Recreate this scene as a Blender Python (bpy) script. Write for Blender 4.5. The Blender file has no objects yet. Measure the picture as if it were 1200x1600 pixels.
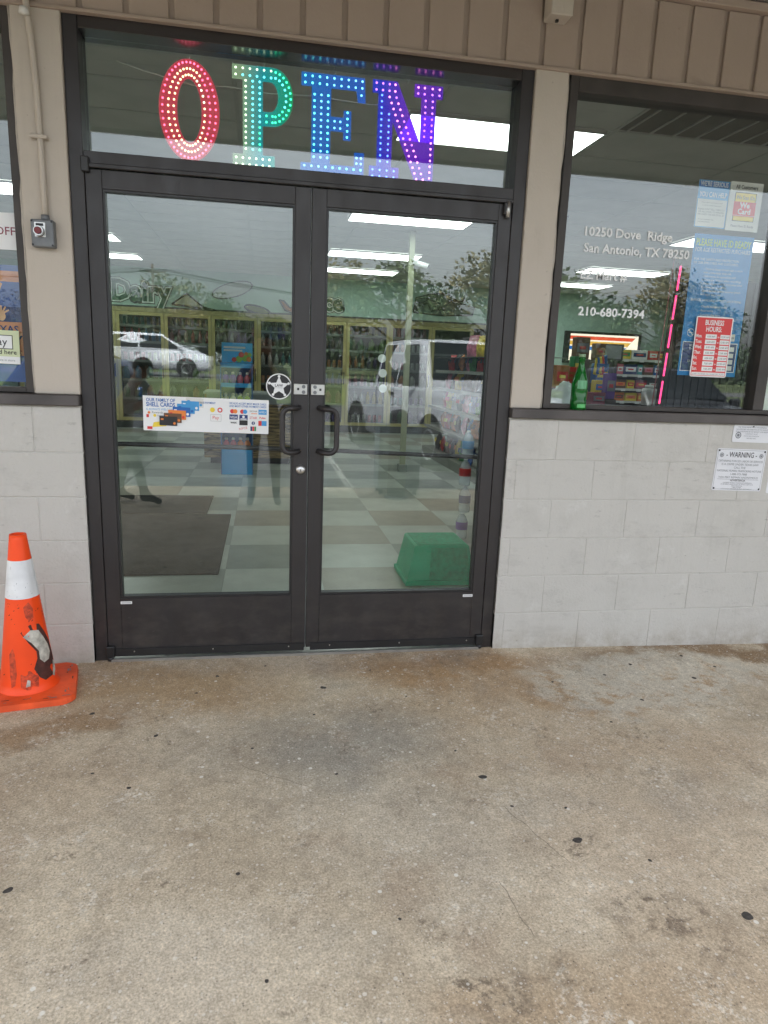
import bpy, bmesh, math, random
from mathutils import Vector, Matrix
random.seed(7)
S = bpy.context.scene
COL = S.collection
PI = math.pi
R = math.radians

# ------------------------------------------------------------------ camera
CX, CY, CZ = -0.2084, -3.2132, 1.4436
cam_d = bpy.data.cameras.new('camera')
cam = bpy.data.objects.new('camera', cam_d)
COL.objects.link(cam)
yaw, pit, rol = 0.1801, 0.2114, 0.0397
fw = Vector((math.sin(yaw)*math.cos(pit), math.cos(yaw)*math.cos(pit), -math.sin(pit)))
rt = Vector((math.cos(yaw), -math.sin(yaw), 0))
up = rt.cross(fw)
r2 = math.cos(rol)*rt + math.sin(rol)*up
u2 = -math.sin(rol)*rt + math.cos(rol)*up
m = Matrix((( r2.x, u2.x, -fw.x, CX), (r2.y, u2.y, -fw.y, CY), (r2.z, u2.z, -fw.z, CZ), (0, 0, 0, 1)))
cam.matrix_world = m
cam_d.sensor_fit = 'VERTICAL'
cam_d.sensor_height = 36.0
cam_d.lens = 1055.83*36.0/1600.0
cam_d.clip_start = 0.05
cam_d.clip_end = 900
S.camera = cam

# ------------------------------------------------------------------ sky, sun, exposure
SUN_EL, SUN_ROT = 50, -28           # overcast: broad soft sun, high, behind the shop
W = bpy.data.worlds.new('World'); S.world = W; W.use_nodes = True
nt = W.node_tree
for n in list(nt.nodes): nt.nodes.remove(n)
sky = nt.nodes.new('ShaderNodeTexSky'); sky.sky_type = 'NISHITA'; sky.sun_disc = False
sky.sun_elevation = R(SUN_EL); sky.sun_rotation = R(SUN_ROT)
sky.air_density = 1.0; sky.dust_density = 6.0; sky.ozone_density = 1.0
hs = nt.nodes.new('ShaderNodeHueSaturation'); hs.inputs['Saturation'].default_value = 0.22
tc = nt.nodes.new('ShaderNodeTexCoord')
mpn = nt.nodes.new('ShaderNodeMapping'); mpn.inputs['Scale'].default_value = (1.2, 1.2, 3.2)
nz = nt.nodes.new('ShaderNodeTexNoise'); nz.inputs['Scale'].default_value = 1.7; nz.inputs['Detail'].default_value = 6
cr = nt.nodes.new('ShaderNodeValToRGB')
cr.color_ramp.elements[0].position = 0.32; cr.color_ramp.elements[0].color = (0.74, 0.77, 0.81, 1)
cr.color_ramp.elements[1].position = 0.68; cr.color_ramp.elements[1].color = (1.08, 1.08, 1.08, 1)
mx = nt.nodes.new('ShaderNodeMix'); mx.data_type = 'RGBA'; mx.blend_type = 'MULTIPLY'; mx.inputs['Factor'].default_value = 1.0
bg = nt.nodes.new('ShaderNodeBackground'); bg.inputs['Strength'].default_value = 0.15
wo = nt.nodes.new('ShaderNodeOutputWorld')
nt.links.new(tc.outputs['Generated'], mpn.inputs['Vector']); nt.links.new(mpn.outputs['Vector'], nz.inputs['Vector'])
nt.links.new(nz.outputs['Fac'], cr.inputs['Fac'])
nt.links.new(sky.outputs['Color'], hs.inputs['Color'])
nt.links.new(hs.outputs['Color'], mx.inputs['A']); nt.links.new(cr.outputs['Color'], mx.inputs['B'])
nt.links.new(mx.outputs['Result'], bg.inputs['Color']); nt.links.new(bg.outputs['Background'], wo.inputs['Surface'])

sun_d = bpy.data.lights.new('sun', 'SUN'); sun_d.energy = 1.5; sun_d.angle = R(30); sun_d.color = (1.0, 0.97, 0.92)
sun = bpy.data.objects.new('sun', sun_d); COL.objects.link(sun)
sd = Vector((math.sin(R(SUN_ROT))*math.cos(R(SUN_EL)), math.cos(R(SUN_ROT))*math.cos(R(SUN_EL)), math.sin(R(SUN_EL))))
sun.rotation_euler = sd.to_track_quat('Z', 'Y').to_euler(); sun.location = (0, -20, 30)

S.view_settings.view_transform = 'Standard'; S.view_settings.look = 'None'
S.view_settings.gamma = 1.0; S.view_settings.use_curve_mapping = False
S.view_settings.exposure = 2.65
EMK = 0.165                          # scale of all lit signs and tubes
LAMP = 7.8                          # ceiling troffer brightness
S.render.engine = 'CYCLES'
S.cycles.use_denoising = True
S.cycles.max_bounces = 8; S.cycles.diffuse_bounces = 3; S.cycles.glossy_bounces = 3
S.cycles.transparent_max_bounces = 24; S.cycles.transmission_bounces = 6
S.cycles.caustics_reflective = False; S.cycles.caustics_refractive = False
S.cycles.sample_clamp_indirect = 6

# ------------------------------------------------------------------ materials
MAT = {}
def principled(name):
    mt = bpy.data.materials.new(name); mt.use_nodes = True
    return mt, mt.node_tree, mt.node_tree.nodes['Principled BSDF']
def mat(name, col, rough=0.55, metal=0.0, var=0.12, scale=6.0, bump=0.0, bscale=60.0, spec=0.5, detail=4.0):
    """plain procedural paint / plastic: base colour broken up by noise, optional fine relief"""
    if name in MAT: return MAT[name]
    mt, t, b = principled(name)
    N = t.nodes.new; L = t.links.new
    c = N('ShaderNodeTexCoord'); n = N('ShaderNodeTexNoise')
    n.inputs['Scale'].default_value = scale; n.inputs['Detail'].default_value = detail
    L(c.outputs['Object'], n.inputs['Vector'])
    r = N('ShaderNodeValToRGB')
    r.color_ramp.elements[0].position = 0.3; r.color_ramp.elements[1].position = 0.7
    r.color_ramp.elements[0].color = tuple(x*(1-var) for x in col)+(1,)
    r.color_ramp.elements[1].color = tuple(min(1, x*(1+var)) for x in col)+(1,)
    L(n.outputs['Fac'], r.inputs['Fac']); L(r.outputs['Color'], b.inputs['Base Color'])
    b.inputs['Roughness'].default_value = rough; b.inputs['Metallic'].default_value = metal
    b.inputs['Specular IOR Level'].default_value = spec
    if bump:
        n2 = N('ShaderNodeTexNoise'); n2.inputs['Scale'].default_value = bscale; n2.inputs['Detail'].default_value = 6
        L(c.outputs['Object'], n2.inputs['Vector'])
        bp = N('ShaderNodeBump'); bp.inputs['Strength'].default_value = bump; bp.inputs['Distance'].default_value = 0.004
        L(n2.outputs['Fac'], bp.inputs['Height']); L(bp.outputs['Normal'], b.inputs['Normal'])
    MAT[name] = mt
    return mt
def emit(name, col, strength):
    if name in MAT: return MAT[name]
    mt = bpy.data.materials.new(name); mt.use_nodes = True; t = mt.node_tree
    for n in list(t.nodes): t.nodes.remove(n)
    e = t.nodes.new('ShaderNodeEmission'); o = t.nodes.new('ShaderNodeOutputMaterial')
    e.inputs['Color'].default_value = tuple(col)+(1,); e.inputs['Strength'].default_value = strength*EMK
    t.links.new(e.outputs['Emission'], o.inputs['Surface'])
    MAT[name] = mt
    return mt
def glass(name, tint, r0, rough=0.0, wav=0.0, dust=0.0):
    """flat architectural glass: tinted see-through plus a mirror coat that grows at grazing angles"""
    if name in MAT: return MAT[name]
    mt = bpy.data.materials.new(name); mt.use_nodes = True; t = mt.node_tree
    for n in list(t.nodes): t.nodes.remove(n)
    N = t.nodes.new; L = t.links.new
    g = N('ShaderNodeNewGeometry'); d = N('ShaderNodeVectorMath'); d.operation = 'DOT_PRODUCT'
    L(g.outputs['Incoming'], d.inputs[0]); L(g.outputs['Normal'], d.inputs[1])
    a = N('ShaderNodeMath'); a.operation = 'ABSOLUTE'; L(d.outputs['Value'], a.inputs[0])
    s = N('ShaderNodeMath'); s.operation = 'SUBTRACT'; s.inputs[0].default_value = 1.0; L(a.outputs[0], s.inputs[1])
    p = N('ShaderNodeMath'); p.operation = 'POWER'; p.inputs[1].default_value = 5.0; L(s.outputs[0], p.inputs[0])
    q = N('ShaderNodeMath'); q.operation = 'MULTIPLY_ADD'; q.inputs[1].default_value = 1-r0; q.inputs[2].default_value = r0
    L(p.outputs[0], q.inputs[0])
    tr = N('ShaderNodeBsdfTransparent'); tr.inputs['Color'].default_value = tuple(tint)+(1,)
    gl = N('ShaderNodeBsdfGlossy'); gl.inputs['Roughness'].default_value = rough; gl.inputs['Color'].default_value = (0.95, 0.98, 1, 1)
    if wav:
        c = N('ShaderNodeTexCoord'); n = N('ShaderNodeTexNoise'); n.inputs['Scale'].default_value = 2.0; n.inputs['Detail'].default_value = 1
        L(c.outputs['Object'], n.inputs['Vector'])
        bp = N('ShaderNodeBump'); bp.inputs['Strength'].default_value = wav; bp.inputs['Distance'].default_value = 0.002
        L(n.outputs['Fac'], bp.inputs['Height']); L(bp.outputs['Normal'], gl.inputs['Normal'])
    mixs = N('ShaderNodeMixShader'); o = N('ShaderNodeOutputMaterial')
    L(q.outputs[0], mixs.inputs['Fac']); L(tr.outputs[0], mixs.inputs[1]); L(gl.outputs[0], mixs.inputs[2])
    if dust:
        # dust, wiped streaks and small scratches on the pane
        gp = N('ShaderNodeNewGeometry'); msk = []
        for sc, st, p0, p1, k in ((9, (1, 1, .25), .56, .82, .35), (60, (1, 1, .35), .68, .76, .7), (160, (1, 1, 1), .72, .78, 1.0), (2.2, (1, 1, 1), .45, .8, .30)):
            mp = N('ShaderNodeMapping'); mp.inputs['Scale'].default_value = st; L(gp.outputs['Position'], mp.inputs['Vector'])
            n = N('ShaderNodeTexNoise'); n.inputs['Scale'].default_value = sc; n.inputs['Detail'].default_value = 5; n.inputs['Roughness'].default_value = .65; L(mp.outputs['Vector'], n.inputs['Vector'])
            r = N('ShaderNodeMapRange'); r.inputs['From Min'].default_value = p0; r.inputs['From Max'].default_value = p1; r.inputs['To Max'].default_value = k*dust; L(n.outputs['Fac'], r.inputs['Value']); msk.append(r.outputs['Result'])
        tot = msk[0]
        for q_ in msk[1:]:
            ad = N('ShaderNodeMath'); ad.operation = 'ADD'; ad.use_clamp = True; L(tot, ad.inputs[0]); L(q_, ad.inputs[1]); tot = ad.outputs[0]
        df = N('ShaderNodeBsdfDiffuse'); df.inputs['Color'].default_value = (.62, .64, .63, 1)
        m2 = N('ShaderNodeMixShader'); L(tot, m2.inputs['Fac']); L(mixs.outputs[0], m2.inputs[1]); L(df.outputs[0], m2.inputs[2]); mixs = m2
    L(mixs.outputs[0], o.inputs['Surface'])
    MAT[name] = mt
    return mt
def clear_plastic(name, col, alpha, rough=0.15, em=0.0):
    if name in MAT: return MAT[name]
    mt, t, b = principled(name)
    b.inputs['Base Color'].default_value = tuple(col)+(1,); b.inputs['Roughness'].default_value = rough
    b.inputs['Alpha'].default_value = alpha
    if em:
        b.inputs['Emission Color'].default_value = tuple(col)+(1,); b.inputs['Emission Strength'].default_value = em
    MAT[name] = mt
    return mt

def mat_sidewalk():
    mt, t, b = principled('worn_concrete'); N = t.nodes.new; L = t.links.new
    c = N('ShaderNodeTexCoord')
    def noise(sc, det=5, rg=0.55, vec=None, dist=0.0):
        n = N('ShaderNodeTexNoise'); n.inputs['Scale'].default_value = sc; n.inputs['Detail'].default_value = det
        n.inputs['Roughness'].default_value = rg; n.inputs['Distortion'].default_value = dist
        L(vec or c.outputs['Object'], n.inputs['Vector']); return n.outputs['Fac']
    def ramp(f, p0, p1, c0=(0,0,0,1), c1=(1,1,1,1)):
        r = N('ShaderNodeValToRGB'); r.color_ramp.elements[0].position = p0; r.color_ramp.elements[1].position = p1
        r.color_ramp.elements[0].color = c0; r.color_ramp.elements[1].color = c1
        L(f, r.inputs['Fac']); return r.outputs['Color']
    def mixc(f, a, bcol, mode='MIX'):
        x = N('ShaderNodeMix'); x.data_type = 'RGBA'; x.blend_type = mode
        if isinstance(f, float): x.inputs['Factor'].default_value = f
        else: L(f, x.inputs['Factor'])
        for k, v in (('A', a), ('B', bcol)):
            if isinstance(v, tuple): x.inputs[k].default_value = v
            else: L(v, x.inputs[k])
        return x.outputs['Result']
    def mul(a, v):
        q = N('ShaderNodeMath'); q.operation = 'MULTIPLY'; L(a, q.inputs[0])
        if isinstance(v, float): q.inputs[1].default_value = v
        else: L(v, q.inputs[1])
        return q.outputs[0]
    # coordinates warped by noise so that stains have ragged shapes
    wn = N('ShaderNodeTexNoise'); wn.inputs['Scale'].default_value = 2.3; wn.inputs['Detail'].default_value = 7; wn.inputs['Roughness'].default_value = 0.62
    L(c.outputs['Object'], wn.inputs['Vector'])
    sub = N('ShaderNodeVectorMath'); sub.operation = 'SUBTRACT'; sub.inputs[1].default_value = (0.5, 0.5, 0.5); L(wn.outputs['Color'], sub.inputs[0])
    scl = N('ShaderNodeVectorMath'); scl.operation = 'SCALE'; scl.inputs['Scale'].default_value = 0.85; L(sub.outputs['Vector'], scl.inputs[0])
    add = N('ShaderNodeVectorMath'); add.operation = 'ADD'; L(c.outputs['Object'], add.inputs[0]); L(scl.outputs['Vector'], add.inputs[1])
    def blob(x, y, rx, ry, soft=0.5):
        mp = N('ShaderNodeMapping'); mp.inputs['Location'].default_value = (-x/rx, -y/ry, 0); mp.inputs['Scale'].default_value = (1/rx, 1/ry, 0)
        L(add.outputs['Vector'], mp.inputs['Vector'])
        ln = N('ShaderNodeVectorMath'); ln.operation = 'LENGTH'; L(mp.outputs['Vector'], ln.inputs[0])
        mr = N('ShaderNodeMapRange'); mr.interpolation_type = 'SMOOTHSTEP'
        mr.inputs['From Min'].default_value = 1.0; mr.inputs['From Max'].default_value = 1.0-soft
        L(ln.outputs['Value'], mr.inputs['Value']); return mr.outputs['Result']
    col = ramp(noise(1.6, 8, 0.6), 0.3, 0.72, (0.47, 0.39, 0.285, 1), (0.70, 0.605, 0.465, 1))
    col = mixc(mul(ramp(noise(7, 6, 0.6), 0.45, 0.75), 0.55), col, (0.33, 0.265, 0.195, 1))
    # rusty tan staining along the shop front
    for (x, y, rx, ry, k, cc, soft) in [
        (-0.70, -0.30, 0.95, 0.36, 0.75, (0.42, 0.285, 0.155, 1), 0.8),
        (-1.0, -0.62, 0.5, 0.16, 0.8, (0.33, 0.215, 0.120, 1), 0.7),
        (0.75, -0.24, 0.85, 0.30, 0.85, (0.40, 0.245, 0.120, 1), 0.75),
        (0.55, -0.62, 0.95, 0.30, 0.55, (0.47, 0.34, 0.215, 1), 0.85),
        (1.55, -0.50, 1.10, 0.22, 0.75, (0.42, 0.275, 0.150, 1), 0.6),
        (2.25, -0.10, 0.95, 0.16, 0.85, (0.25, 0.160, 0.085, 1), 0.6),
        (1.30, -0.95, 0.9, 0.30, 0.50, (0.50, 0.375, 0.255, 1), 0.8),
        (1.1, -1.55, 0.9, 0.5, 0.50, (0.54, 0.43, 0.315, 1), 0.8),
        (-0.95, -1.05, 0.5, 0.35, 0.40, (0.42, 0.32, 0.22, 1), 0.8),
        (0.05, -0.85, 0.75, 0.48, 0.70, (0.285, 0.272, 0.245, 1), 0.9),
        (0.30, -1.35, 0.55, 0.40, 0.30, (0.36, 0.335, 0.295, 1), 0.9),
        (0.45, -2.1, 0.65, 0.28, 0.65, (0.44, 0.315, 0.195, 1), 0.85),
        (1.0, -2.0, 0.5, 0.3, 0.55, (0.47, 0.355, 0.24, 1), 0.85),
        (-0.45, -1.80, 0.5, 0.28, 0.5, (0.66, 0.585, 0.475, 1), 0.85)]:
        col = mixc(mul(blob(x, y, rx, ry, soft), k), col, cc)
    # pale scoured patch, ragged
    pale = mul(blob(1.75, -0.42, 0.85, 0.34, 0.35), ramp(noise(9, 8, 0.7), 0.38, 0.50))
    col = mixc(mul(pale, 0.8), col, (0.62, 0.58, 0.49, 1))
    pale2 = mul(blob(1.0, -0.95, 1.3, 0.45, 0.8), ramp(noise(22, 6, 0.7), 0.55, 0.68))
    col = mixc(mul(pale2, 0.4), col, (0.63, 0.59, 0.52, 1))
    # small dark scuffs
    col = mixc(mul(ramp(noise(3.3, 9, 0.72, dist=0.6), 0.60, 0.70), 0.55), col, (0.20, 0.150, 0.105, 1))
    col = mixc(mul(ramp(noise(6.5, 8, 0.75, dist=0.4), 0.60, 0.72), 0.5), col, (0.26, 0.20, 0.14, 1))
    col = mixc(mul(ramp(noise(4.6, 8, 0.72, dist=0.5), 0.58, 0.72), 0.45), col, (0.72, 0.655, 0.55, 1))
    dk = mul(blob(0.35, -1.95, 0.22, 0.16, 0.8), ramp(noise(26, 6, 0.7), 0.46, 0.58))
    col = mixc(mul(dk, 0.75), col, (0.13, 0.10, 0.075, 1))
    dk2 = mul(blob(0.85, -1.82, 0.30, 0.16, 0.8), ramp(noise(22, 6, 0.7), 0.48, 0.60))
    col = mixc(mul(dk2, 0.75), col, (0.14, 0.105, 0.08, 1))
    # brown smudges, grey worn clouds and clusters of dark pits
    col = mixc(mul(ramp(noise(2.4, 4, 0.55), 0.56, 0.72), 0.55), col, (0.40, 0.30, 0.215, 1))
    col = mixc(mul(ramp(noise(1.9, 5, 0.6, dist=0.3), 0.56, 0.74), 0.45), col, (0.33, 0.315, 0.285, 1))
    col = mixc(mul(mul(ramp(noise(4.2, 4, 0.6), 0.56, 0.68), ramp(noise(46, 4, 0.7), 0.52, 0.62)), 0.7), col, (0.17, 0.13, 0.095, 1))
    col = mixc(mul(mul(ramp(noise(5.1, 4, 0.6), 0.54, 0.66), ramp(noise(58, 4, 0.7), 0.50, 0.60)), 0.6), col, (0.76, 0.71, 0.62, 1))
    # hairline cracks
    for (x0, y0, x1, y1) in ((0.589, -1.293, 0.699, -1.579), (0.462, -1.622, 0.490, -1.823), (-0.30, -0.95, -0.05, -1.12)):
        dx, dy = x1-x0, y1-y0; ln = math.hypot(dx, dy)
        cn = N('ShaderNodeTexNoise'); cn.inputs['Scale'].default_value = 14; L(c.outputs['Object'], cn.inputs['Vector'])
        dt = N('ShaderNodeVectorMath'); dt.operation = 'DOT_PRODUCT'; L(c.outputs['Object'], dt.inputs[0]); dt.inputs[1].default_value = (-dy/ln, dx/ln, 0)
        q1 = N('ShaderNodeMath'); q1.operation = 'MULTIPLY_ADD'; q1.inputs[1].default_value = 0.030; L(cn.outputs['Fac'], q1.inputs[0]); L(dt.outputs['Value'], q1.inputs[2])
        q2 = N('ShaderNodeMath'); q2.operation = 'SUBTRACT'; q2.inputs[1].default_value = (-dy*x0+dx*y0)/ln+0.015; L(q1.outputs[0], q2.inputs[0])
        q3 = N('ShaderNodeMath'); q3.operation = 'ABSOLUTE'; L(q2.outputs[0], q3.inputs[0])
        mr = N('ShaderNodeMapRange'); mr.inputs['From Min'].default_value = 0.0016; mr.inputs['From Max'].default_value = 0.0005; L(q3.outputs[0], mr.inputs['Value'])
        al = N('ShaderNodeVectorMath'); al.operation = 'DISTANCE'; al.inputs[1].default_value = ((x0+x1)/2, (y0+y1)/2, 0); L(c.outputs['Object'], al.inputs[0])
        m2 = N('ShaderNodeMapRange'); m2.inputs['From Min'].default_value = ln*.52; m2.inputs['From Max'].default_value = ln*.46; L(al.outputs['Value'], m2.inputs['Value'])
        col = mixc(mul(mul(mr.outputs['Result'], m2.outputs['Result']), 0.7), col, (0.12, 0.10, 0.08, 1))
    # sand grain
    col = mixc(0.8, col, ramp(noise(150, 4, 0.75), 0.28, 0.72, (0.46, 0.45, 0.43, 1), (1.50, 1.50, 1.50, 1)), 'MULTIPLY')
    col = mixc(0.6, col, ramp(noise(32, 6, 0.7), 0.30, 0.70, (0.70, 0.69, 0.67, 1), (1.22, 1.22, 1.22, 1)), 'MULTIPLY')
    # aggregate: pale and dark chips of two sizes
    hts = []
    for sc, thr, rad, cc, k in ((38, 0.94, 0.24, (0.78, 0.74, 0.66, 1), 0.6), (62, 0.86, 0.30, (0.76, 0.71, 0.63, 1), 0.6), (150, 0.80, 0.34, (0.74, 0.69, 0.61, 1), 0.5), (95, 0.90, 0.25, (0.09, 0.075, 0.06, 1), 0.6), (26, 0.93, 0.20, (0.80, 0.77, 0.70, 1), 0.8)):
        v = N('ShaderNodeTexVoronoi'); v.inputs['Scale'].default_value = sc; v.inputs['Randomness'].default_value = 1.0
        L(c.outputs['Object'], v.inputs['Vector'])
        sep = N('ShaderNodeSeparateColor'); L(v.outputs['Color'], sep.inputs[0])
        g1 = N('ShaderNodeMath'); g1.operation = 'GREATER_THAN'; g1.inputs[1].default_value = thr; L(sep.outputs[0], g1.inputs[0])
        mr = N('ShaderNodeMapRange'); mr.inputs['From Min'].default_value = rad; mr.inputs['From Max'].default_value = rad*0.75
        L(v.outputs['Distance'], mr.inputs['Value'])
        f = mul(mul(g1.outputs[0], mr.outputs['Result']), k)
        col = mixc(f, col, cc)
    # hairline cracks
    v = N('ShaderNodeTexVoronoi'); v.feature = 'DISTANCE_TO_EDGE'; v.inputs['Scale'].default_value = 0.55; L(add.outputs['Vector'], v.inputs['Vector'])
    mr = N('ShaderNodeMapRange'); mr.inputs['From Min'].default_value = 0.0018; mr.inputs['From Max'].default_value = 0.0004; L(v.outputs['Distance'], mr.inputs['Value'])
    col = mixc(mul(mul(mr.outputs['Result'], ramp(noise(1.1, 2), 0.5, 0.6)), 0.55), col, (0.10, 0.085, 0.07, 1))
    L(col, b.inputs['Base Color'])
    b.inputs['Roughness'].default_value = 0.88; b.inputs['Specular IOR Level'].default_value = 0.25
    h = N('ShaderNodeMath'); h.operation = 'ADD'; L(noise(120, 6, 0.7), h.inputs[0]); L(mul(noise(12, 5), 0.8), h.inputs[1])
    bp = N('ShaderNodeBump'); bp.inputs['Strength'].default_value = 0.55; bp.inputs['Distance'].default_value = 0.004
    L(h.outputs[0], bp.inputs['Height']); L(bp.outputs['Normal'], b.inputs['Normal'])
    return mt

def mat_paint_wall(name, col, dirt, amount=0.4, bump=0.35, splash=False):
    mt, t, b = principled(name); N = t.nodes.new; L = t.links.new
    g = N('ShaderNodeNewGeometry')
    def noise(sc, det=5, rg=0.6, st=None):
        n = N('ShaderNodeTexNoise'); n.inputs['Scale'].default_value = sc; n.inputs['Detail'].default_value = det; n.inputs['Roughness'].default_value = rg
        if st:
            mp = N('ShaderNodeMapping'); mp.inputs['Scale'].default_value = st; L(g.outputs['Position'], mp.inputs['Vector']); L(mp.outputs['Vector'], n.inputs['Vector'])
        else: L(g.outputs['Position'], n.inputs['Vector'])
        return n.outputs['Fac']
    def ramp(f, p0, p1):
        r = N('ShaderNodeMapRange'); r.inputs['From Min'].default_value = p0; r.inputs['From Max'].default_value = p1; L(f, r.inputs['Value']); return r.outputs['Result']
    def mixc(f, k, a, c2):
        q = N('ShaderNodeMath'); q.operation = 'MULTIPLY'; q.inputs[1].default_value = k; L(f, q.inputs[0])
        x = N('ShaderNodeMix'); x.data_type = 'RGBA'; L(q.outputs[0], x.inputs['Factor'])
        for key, v in (('A', a), ('B', c2)):
            if isinstance(v, tuple): x.inputs[key].default_value = v
            else: L(v, x.inputs[key])
        return x.outputs['Result']
    c = mixc(ramp(noise(1.3, 4), 0.3, 0.7), 0.45, tuple(col)+(1,), tuple(x*0.9 for x in col)+(1,))
    c = mixc(ramp(noise(5.0, 7, 0.7), 0.52, 0.80), amount*0.6, c, tuple(dirt)+(1,))
    c = mixc(ramp(noise(3.0, 6, 0.65, (6, 6, 0.5)), 0.55, 0.85), amount*0.55, c, tuple(dirt)+(1,))
    c = mixc(ramp(noise(38, 3, 0.6), 0.70, 0.78), amount*0.8, c, tuple(x*0.6 for x in dirt)+(1,))
    if splash:
        sp = N('ShaderNodeSeparateXYZ'); L(g.outputs['Position'], sp.inputs[0])
        mr = N('ShaderNodeMapRange'); mr.interpolation_type = 'SMOOTHSTEP'; mr.inputs['From Min'].default_value = 0.16; mr.inputs['From Max'].default_value = -0.02; L(sp.outputs['Z'], mr.inputs['Value'])
        q = N('ShaderNodeMath'); q.operation = 'MULTIPLY'; L(mr.outputs['Result'], q.inputs[0]); L(ramp(noise(9, 7, 0.75), 0.38, 0.66), q.inputs[1])
        c = mixc(q.outputs[0], 0.75, c, (0.30, 0.255, 0.20, 1))
        c = mixc(ramp(noise(2.6, 8, 0.78, (1, 1, 2.2)), 0.54, 0.70), 0.5, c, (0.36, 0.345, 0.32, 1))
        c = mixc(ramp(noise(11, 5, 0.7, (1, 1, 3.0)), 0.62, 0.72), 0.6, c, (0.33, 0.32, 0.30, 1))
        c = mixc(ramp(noise(7, 6, 0.7), 0.60, 0.75), 0.5, c, (0.66, 0.655, 0.63, 1))
    L(c, b.inputs['Base Color']); b.inputs['Roughness'].default_value = 0.66; b.inputs['Specular IOR Level'].default_value = 0.3
    bp = N('ShaderNodeBump'); bp.inputs['Strength'].default_value = bump; bp.inputs['Distance'].default_value = 0.003
    L(noise(85, 6, 0.65), bp.inputs['Height']); L(bp.outputs['Normal'], b.inputs['Normal'])
    return mt

M_side = mat_sidewalk()
M_block = mat_paint_wall('painted_block', (0.54, 0.525, 0.49), (0.36, 0.35, 0.32), 0.65, 1.0, True)
M_pier = mat_paint_wall('painted_pier', (0.53, 0.475, 0.41), (0.33, 0.29, 0.24), 0.45, 0.35)
M_siding = mat_paint_wall('painted_siding', (0.395, 0.315, 0.26), (0.28, 0.215, 0.17), 0.4, 0.3)
M_soffit = mat_paint_wall('painted_soffit', (0.38, 0.34, 0.30), (0.22, 0.19, 0.16), 0.4, 0.2)
def mat_bronze():
    mt, t, b = principled('bronze_aluminium'); N = t.nodes.new; L = t.links.new; MAT['bronze_aluminium'] = mt
    g = N('ShaderNodeNewGeometry')
    def msk(sc, st, p0, p1):
        mp = N('ShaderNodeMapping'); mp.inputs['Scale'].default_value = st; L(g.outputs['Position'], mp.inputs['Vector'])
        n = N('ShaderNodeTexNoise'); n.inputs['Scale'].default_value = sc; n.inputs['Detail'].default_value = 6; n.inputs['Roughness'].default_value = .65; L(mp.outputs['Vector'], n.inputs['Vector'])
        r = N('ShaderNodeMapRange'); r.inputs['From Min'].default_value = p0; r.inputs['From Max'].default_value = p1; L(n.outputs['Fac'], r.inputs['Value']); return r.outputs['Result']
    def mixc(f, k, a, c2):
        q = N('ShaderNodeMath'); q.operation = 'MULTIPLY'; q.inputs[1].default_value = k; L(f, q.inputs[0])
        x = N('ShaderNodeMix'); x.data_type = 'RGBA'; L(q.outputs[0], x.inputs['Factor'])
        for key, v in (('A', a), ('B', c2)):
            if isinstance(v, tuple): x.inputs[key].default_value = v
            else: L(v, x.inputs[key])
        return x.outputs['Result']
    c = mixc(msk(5, (1, 1, .3), .35, .7), .7, (.022, .0195, .0205, 1), (.034, .030, .030, 1))
    sp = N('ShaderNodeSeparateXYZ'); L(g.outputs['Position'], sp.inputs[0])
    lo = N('ShaderNodeMapRange'); lo.inputs['From Min'].default_value = .45; lo.inputs['From Max'].default_value = .05; L(sp.outputs['Z'], lo.inputs['Value'])
    mm = N('ShaderNodeMath'); mm.operation = 'MULTIPLY'; L(lo.outputs['Result'], mm.inputs[0]); L(msk(7, (1, 1, 2), .45, .75), mm.inputs[1])
    c = mixc(mm.outputs[0], .5, c, (.10, .088, .074, 1))
    c = mixc(msk(28, (.5, 1, 2.5), .70, .74), .6, c, (.16, .15, .145, 1))
    L(c, b.inputs['Base Color'])
    r = N('ShaderNodeMapRange'); r.inputs['To Min'].default_value = .32; r.inputs['To Max'].default_value = .52; L(msk(11, (1, 1, .5), .3, .7), r.inputs['Value']); L(r.outputs['Result'], b.inputs['Roughness'])
    return mt
M_bronze = mat_bronze()
M_bronze2 = mat('bronze_paint', (0.045, 0.038, 0.034), 0.55, 0.0, 0.25, 7, 0.15, 60)
M_black = mat('black_plastic', (0.016, 0.016, 0.017), 0.42, 0, 0.2, 10)
M_steel = mat('brushed_steel', (0.55, 0.55, 0.54), 0.32, 0.9, 0.1, 20)
M_grey_metal = mat('grey_cast_box', (0.17, 0.18, 0.19), 0.5, 0.2, 0.15, 18, 0.1, 90)
M_sill = mat('dark_sill', (0.085, 0.075, 0.072), 0.42, 0.1, 0.3, 5, 0.1, 60)
M_glass_door = glass('door_glass', (0.935, 0.965, 0.95), 0.062, dust=0.07)
M_glass_win = glass('window_glass', (0.94, 0.96, 0.95), 0.058, dust=0.02)
M_glass_cool = glass('cooler_glass', (0.95, 0.97, 0.96), 0.03)
M_white = mat('white_print', (0.78, 0.79, 0.79), 0.45, 0, 0.03, 4)
M_offwhite = mat('off_white', (0.66, 0.66, 0.63), 0.6, 0, 0.08, 4)
M_ink = mat('black_ink', (0.015, 0.015, 0.018), 0.5, 0, 0.05)
M_greyink = mat('grey_ink', (0.20, 0.21, 0.23), 0.5, 0, 0.05)
M_red = mat('red_print', (0.62, 0.035, 0.035), 0.4, 0, 0.05)
M_orange = mat('orange_print', (0.75, 0.22, 0.04), 0.4, 0, 0.05)
M_yellow = mat('yellow_print', (0.78, 0.60, 0.05), 0.4, 0, 0.05)
M_blue = mat('blue_print', (0.012, 0.12, 0.42), 0.4, 0, 0.05)
M_sky = mat('light_blue_print', (0.05, 0.30, 0.62), 0.4, 0, 0.05)
M_navy = mat('navy_print', (0.012, 0.035, 0.16), 0.4, 0, 0.05)
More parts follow.
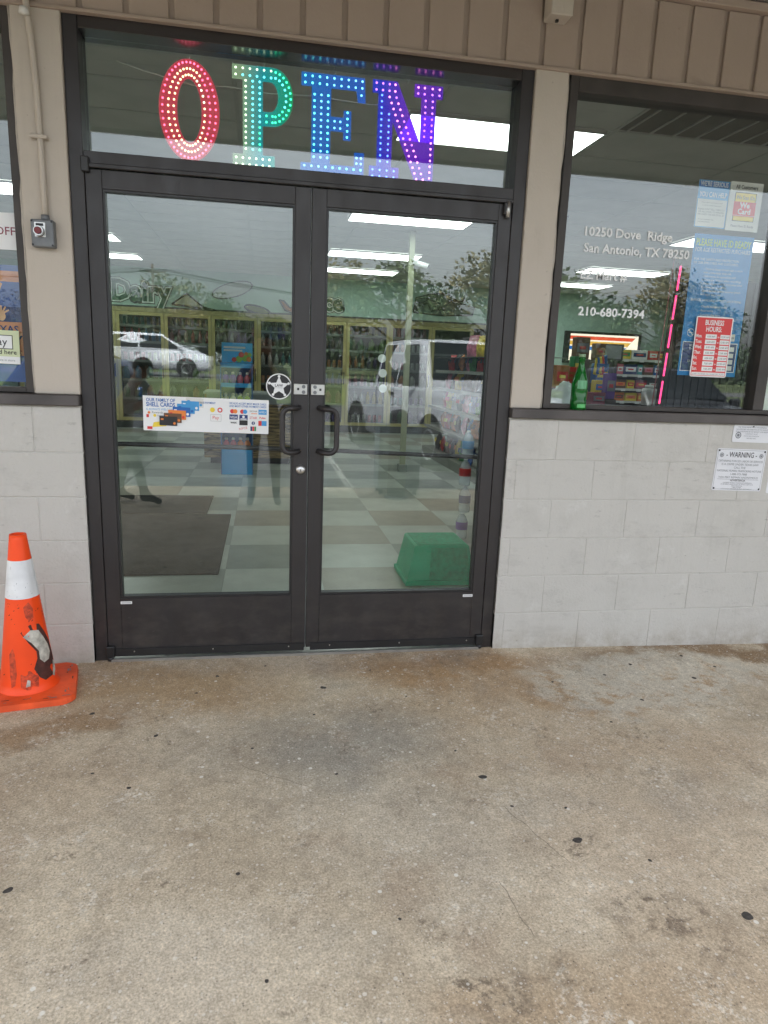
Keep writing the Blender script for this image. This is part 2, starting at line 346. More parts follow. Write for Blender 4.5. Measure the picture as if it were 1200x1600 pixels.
M_green = mat('green_print', (0.03, 0.24, 0.08), 0.45, 0, 0.08)
M_lime = mat('lime_print', (0.30, 0.50, 0.08), 0.45, 0, 0.08)
M_purple = mat('purple_print', (0.13, 0.05, 0.30), 0.4, 0, 0.08)
M_pink = mat('pink_print', (0.62, 0.14, 0.20), 0.4, 0, 0.08)
M_brown = mat('brown_print', (0.13, 0.06, 0.03), 0.5, 0, 0.15)
M_teal = mat('teal_print', (0.03, 0.33, 0.33), 0.4, 0, 0.08)
M_maroon = mat('maroon_ink', (0.23, 0.03, 0.06), 0.5, 0, 0.05)

# ------------------------------------------------------------------ helpers
WL = {}                     # world location of each root or part
def bx(bm, x0, x1, y0, y1, z0, z1, bev=0.0, seg=1):
    v = [bm.verts.new(p) for p in ((x0,y0,z0),(x1,y0,z0),(x1,y1,z0),(x0,y1,z0),(x0,y0,z1),(x1,y0,z1),(x1,y1,z1),(x0,y1,z1))]
    fs = [bm.faces.new([v[i] for i in f]) for f in ((3,2,1,0),(4,5,6,7),(0,1,5,4),(1,2,6,5),(2,3,7,6),(3,0,4,7))]
    if bev:
        es = list({e for f in fs for e in f.edges})
        bmesh.ops.bevel(bm, geom=es, offset=bev, segments=seg, profile=0.5, affect='EDGES', clamp_overlap=True)
    return v
def cyl(bm, p0, p1, r0, r1=None, n=14, cap=True):
    r1 = r0 if r1 is None else r1
    p0 = Vector(p0); p1 = Vector(p1); d = (p1-p0).normalized()
    a = d.orthogonal().normalized(); b = d.cross(a)
    A = [bm.verts.new(p0+(a*math.cos(2*PI*i/n)+b*math.sin(2*PI*i/n))*r0) for i in range(n)]
    B = [bm.verts.new(p1+(a*math.cos(2*PI*i/n)+b*math.sin(2*PI*i/n))*r1) for i in range(n)]
    for i in range(n):
        j = (i+1) % n; f = bm.faces.new((A[i], A[j], B[j], B[i])); f.smooth = True
    if cap:
        bm.faces.new(A[::-1]); bm.faces.new(B)
def tube(bm, pts, r, n=12):
    pts = [Vector(p) for p in pts]; rings = []
    ref = None
    for i, p in enumerate(pts):
        if i == 0: d = pts[1]-p
        elif i == len(pts)-1: d = p-pts[i-1]
        else: d = (pts[i+1]-pts[i-1])
        d.normalize()
        if ref is None: ref = d.orthogonal().normalized()
        a = (ref-d*ref.dot(d)).normalized(); ref = a; b = d.cross(a)
        rr = r[i] if isinstance(r, (list, tuple)) else r
        rings.append([bm.verts.new(p+(a*math.cos(2*PI*k/n)+b*math.sin(2*PI*k/n))*rr) for k in range(n)])
    for A, B in zip(rings, rings[1:]):
        for k in range(n):
            j = (k+1) % n; f = bm.faces.new((A[k], A[j], B[j], B[k])); f.smooth = True
    bm.faces.new(rings[0][::-1]); bm.faces.new(rings[-1])
def lathe(bm, prof, n=24, c=(0,0,0), axis='z'):
    rings = []
    for r, z in prof:
        ring = []
        for k in range(n):
            a = 2*PI*k/n
            ring.append(bm.verts.new((c[0]+r*math.cos(a), c[1]+r*math.sin(a), c[2]+z)))
        rings.append(ring)
    for A, B in zip(rings, rings[1:]):
        for k in range(n):
            j = (k+1) % n; f = bm.faces.new((A[k], A[j], B[j], B[k])); f.smooth = True
    if prof[0][0] > 1e-5: bm.faces.new(rings[0][::-1])
    if prof[-1][0] > 1e-5: bm.faces.new(rings[-1])
def NB(): return bmesh.new()
def _obj(name, bm, mt):
    me = bpy.data.meshes.new(name)
    if isinstance(bm, bmesh.types.BMesh):
        bm.normal_update(); bm.to_mesh(me); bm.free()
    else:
        me.from_pydata(bm[0], [], bm[1]); me.update()
    for q in (mt if isinstance(mt, (list, tuple)) else [mt]): me.materials.append(q)
    o = bpy.data.objects.new(name, me); COL.objects.link(o)
    return o
def mk(name, bm, mt, parent=None):
    """mesh drawn in world coordinates; its origin goes to its foot"""
    o = _obj(name, bm, mt); me = o.data
    xs = [v.co for v in me.vertices]
    lo = Vector((min(v.x for v in xs), min(v.y for v in xs), min(v.z for v in xs)))
    hi = Vector((max(v.x for v in xs), max(v.y for v in xs), max(v.z for v in xs)))
    c = Vector(((lo.x+hi.x)/2, (lo.y+hi.y)/2, lo.z))
    me.transform(Matrix.Translation(-c))
    WL[o.name] = c
    if parent is not None:
        o.parent = parent; o.location = c-WL[parent.name]
    else: o.location = c
    return o
def mkl(name, bm, mt, parent, loc=(0,0,0), rot=(0,0,0)):
    """mesh drawn in its parent's own coordinates"""
    o = _obj(name, bm, mt); o.parent = parent; o.location = loc; o.rotation_euler = rot
    return o
def tag(o, label, cat=None, group=None, kind=None):
    if label: o['label'] = label
    if cat: o['category'] = cat
    if group: o['group'] = group
    if kind: o['kind'] = kind
    return o
def thing(name, label, cat, loc=(0,0,0), rot=(0,0,0), group=None):
    o = bpy.data.objects.new(name, None); COL.objects.link(o); o.empty_display_size = 0.1
    o.location = loc; o.rotation_euler = rot; WL[o.name] = Vector(loc)
    return tag(o, label, cat, group)
def dup(src, loc, rot=None, label=None, group=None, parent=None):
    c = src.copy(); COL.objects.link(c); c.location = loc
    if rot is not None: c.rotation_euler = rot
    if label: c['label'] = label
    if group: c['group'] = group
    if parent is not None: c.parent = parent
    for ch in list(src.children):
        d = ch.copy(); COL.objects.link(d); d.parent = c
        for g in list(ch.children):
            e = g.copy(); COL.objects.link(e); e.parent = d
    return c
def smooth(o, on=True):
    for p in o.data.polygons: p.use_smooth = on
    return o

_TC = {}
def text_geo(s, bold=0.0):
    key = (s, bold)
    if key in _TC: return _TC[key]
    cu = bpy.data.curves.new('t', 'FONT'); cu.body = s; cu.size = 1.0; cu.resolution_u = 2; cu.offset = bold; cu.fill_mode = 'FRONT'
    o = bpy.data.objects.new('t', cu)
    me = bpy.data.meshes.new_from_object(o)
    vs = [(v.co.x, v.co.y) for v in me.vertices]; fs = [tuple(p.vertices) for p in me.polygons]
    bpy.data.objects.remove(o); bpy.data.meshes.remove(me); bpy.data.curves.remove(cu)
    x0 = min((v[0] for v in vs), default=0); x1 = max((v[0] for v in vs), default=0)
    _TC[key] = (vs, fs, x0, x1)
    return _TC[key]

class Sheet:
    """a flat print in the facade plane: backing sheet plus layers of ink, all real thin sheets"""
    def __init__(s, name, label, cat, x, z, w, h, y, mt, rot=0.0, group=None, rc=0.0, thick=0.0012):
        bm = NB()
        if rc:
            pts = []
            for (cx_, cz_, a0) in ((w/2-rc, -h/2+rc, -90), (w/2-rc, h/2-rc, 0), (-w/2+rc, h/2-rc, 90), (-w/2+rc, -h/2+rc, 180)):
                for k in range(5):
                    a = R(a0+k*22.5); pts.append((cx_+rc*math.cos(a), cz_+rc*math.sin(a)))
            A = [bm.verts.new((p[0], 0, p[1])) for p in pts]; B = [bm.verts.new((p[0], thick, p[1])) for p in pts]
            bm.faces.new(A); bm.faces.new(B[::-1])
            for i in range(len(A)):
                j = (i+1) % len(A); bm.faces.new((A[i], B[i], B[j], A[j]))
        else: bx(bm, -w/2, w/2, 0, thick, -h/2, h/2)
        s.root = _obj(name, bm, mt); s.root.location = (x, y, z); s.root.rotation_euler = (0, rot, 0)
        tag(s.root, label, cat, group); s.w = w; s.h = h; s.L = {}; s.n = 0
    def _add(s, part, mt, layer, vs, fs):
        V, F = s.L.setdefault((part, mt.name, layer), ([], []))
        k = len(V); yy = -0.0004*((layer[0] if isinstance(layer, tuple) else layer)+1)
        V += [(a, yy, b) for a, b in vs]; F += [tuple(i+k for i in f) for f in fs]
    def rect(s, u0, v0, u1, v1, mt, layer=0, part='printed_panel'):
        s._add(part, mt, layer, [(u0,v0),(u1,v0),(u1,v1),(u0,v1)], [(0,1,2,3)])
    def frame(s, u0, v0, u1, v1, t, mt, layer=0, part='border_line'):
        for a in ((u0,v0,u1,v0+t), (u0,v1-t,u1,v1), (u0,v0+t,u0+t,v1-t), (u1-t,v0+t,u1,v1-t)): s.rect(*a, mt, layer, part)
    def poly(s, pts, mt, layer=0, part='printed_panel'):
        s._add(part, mt, layer, pts, [tuple(range(len(pts)))])
    def disc(s, u, v, r, mt, layer=0, part='printed_disc', r2=None, n=28):
        s._add(part, mt, layer, [(u+r*math.cos(2*PI*i/n), v+(r2 or r)*math.sin(2*PI*i/n)) for i in range(n)], [tuple(range(n))])
    def ring(s, u, v, r, t, mt, layer=0, part='printed_ring', n=32):
        vs = []; fs = []
        for i in range(n):
            a = 2*PI*i/n; vs += [(u+r*math.cos(a), v+r*math.sin(a)), (u+(r-t)*math.cos(a), v+(r-t)*math.sin(a))]
        for i in range(n):
            j = (i+1) % n; fs.append((2*i, 2*j, 2*j+1, 2*i+1))
        s._add(part, mt, layer, vs, fs)
    def text(s, t, u, v, h, mt, align='c', layer=1, xs=1.0, bold=0.0, part='lettering', maxw=None, rot=0.0):
        vs, fs, x0, x1 = text_geo(t, bold); k = h/0.73; w = (x1-x0)*k*xs
        if maxw and w > maxw: xs *= maxw/w; w = maxw
        off = {'c': -w/2, 'l': 0.0, 'r': -w}[align]
        P = [((a-x0)*k*xs+off, b*k) for a, b in vs]
        if rot: P = [(a*math.cos(rot)-b*math.sin(rot), a*math.sin(rot)+b*math.cos(rot)) for a, b in P]
        if h >= 0.0115: s.n += 1; s._add(part, mt, (layer, s.n), [(a+u, b+v) for a, b in P], fs)
        else: s._add('small_print', mt, layer, [(a+u, b+v) for a, b in P], fs)
        return w
    def done(s):
        for (part, mn, layer), (V, F) in s.L.items():
            o = mkl(part, (V, F), MAT.get(mn) or bpy.data.materials[mn], s.root)
            if part in ('small_print', 'card_chip', 'print_line', 'screw'): o['kind'] = 'stuff'
        return s.root

# ------------------------------------------------------------------ ground outside
def zs(x): return 0.008 if x < 0.98 else max(-0.03, 0.008-0.0175*(x-0.98))
bm = NB()
xsg = [-14, -6, -2, 0, 0.98, 1.5, 2.0, 2.65, 3.2, 6, 14]
ysg = [-4.7, -3, -1.5, -0.5, 0.13]
gv = [[bm.verts.new((x, y, zs(x))) for x in xsg] for y in ysg]
for j in range(len(ysg)-1):
    for i in range(len(xsg)-1): bm.faces.new((gv[j][i], gv[j][i+1], gv[j+1][i+1], gv[j+1][i]))
lowv = [bm.verts.new((x, -4.7, -0.3)) for x in xsg]
for i in range(len(xsg)-1): bm.faces.new((lowv[i], lowv[i+1], gv[0][i+1], gv[0][i]))
sidewalk = _obj('sidewalk', bm, M_side); tag(sidewalk, 'worn stained concrete sidewalk in front of the shop', kind='structure'); WL['sidewalk'] = Vector((0,0,0))

M_asph = mat('asphalt', (0.085, 0.085, 0.088), 0.9, 0, 0.25, 3, 0.6, 70)
M_grass = mat('grass_ground', (0.075, 0.10, 0.035), 0.95, 0, 0.4, 2.0, 0.8, 40)
M_road = mat('road_asphalt', (0.11, 0.11, 0.115), 0.9, 0, 0.15, 1.5, 0.3, 60)
def sheet_obj(name, x0, x1, pts, mt, label):
    bm = NB(); A = [bm.verts.new((x0, y, z)) for y, z in pts]; B = [bm.verts.new((x1, y, z)) for y, z in pts]
    for i in range(len(pts)-1): bm.faces.new((A[i], B[i], B[i+1], A[i+1]))
    bmesh.ops.recalc_face_normals(bm, faces=bm.faces)
    o = _obj(name, bm, mt); tag(o, label, kind='structure'); return o
sheet_obj('parking_lot', -60, 60, [(-21, 0.05), (-15, -0.1), (-4.5, -0.12)], M_asph, 'asphalt parking lot in front of the shop')
sheet_obj('grass_verge', -60, 60, [(-24.6, 0.72), (-22.5, 0.55), (-20.9, 0.05)], M_grass, 'grass verge between parking lot and road')
sheet_obj('road', -120, 120, [(-34, 0.72), (-24.5, 0.70)], M_road, 'asphalt road across from the shop')
sheet_obj('ground', -400, 400, [(-420, 1.2), (-60, 0.9), (-33.9, 0.68)], M_grass, 'open grassy ground beyond the road')
bm = NB()
for k in range(9):
    x = -13.6+k*2.9; bx(bm, x-0.05, x+0.05, -10.2, -4.95, -0.115, -0.112)
o = mk('parking_line', bm, mat('worn_line', (0.22, 0.22, 0.21), 0.9, 0, 0.4, 20)); tag(o, 'white painted bay lines on the parking lot', kind='structure')

# ------------------------------------------------------------------ the shop: walls
store = thing('convenience_store', 'tan convenience store front with dark bronze double doors and block walls', 'building')
FY = -0.02                                   # face of the block work
def block_wall(x0, x1, joint_odd, joint_even):
    bm = NB(); bx(bm, x0, x1, FY+0.0026, 0.20, -0.2, 1.222)
    wall = mk('block_wall', bm, M_block, store)
    Hc = 0.2032; bl = 0.42
    meshes = {}
    for c in range(6):
        j = joint_odd if c % 2 == 0 else joint_even
        xs_ = [x0]; k = math.floor((x0-j)/bl)+1
        while j+k*bl < x1-0.02:
            if j+k*bl > x0+0.02: xs_.append(j+k*bl)
            k += 1
        xs_.append(x1)
        zb = 0 if c else -0.12
        for a, b in zip(xs_, xs_[1:]):
            key = (round(b-a, 3), c == 0)
            g = 0.0014
            if key not in meshes:
                bm = NB(); bx(bm, a+(g*.55 if a > x0 else 0), b-(g*.55 if b < x1 else 0), FY, 0.1, c*Hc+zb+g*.8, (c+1)*Hc-g*.8, 0.0045, 3)
                o = mk('concrete_block', bm, M_block, wall); meshes[key] = (o, a, c)
            else:
                o, a0, c0 = meshes[key]
                d = o.copy(); COL.objects.link(d); d.location = o.location+Vector((a-a0, random.uniform(-0.0012, 0.0008), (c-c0)*Hc))
    return wall
block_wall(0.985, 4.50, 1.035, 1.24)
block_wall(-3.30, -1.004, -1.415, -1.205)

def part(name, mt, boxes, parent=None, bev=0.0, seg=1):
    bm = NB()
    for b_ in boxes: bx(bm, *b_, bev, seg)
    return mk(name, bm, mt, parent or store)
# plain wall running on beyond the picture, wall over the openings
part('side_wall', M_block, [(4.502, 10, -0.015, 0.2, -0.2, 3.5)])
part('side_wall', M_block, [(-6.5, -3.302, -0.015, 0.2, -0.2, 3.5)])
part('lintel_wall', M_siding, [(-3.30, 4.50, 0.004, 0.2, 2.795, 3.6)])
# painted piers beside the door
part('pier', M_pier, [(-1.188, -1.004, -0.016, 0.11, 1.272, 2.772)], bev=0.003)
part('pier', M_pier, [(0.985, 1.140, -0.016, 0.11, 1.272, 2.776)], bev=0.003)
# caulk and paint edges along piers
# vertical board siding
sid = part('siding', M_siding, [(-3.29, 4.49, -0.006, 0.002, 2.782, 3.10)])
gx = -0.929+0.1755*(-13); proto = None; k = 0
while gx < 4.4:
    a, b = gx+0.011, gx+0.1755-0.011
    if proto is None:
        bm = NB(); bx(bm, a, b, -0.020, -0.004, 2.779, 3.098, 0.004, 2)
        proto = mk('siding_board', bm, M_siding, sid); px0 = gx
    else:
        d = proto.copy(); COL.objects.link(d); d.location = proto.location+Vector((gx-px0, random.uniform(-0.0015, 0.0015), 0))
    gx += 0.1755
part('siding_trim', M_siding, [(-3.29, 4.49, -0.030, 0.0, 2.764, 2.778)], bev=0.002)
part('soffit_trim', M_siding, [(-3.29, 4.49, -0.050, 0.003, 3.1, 3.135)], bev=0.003)
# canopy over the sidewalk
can = part('canopy', M_soffit, [(-12, 14, -2.58, 0.25, 3.19, 3.75)])
proto = None
for k in range(6):
    y0 = -2.575+k*0.425
    if proto is None:
        bm = NB(); bx(bm, -11.9, 13.9, y0+0.004, y0+0.421, 3.145, 3.192, 0.003); proto = mk('soffit_board', bm, M_soffit, can)
    else:
        d = proto.copy(); COL.objects.link(d); d.location = proto.location+Vector((0, k*0.425, 0))
part('fascia', M_soffit, [(-12, 14, -2.62, -2.582, 3.12, 3.80)])

# ------------------------------------------------------------------ entrance frame, transom, doors
fr = NB()
M_head = mat('gloss_bronze', (0.020, 0.018, 0.019), 0.20, 0.0, 0.10, 9, spec=1.0)
bx(fr, -1.002, -0.946, 0.0, 0.135, 0.0, 2.790, 0.002)          # jambs
bx(fr, 0.926, 0.983, 0.0, 0.135, 0.0, 2.790, 0.002)
bx(fr, -0.9455, 0.9255, 0.001, 0.134, 2.208, 2.270, 0.002)     # transom bar
bx(fr, -0.9455, 0.9255, -0.012, 0.0005, 2.204, 2.222, 0.003)   # drip lip
frame = mk('door_frame', fr, M_bronze, store)
part('head_rail', M_head, [(-0.9455, 0.9255, 0.001, 0.134, 2.720, 2.788)], frame, 0.002)
part('transom_pane', M_glass_door, [(-0.9453, 0.9253, 0.080, 0.086, 2.2705, 2.7195)], frame)
part('threshold', M_steel, [(-0.930, 0.910, -0.025, 0.11, 0.002, 0.020)], frame, 0.003)
part('pivot_bracket', M_black, [(-0.955, -0.922, -0.020, 0.0, 2.185, 2.245)], frame, 0.004)
part('pivot_bracket', M_black, [(0.880, 0.915, -0.020, 0.0, 2.150, 2.205)], frame, 0.004)
bm = NB(); cyl(bm, (0.9, -0.014, 2.14), (0.9, -0.014, 2.21), 0.010); mk('hinge_pin', bm, M_steel, frame)

DZ0, DZ1 = 0.040, 2.201
def door(xa, xb, ga, gb, hx, sgn):
    bm = NB(); y0, y1 = 0.004, 0.050
    gz0, gz1 = 0.318, 2.128
    bx(bm, xa, ga, y0, y1, DZ0, DZ1, 0.0015); bx(bm, gb, xb, y0, y1, DZ0, DZ1, 0.0015)
    bx(bm, ga+0.0003, gb-0.0003, y0, y1, DZ0, gz0, 0.0012); bx(bm, ga+0.0003, gb-0.0003, y0, y1, gz1, DZ1, 0.0012)
    d = mk('door', bm, M_bronze, store)
    # glazing bead, a thin step round the glass
    t = 0.010
    part('glazing_bead', M_black, [(ga+.0005, gb-.0005, 0.009, 0.046, gz0+.0005, gz0+t), (ga+.0005, gb-.0005, 0.009, 0.046, gz1-t, gz1-.0005),
                                   (ga+.0005, ga+t, 0.009, 0.046, gz0+t+.0005, gz1-t-.0005), (gb-t, gb-.0005, 0.009, 0.046, gz0+t+.0005, gz1-t-.0005)], d)
    part('glass_pane', M_glass_door, [(ga+t*0.6, gb-t*0.6, 0.024, 0.030, gz0+t*0.6, gz1-t*0.6)], d)
    # D-shaped pull
    bm = NB(); r = 0.0125; zt, zb = 1.242, 1.038; out = 0.072; x1 = hx+sgn*0.078
    pts = [(hx, 0.0, zt), (hx+sgn*0.012, -out*0.55, zt), (hx+sgn*0.03, -out*0.9, zt)]
    for k in range(6):
        a = R(90*k/5); pts.append((x1-sgn*0.034+sgn*0.034*math.sin(a), -out, zt-0.034+0.034*math.cos(a)))
    for k in range(6):
        a = R(90*k/5); pts.append((x1-sgn*0.034+sgn*0.034*math.cos(a), -out, zb+0.034-0.034*math.sin(a)))
    pts += [(hx+sgn*0.03, -out*0.9, zb), (hx+sgn*0.012, -out*0.55, zb), (hx, 0.0, zb)]
    tube(bm, pts, r, 14); mk('pull_handle', bm, M_bronze, d)
    # push bar on the inside
    zl, zr = (1.045, 1.035) if sgn < 0 else (1.032, 1.010)
    bm = NB(); tube(bm, [(ga-0.03, 0.052, zl), (ga-0.03, 0.085, zl), (ga+0.02, 0.100, zl), (gb-0.02, 0.100, zr), (gb+0.03, 0.085, zr), (gb+0.03, 0.052, zr)], 0.011, 10)
    mk('push_bar', bm, M_bronze, d)
    # sweep strip along the foot, with screws
    part('door_sweep', M_black, [(xa+0.02, xb-0.004, -0.006, 0.0035, DZ0-0.012, DZ0+0.026)], d, 0.002)
    for k in range(3):
        xx = xa+0.12+k*(xb-xa-0.2)/2; bm = NB(); cyl(bm, (xx, -0.008, DZ0+0.012), (xx, -0.0055, DZ0+0.012), 0.0035, n=8); mk('screw', bm, M_steel, d)
    # bottom pivot
    xp = xa+0.012 if sgn < 0 else xb-0.012
    bm = NB(); bx(bm, xp-0.020, xp+0.020, -0.022, 0.003, 0.028, 0.085, 0.005, 2); cyl(bm, (xp, -0.012, 0.012), (xp, -0.012, 0.03), 0.014); mk('pivot_hinge', bm, M_black, d)
    return d
dl = door(-0.9435, -0.0045, -0.878, -0.0735, -0.047, -1)
dr = door(0.0015, 0.9235, 0.0655, 0.862, 0.047, 1)
# lock plates, cylinder
for d, xa, sg in ((dl, -0.072, 1), (dr, 0.008, -1)):
    bm = NB(); bx(bm, xa, xa+0.063, -0.004, 0.003, 1.302, 1.352, 0.002)
    pl = mk('lock_plate', bm, M_steel, d)
    sx = xa+0.045 if sg > 0 else xa+0.018
    for zz in (1.314, 1.339):
        bm = NB(); cyl(bm, (sx, -0.0075, zz), (sx, -0.0035, zz), 0.0085, 0.0085); cyl
        mk('bolt_head', bm, M_grey_metal, d)
    sx = xa+0.020 if sg > 0 else xa+0.043
    part('bolt_hole', M_ink, [(sx-0.005, sx+0.005, -0.0052, -0.0035, 1.322, 1.333)], d)
part('seam_strip', M_grey_metal, [(-0.0042, -0.0016, 0.010, 0.02, DZ0, 2.2)], dl)
bm = NB(); lathe(bm, [(0.0, 0.012), (0.013, 0.012), (0.0235, 0.004), (0.0235, 0.0)], 24); bmesh.ops.rotate(bm, verts=bm.verts, cent=(0,0,0), matrix=Matrix.Rotation(R(90), 3, 'X'))
bmesh.ops.translate(bm, verts=bm.verts, vec=(-0.036, 0.0035, 0.948)); mk('lock_cylinder', bm, M_steel, dl)
part('key_slot', M_ink, [(-0.0375, -0.0345, -0.0092, -0.0083, 0.941, 0.953)], dl)

# ------------------------------------------------------------------ windows
def window(xa, xb, za, zb, mullions, name='window'):
    """xa..xb, za..zb: glass extent; frame outside it"""
    t = 0.040; bm = NB()
    bx(bm, xa-t, xa, 0.0, 0.10, za-0.022, zb+0.072, 0.002); bx(bm, xb, xb+t, 0.0, 0.10, za-0.022, zb+0.072, 0.002)
    bx(bm, xa+.0005, xb-.0005, 0.001, 0.099, zb, zb+0.0715, 0.002); bx(bm, xa+.0005, xb-.0005, 0.001, 0.099, za-0.0215, za, 0.002)
    w = mk(name, bm, M_bronze2, store)
    edges = [xa]+[v for mm in mullions for v in mm]+[xb]
    for mm in mullions: part('mullion', M_bronze2, [(mm[0], mm[1], 0.002, 0.098, za+.0005, zb-.0005)], w, 0.002)
    for a, b in zip(edges[::2], edges[1::2]):
        part('glass_pane', M_glass_win, [(a-0.004, b+0.004, 0.042, 0.048, za-0.004, zb+0.004)], w)
    return w
winr = window(1.198, 4.42, 1.296, 2.702, [(2.332, 2.395), (3.45, 3.51)])
winl = window(-3.20, -1.228, 1.296, 2.702, [(-2.25, -2.19)])
part('window_sill', M_sill, [(0.986, 4.50, -0.045, 0.10, 1.2225, 1.271)], bev=0.004)
part('window_sill', M_sill, [(-3.30, -1.005, -0.045, 0.10, 1.2225, 1.271)], bev=0.004)
# caulk lines: ragged paint edges where pier meets frames
M_caulk = mat('caulk', (0.42, 0.38, 0.33), 0.7, 0, 0.2, 12, 0.6, 60)
for xx, s_ in ((-1.190, -1), (1.142, 1), (1.0, 0)):
    if s_ == 0: continue
    bm = NB(); n = 26; pts = []
    for i in range(n+1):
        z = 1.275+1.49*i/n; pts.append((xx+random.uniform(-0.003, 0.003), -0.006, z))
    tube(bm, pts, [random.uniform(0.004, 0.0075) for _ in pts], 6); mk('caulk_bead', bm, M_caulk, store)

# ------------------------------------------------------------------ shop interior: floor, walls, ceiling
FZ = 0.02; CH = 3.2; BY = 11.62
M_tile_l = mat('tile_light', (0.50, 0.53, 0.48), 0.28, 0, 0.10, 5, 0.03, 40)
M_tile_d = mat('tile_dark', (0.30, 0.33, 0.30), 0.28, 0, 0.14, 5, 0.03, 40)
M_tile_b = mat('tile_brown', (0.33, 0.30, 0.245), 0.28, 0, 0.12, 5, 0.03, 40)
M_grout = mat('grout', (0.16, 0.16, 0.14), 0.8)
bm = NB(); bx(bm, -6.3, 9.8, 0.10, 12.6, -0.15, FZ-0.003)
floor_in = mk('floor', bm, M_grout); tag(floor_in, 'checkered tile floor inside the shop', kind='structure')
T = 0.648; protos = {}
for i in range(-6, 8):
    for j in range(-3, 16):
        x0 = -0.470+i*T; y0 = 1.435+j*T
        if y0 < -0.6 or y0+T < 0.12: continue
        ya = max(y0, 0.112)
        mt = M_tile_d if (i+j) % 2 == 0 else M_tile_l
        if (i+j) % 2 == 0 and random.random() < 0.30: mt = M_tile_b
        key = (mt.name, ya > y0)
        if key not in protos:
            bm = NB(); bx(bm, x0+0.0008, x0+T-0.0008, ya, y0+T-0.0008, FZ-0.004, FZ, 0.0006)
            protos[key] = (mk('floor_tile', bm, mt, floor_in), x0, y0)
        else:
            o, ox, oy = protos[key]
            d = o.copy(); COL.objects.link(d); d.location = o.location+Vector((x0-ox, y0-oy, 0))
M_wallg = mat_paint_wall('green_wall', (0.54, 0.76, 0.66), (0.40, 0.55, 0.45), 0.25, 0.1)
M_wallw = mat_paint_wall('pale_wall', (0.60, 0.66, 0.60), (0.48, 0.54, 0.48), 0.3, 0.2)
def structure(name, mt, boxes, label):
    bm = NB()
    for b_ in boxes: bx(bm, *b_)
    o = mk(name, bm, mt); tag(o, label, kind='structure'); return o
structure('wall_back', M_wallg, [(-6.4, 4.62, BY, BY+0.2, 2.42, CH+0.1), (4.62, 9.9, BY, BY+0.2, 0.0, CH+0.1)], 'pale green back wall above the coolers')
structure('wall_cooler_box', M_wallg, [(-6.4, 9.9, 12.5, 12.7, 0, CH+0.1)], 'rear wall of the walk-in cooler')
structure('wall_left', M_wallw, [(-6.5, -6.4, 0.2, 12.7, -0.1, CH+0.1)], 'left side wall inside the shop')
structure('wall_right', M_wallw, [(9.8, 9.9, 0.2, 12.5, -0.1, CH+0.1)], 'right side wall inside the shop')
structure('wall_front', M_wallw, [(-6.3, -3.25, 0.201, 0.23, 0.02, 3.19), (4.46, 9.8, 0.201, 0.23, 0.02, 3.19), (-3.25, 4.46, 0.201, 0.23, 2.80, 3.19),
          (-3.25, -1.0, 0.201, 0.23, 0.02, 1.20), (0.985, 4.46, 0.201, 0.23, 0.02, 1.20)], 'inner face of the shop front wall')
M_ctile = mat('ceiling_tile', (0.55, 0.54, 0.51), 0.85, 0, 0.08, 3, 0.5, 90)
M_tbar = mat('ceiling_bar', (0.46, 0.455, 0.43), 0.5, 0, 0.05)
bm = NB(); bx(bm, -6.5, 9.95, 0.2, 12.75, CH+0.02, CH+0.2)
ceil = mk('ceiling', bm, M_ctile); tag(ceil, 'suspended tile ceiling inside the shop', kind='structure')
# grid: tiles 1.36 x 0.61; the light panels are mounted just under it
CW, CD = 1.36, 0.61
def cellx(i): return 0.96+i*CW
def celly(j): return 0.03+j*CD
protoT = None
for i in range(-5, 7):
    for j in range(0, 19):
        x0, y0 = cellx(i), celly(j)
        if y0+CD > BY+0.05 or x0 > 9.6 or x0+CW < -6.3 or (i, j) == (1, 2): continue
        if protoT is None:
            bm = NB(); bx(bm, x0+0.012, x0+CW-0.012, y0+0.012, y0+CD-0.012, CH-0.002, CH+0.018, 0.003)
            protoT = mk('ceiling_tile', bm, M_ctile, ceil); tx, ty = x0, y0
        else:
            d = protoT.copy(); COL.objects.link(d); d.location = protoT.location+Vector((x0-tx, y0-ty, 0))
bm = NB()
for i in range(-5, 8):
    x = cellx(i); bx(bm, x-0.0115, x+0.0115, 0.235, BY, CH-0.006, CH+0.0195)
for j in range(1, 19):
    y = celly(j); bx(bm, -5.54, 9.7, y-0.0112, y+0.0112, CH-0.0055, CH+0.019)
mk('ceiling_grid', bm, M_tbar, ceil)
M_lamp = emit('lit_diffuser', (0.90, 1.0, 0.95), LAMP)
for xr, colname in ((-3.84, 'left'), (0.79, 'middle'), (5.10, 'right')):
    for yr, ordn in ((1.86, 'first'), (4.98, 'second'), (7.80, 'third'), (9.75, 'fourth')):
        LWD, LDP = 1.47, 0.60
        t = thing('ceiling_light', 'lit white ceiling light panel, %s from the shop front in the %s row' % (ordn, colname), 'ceiling light', (xr+LWD/2, yr+LDP/2, CH-0.03), group='ceiling light panels')
        part('diffuser', M_lamp, [(xr+0.012, xr+LWD-0.012, yr+0.012, yr+LDP-0.012, CH-0.026, CH-0.018)], t)
        part('light_frame', M_tbar, [(xr, xr+0.0115, yr, yr+LDP, CH-0.03, CH-0.0065), (xr+LWD-0.0115, xr+LWD, yr, yr+LDP, CH-0.03, CH-0.0065),
             (xr+0.012, xr+LWD-0.012, yr, yr+0.0115, CH-0.03, CH-0.0065), (xr+0.012, xr+LWD-0.012, yr+LDP-0.0115, yr+LDP, CH-0.03, CH-0.0065)], t)
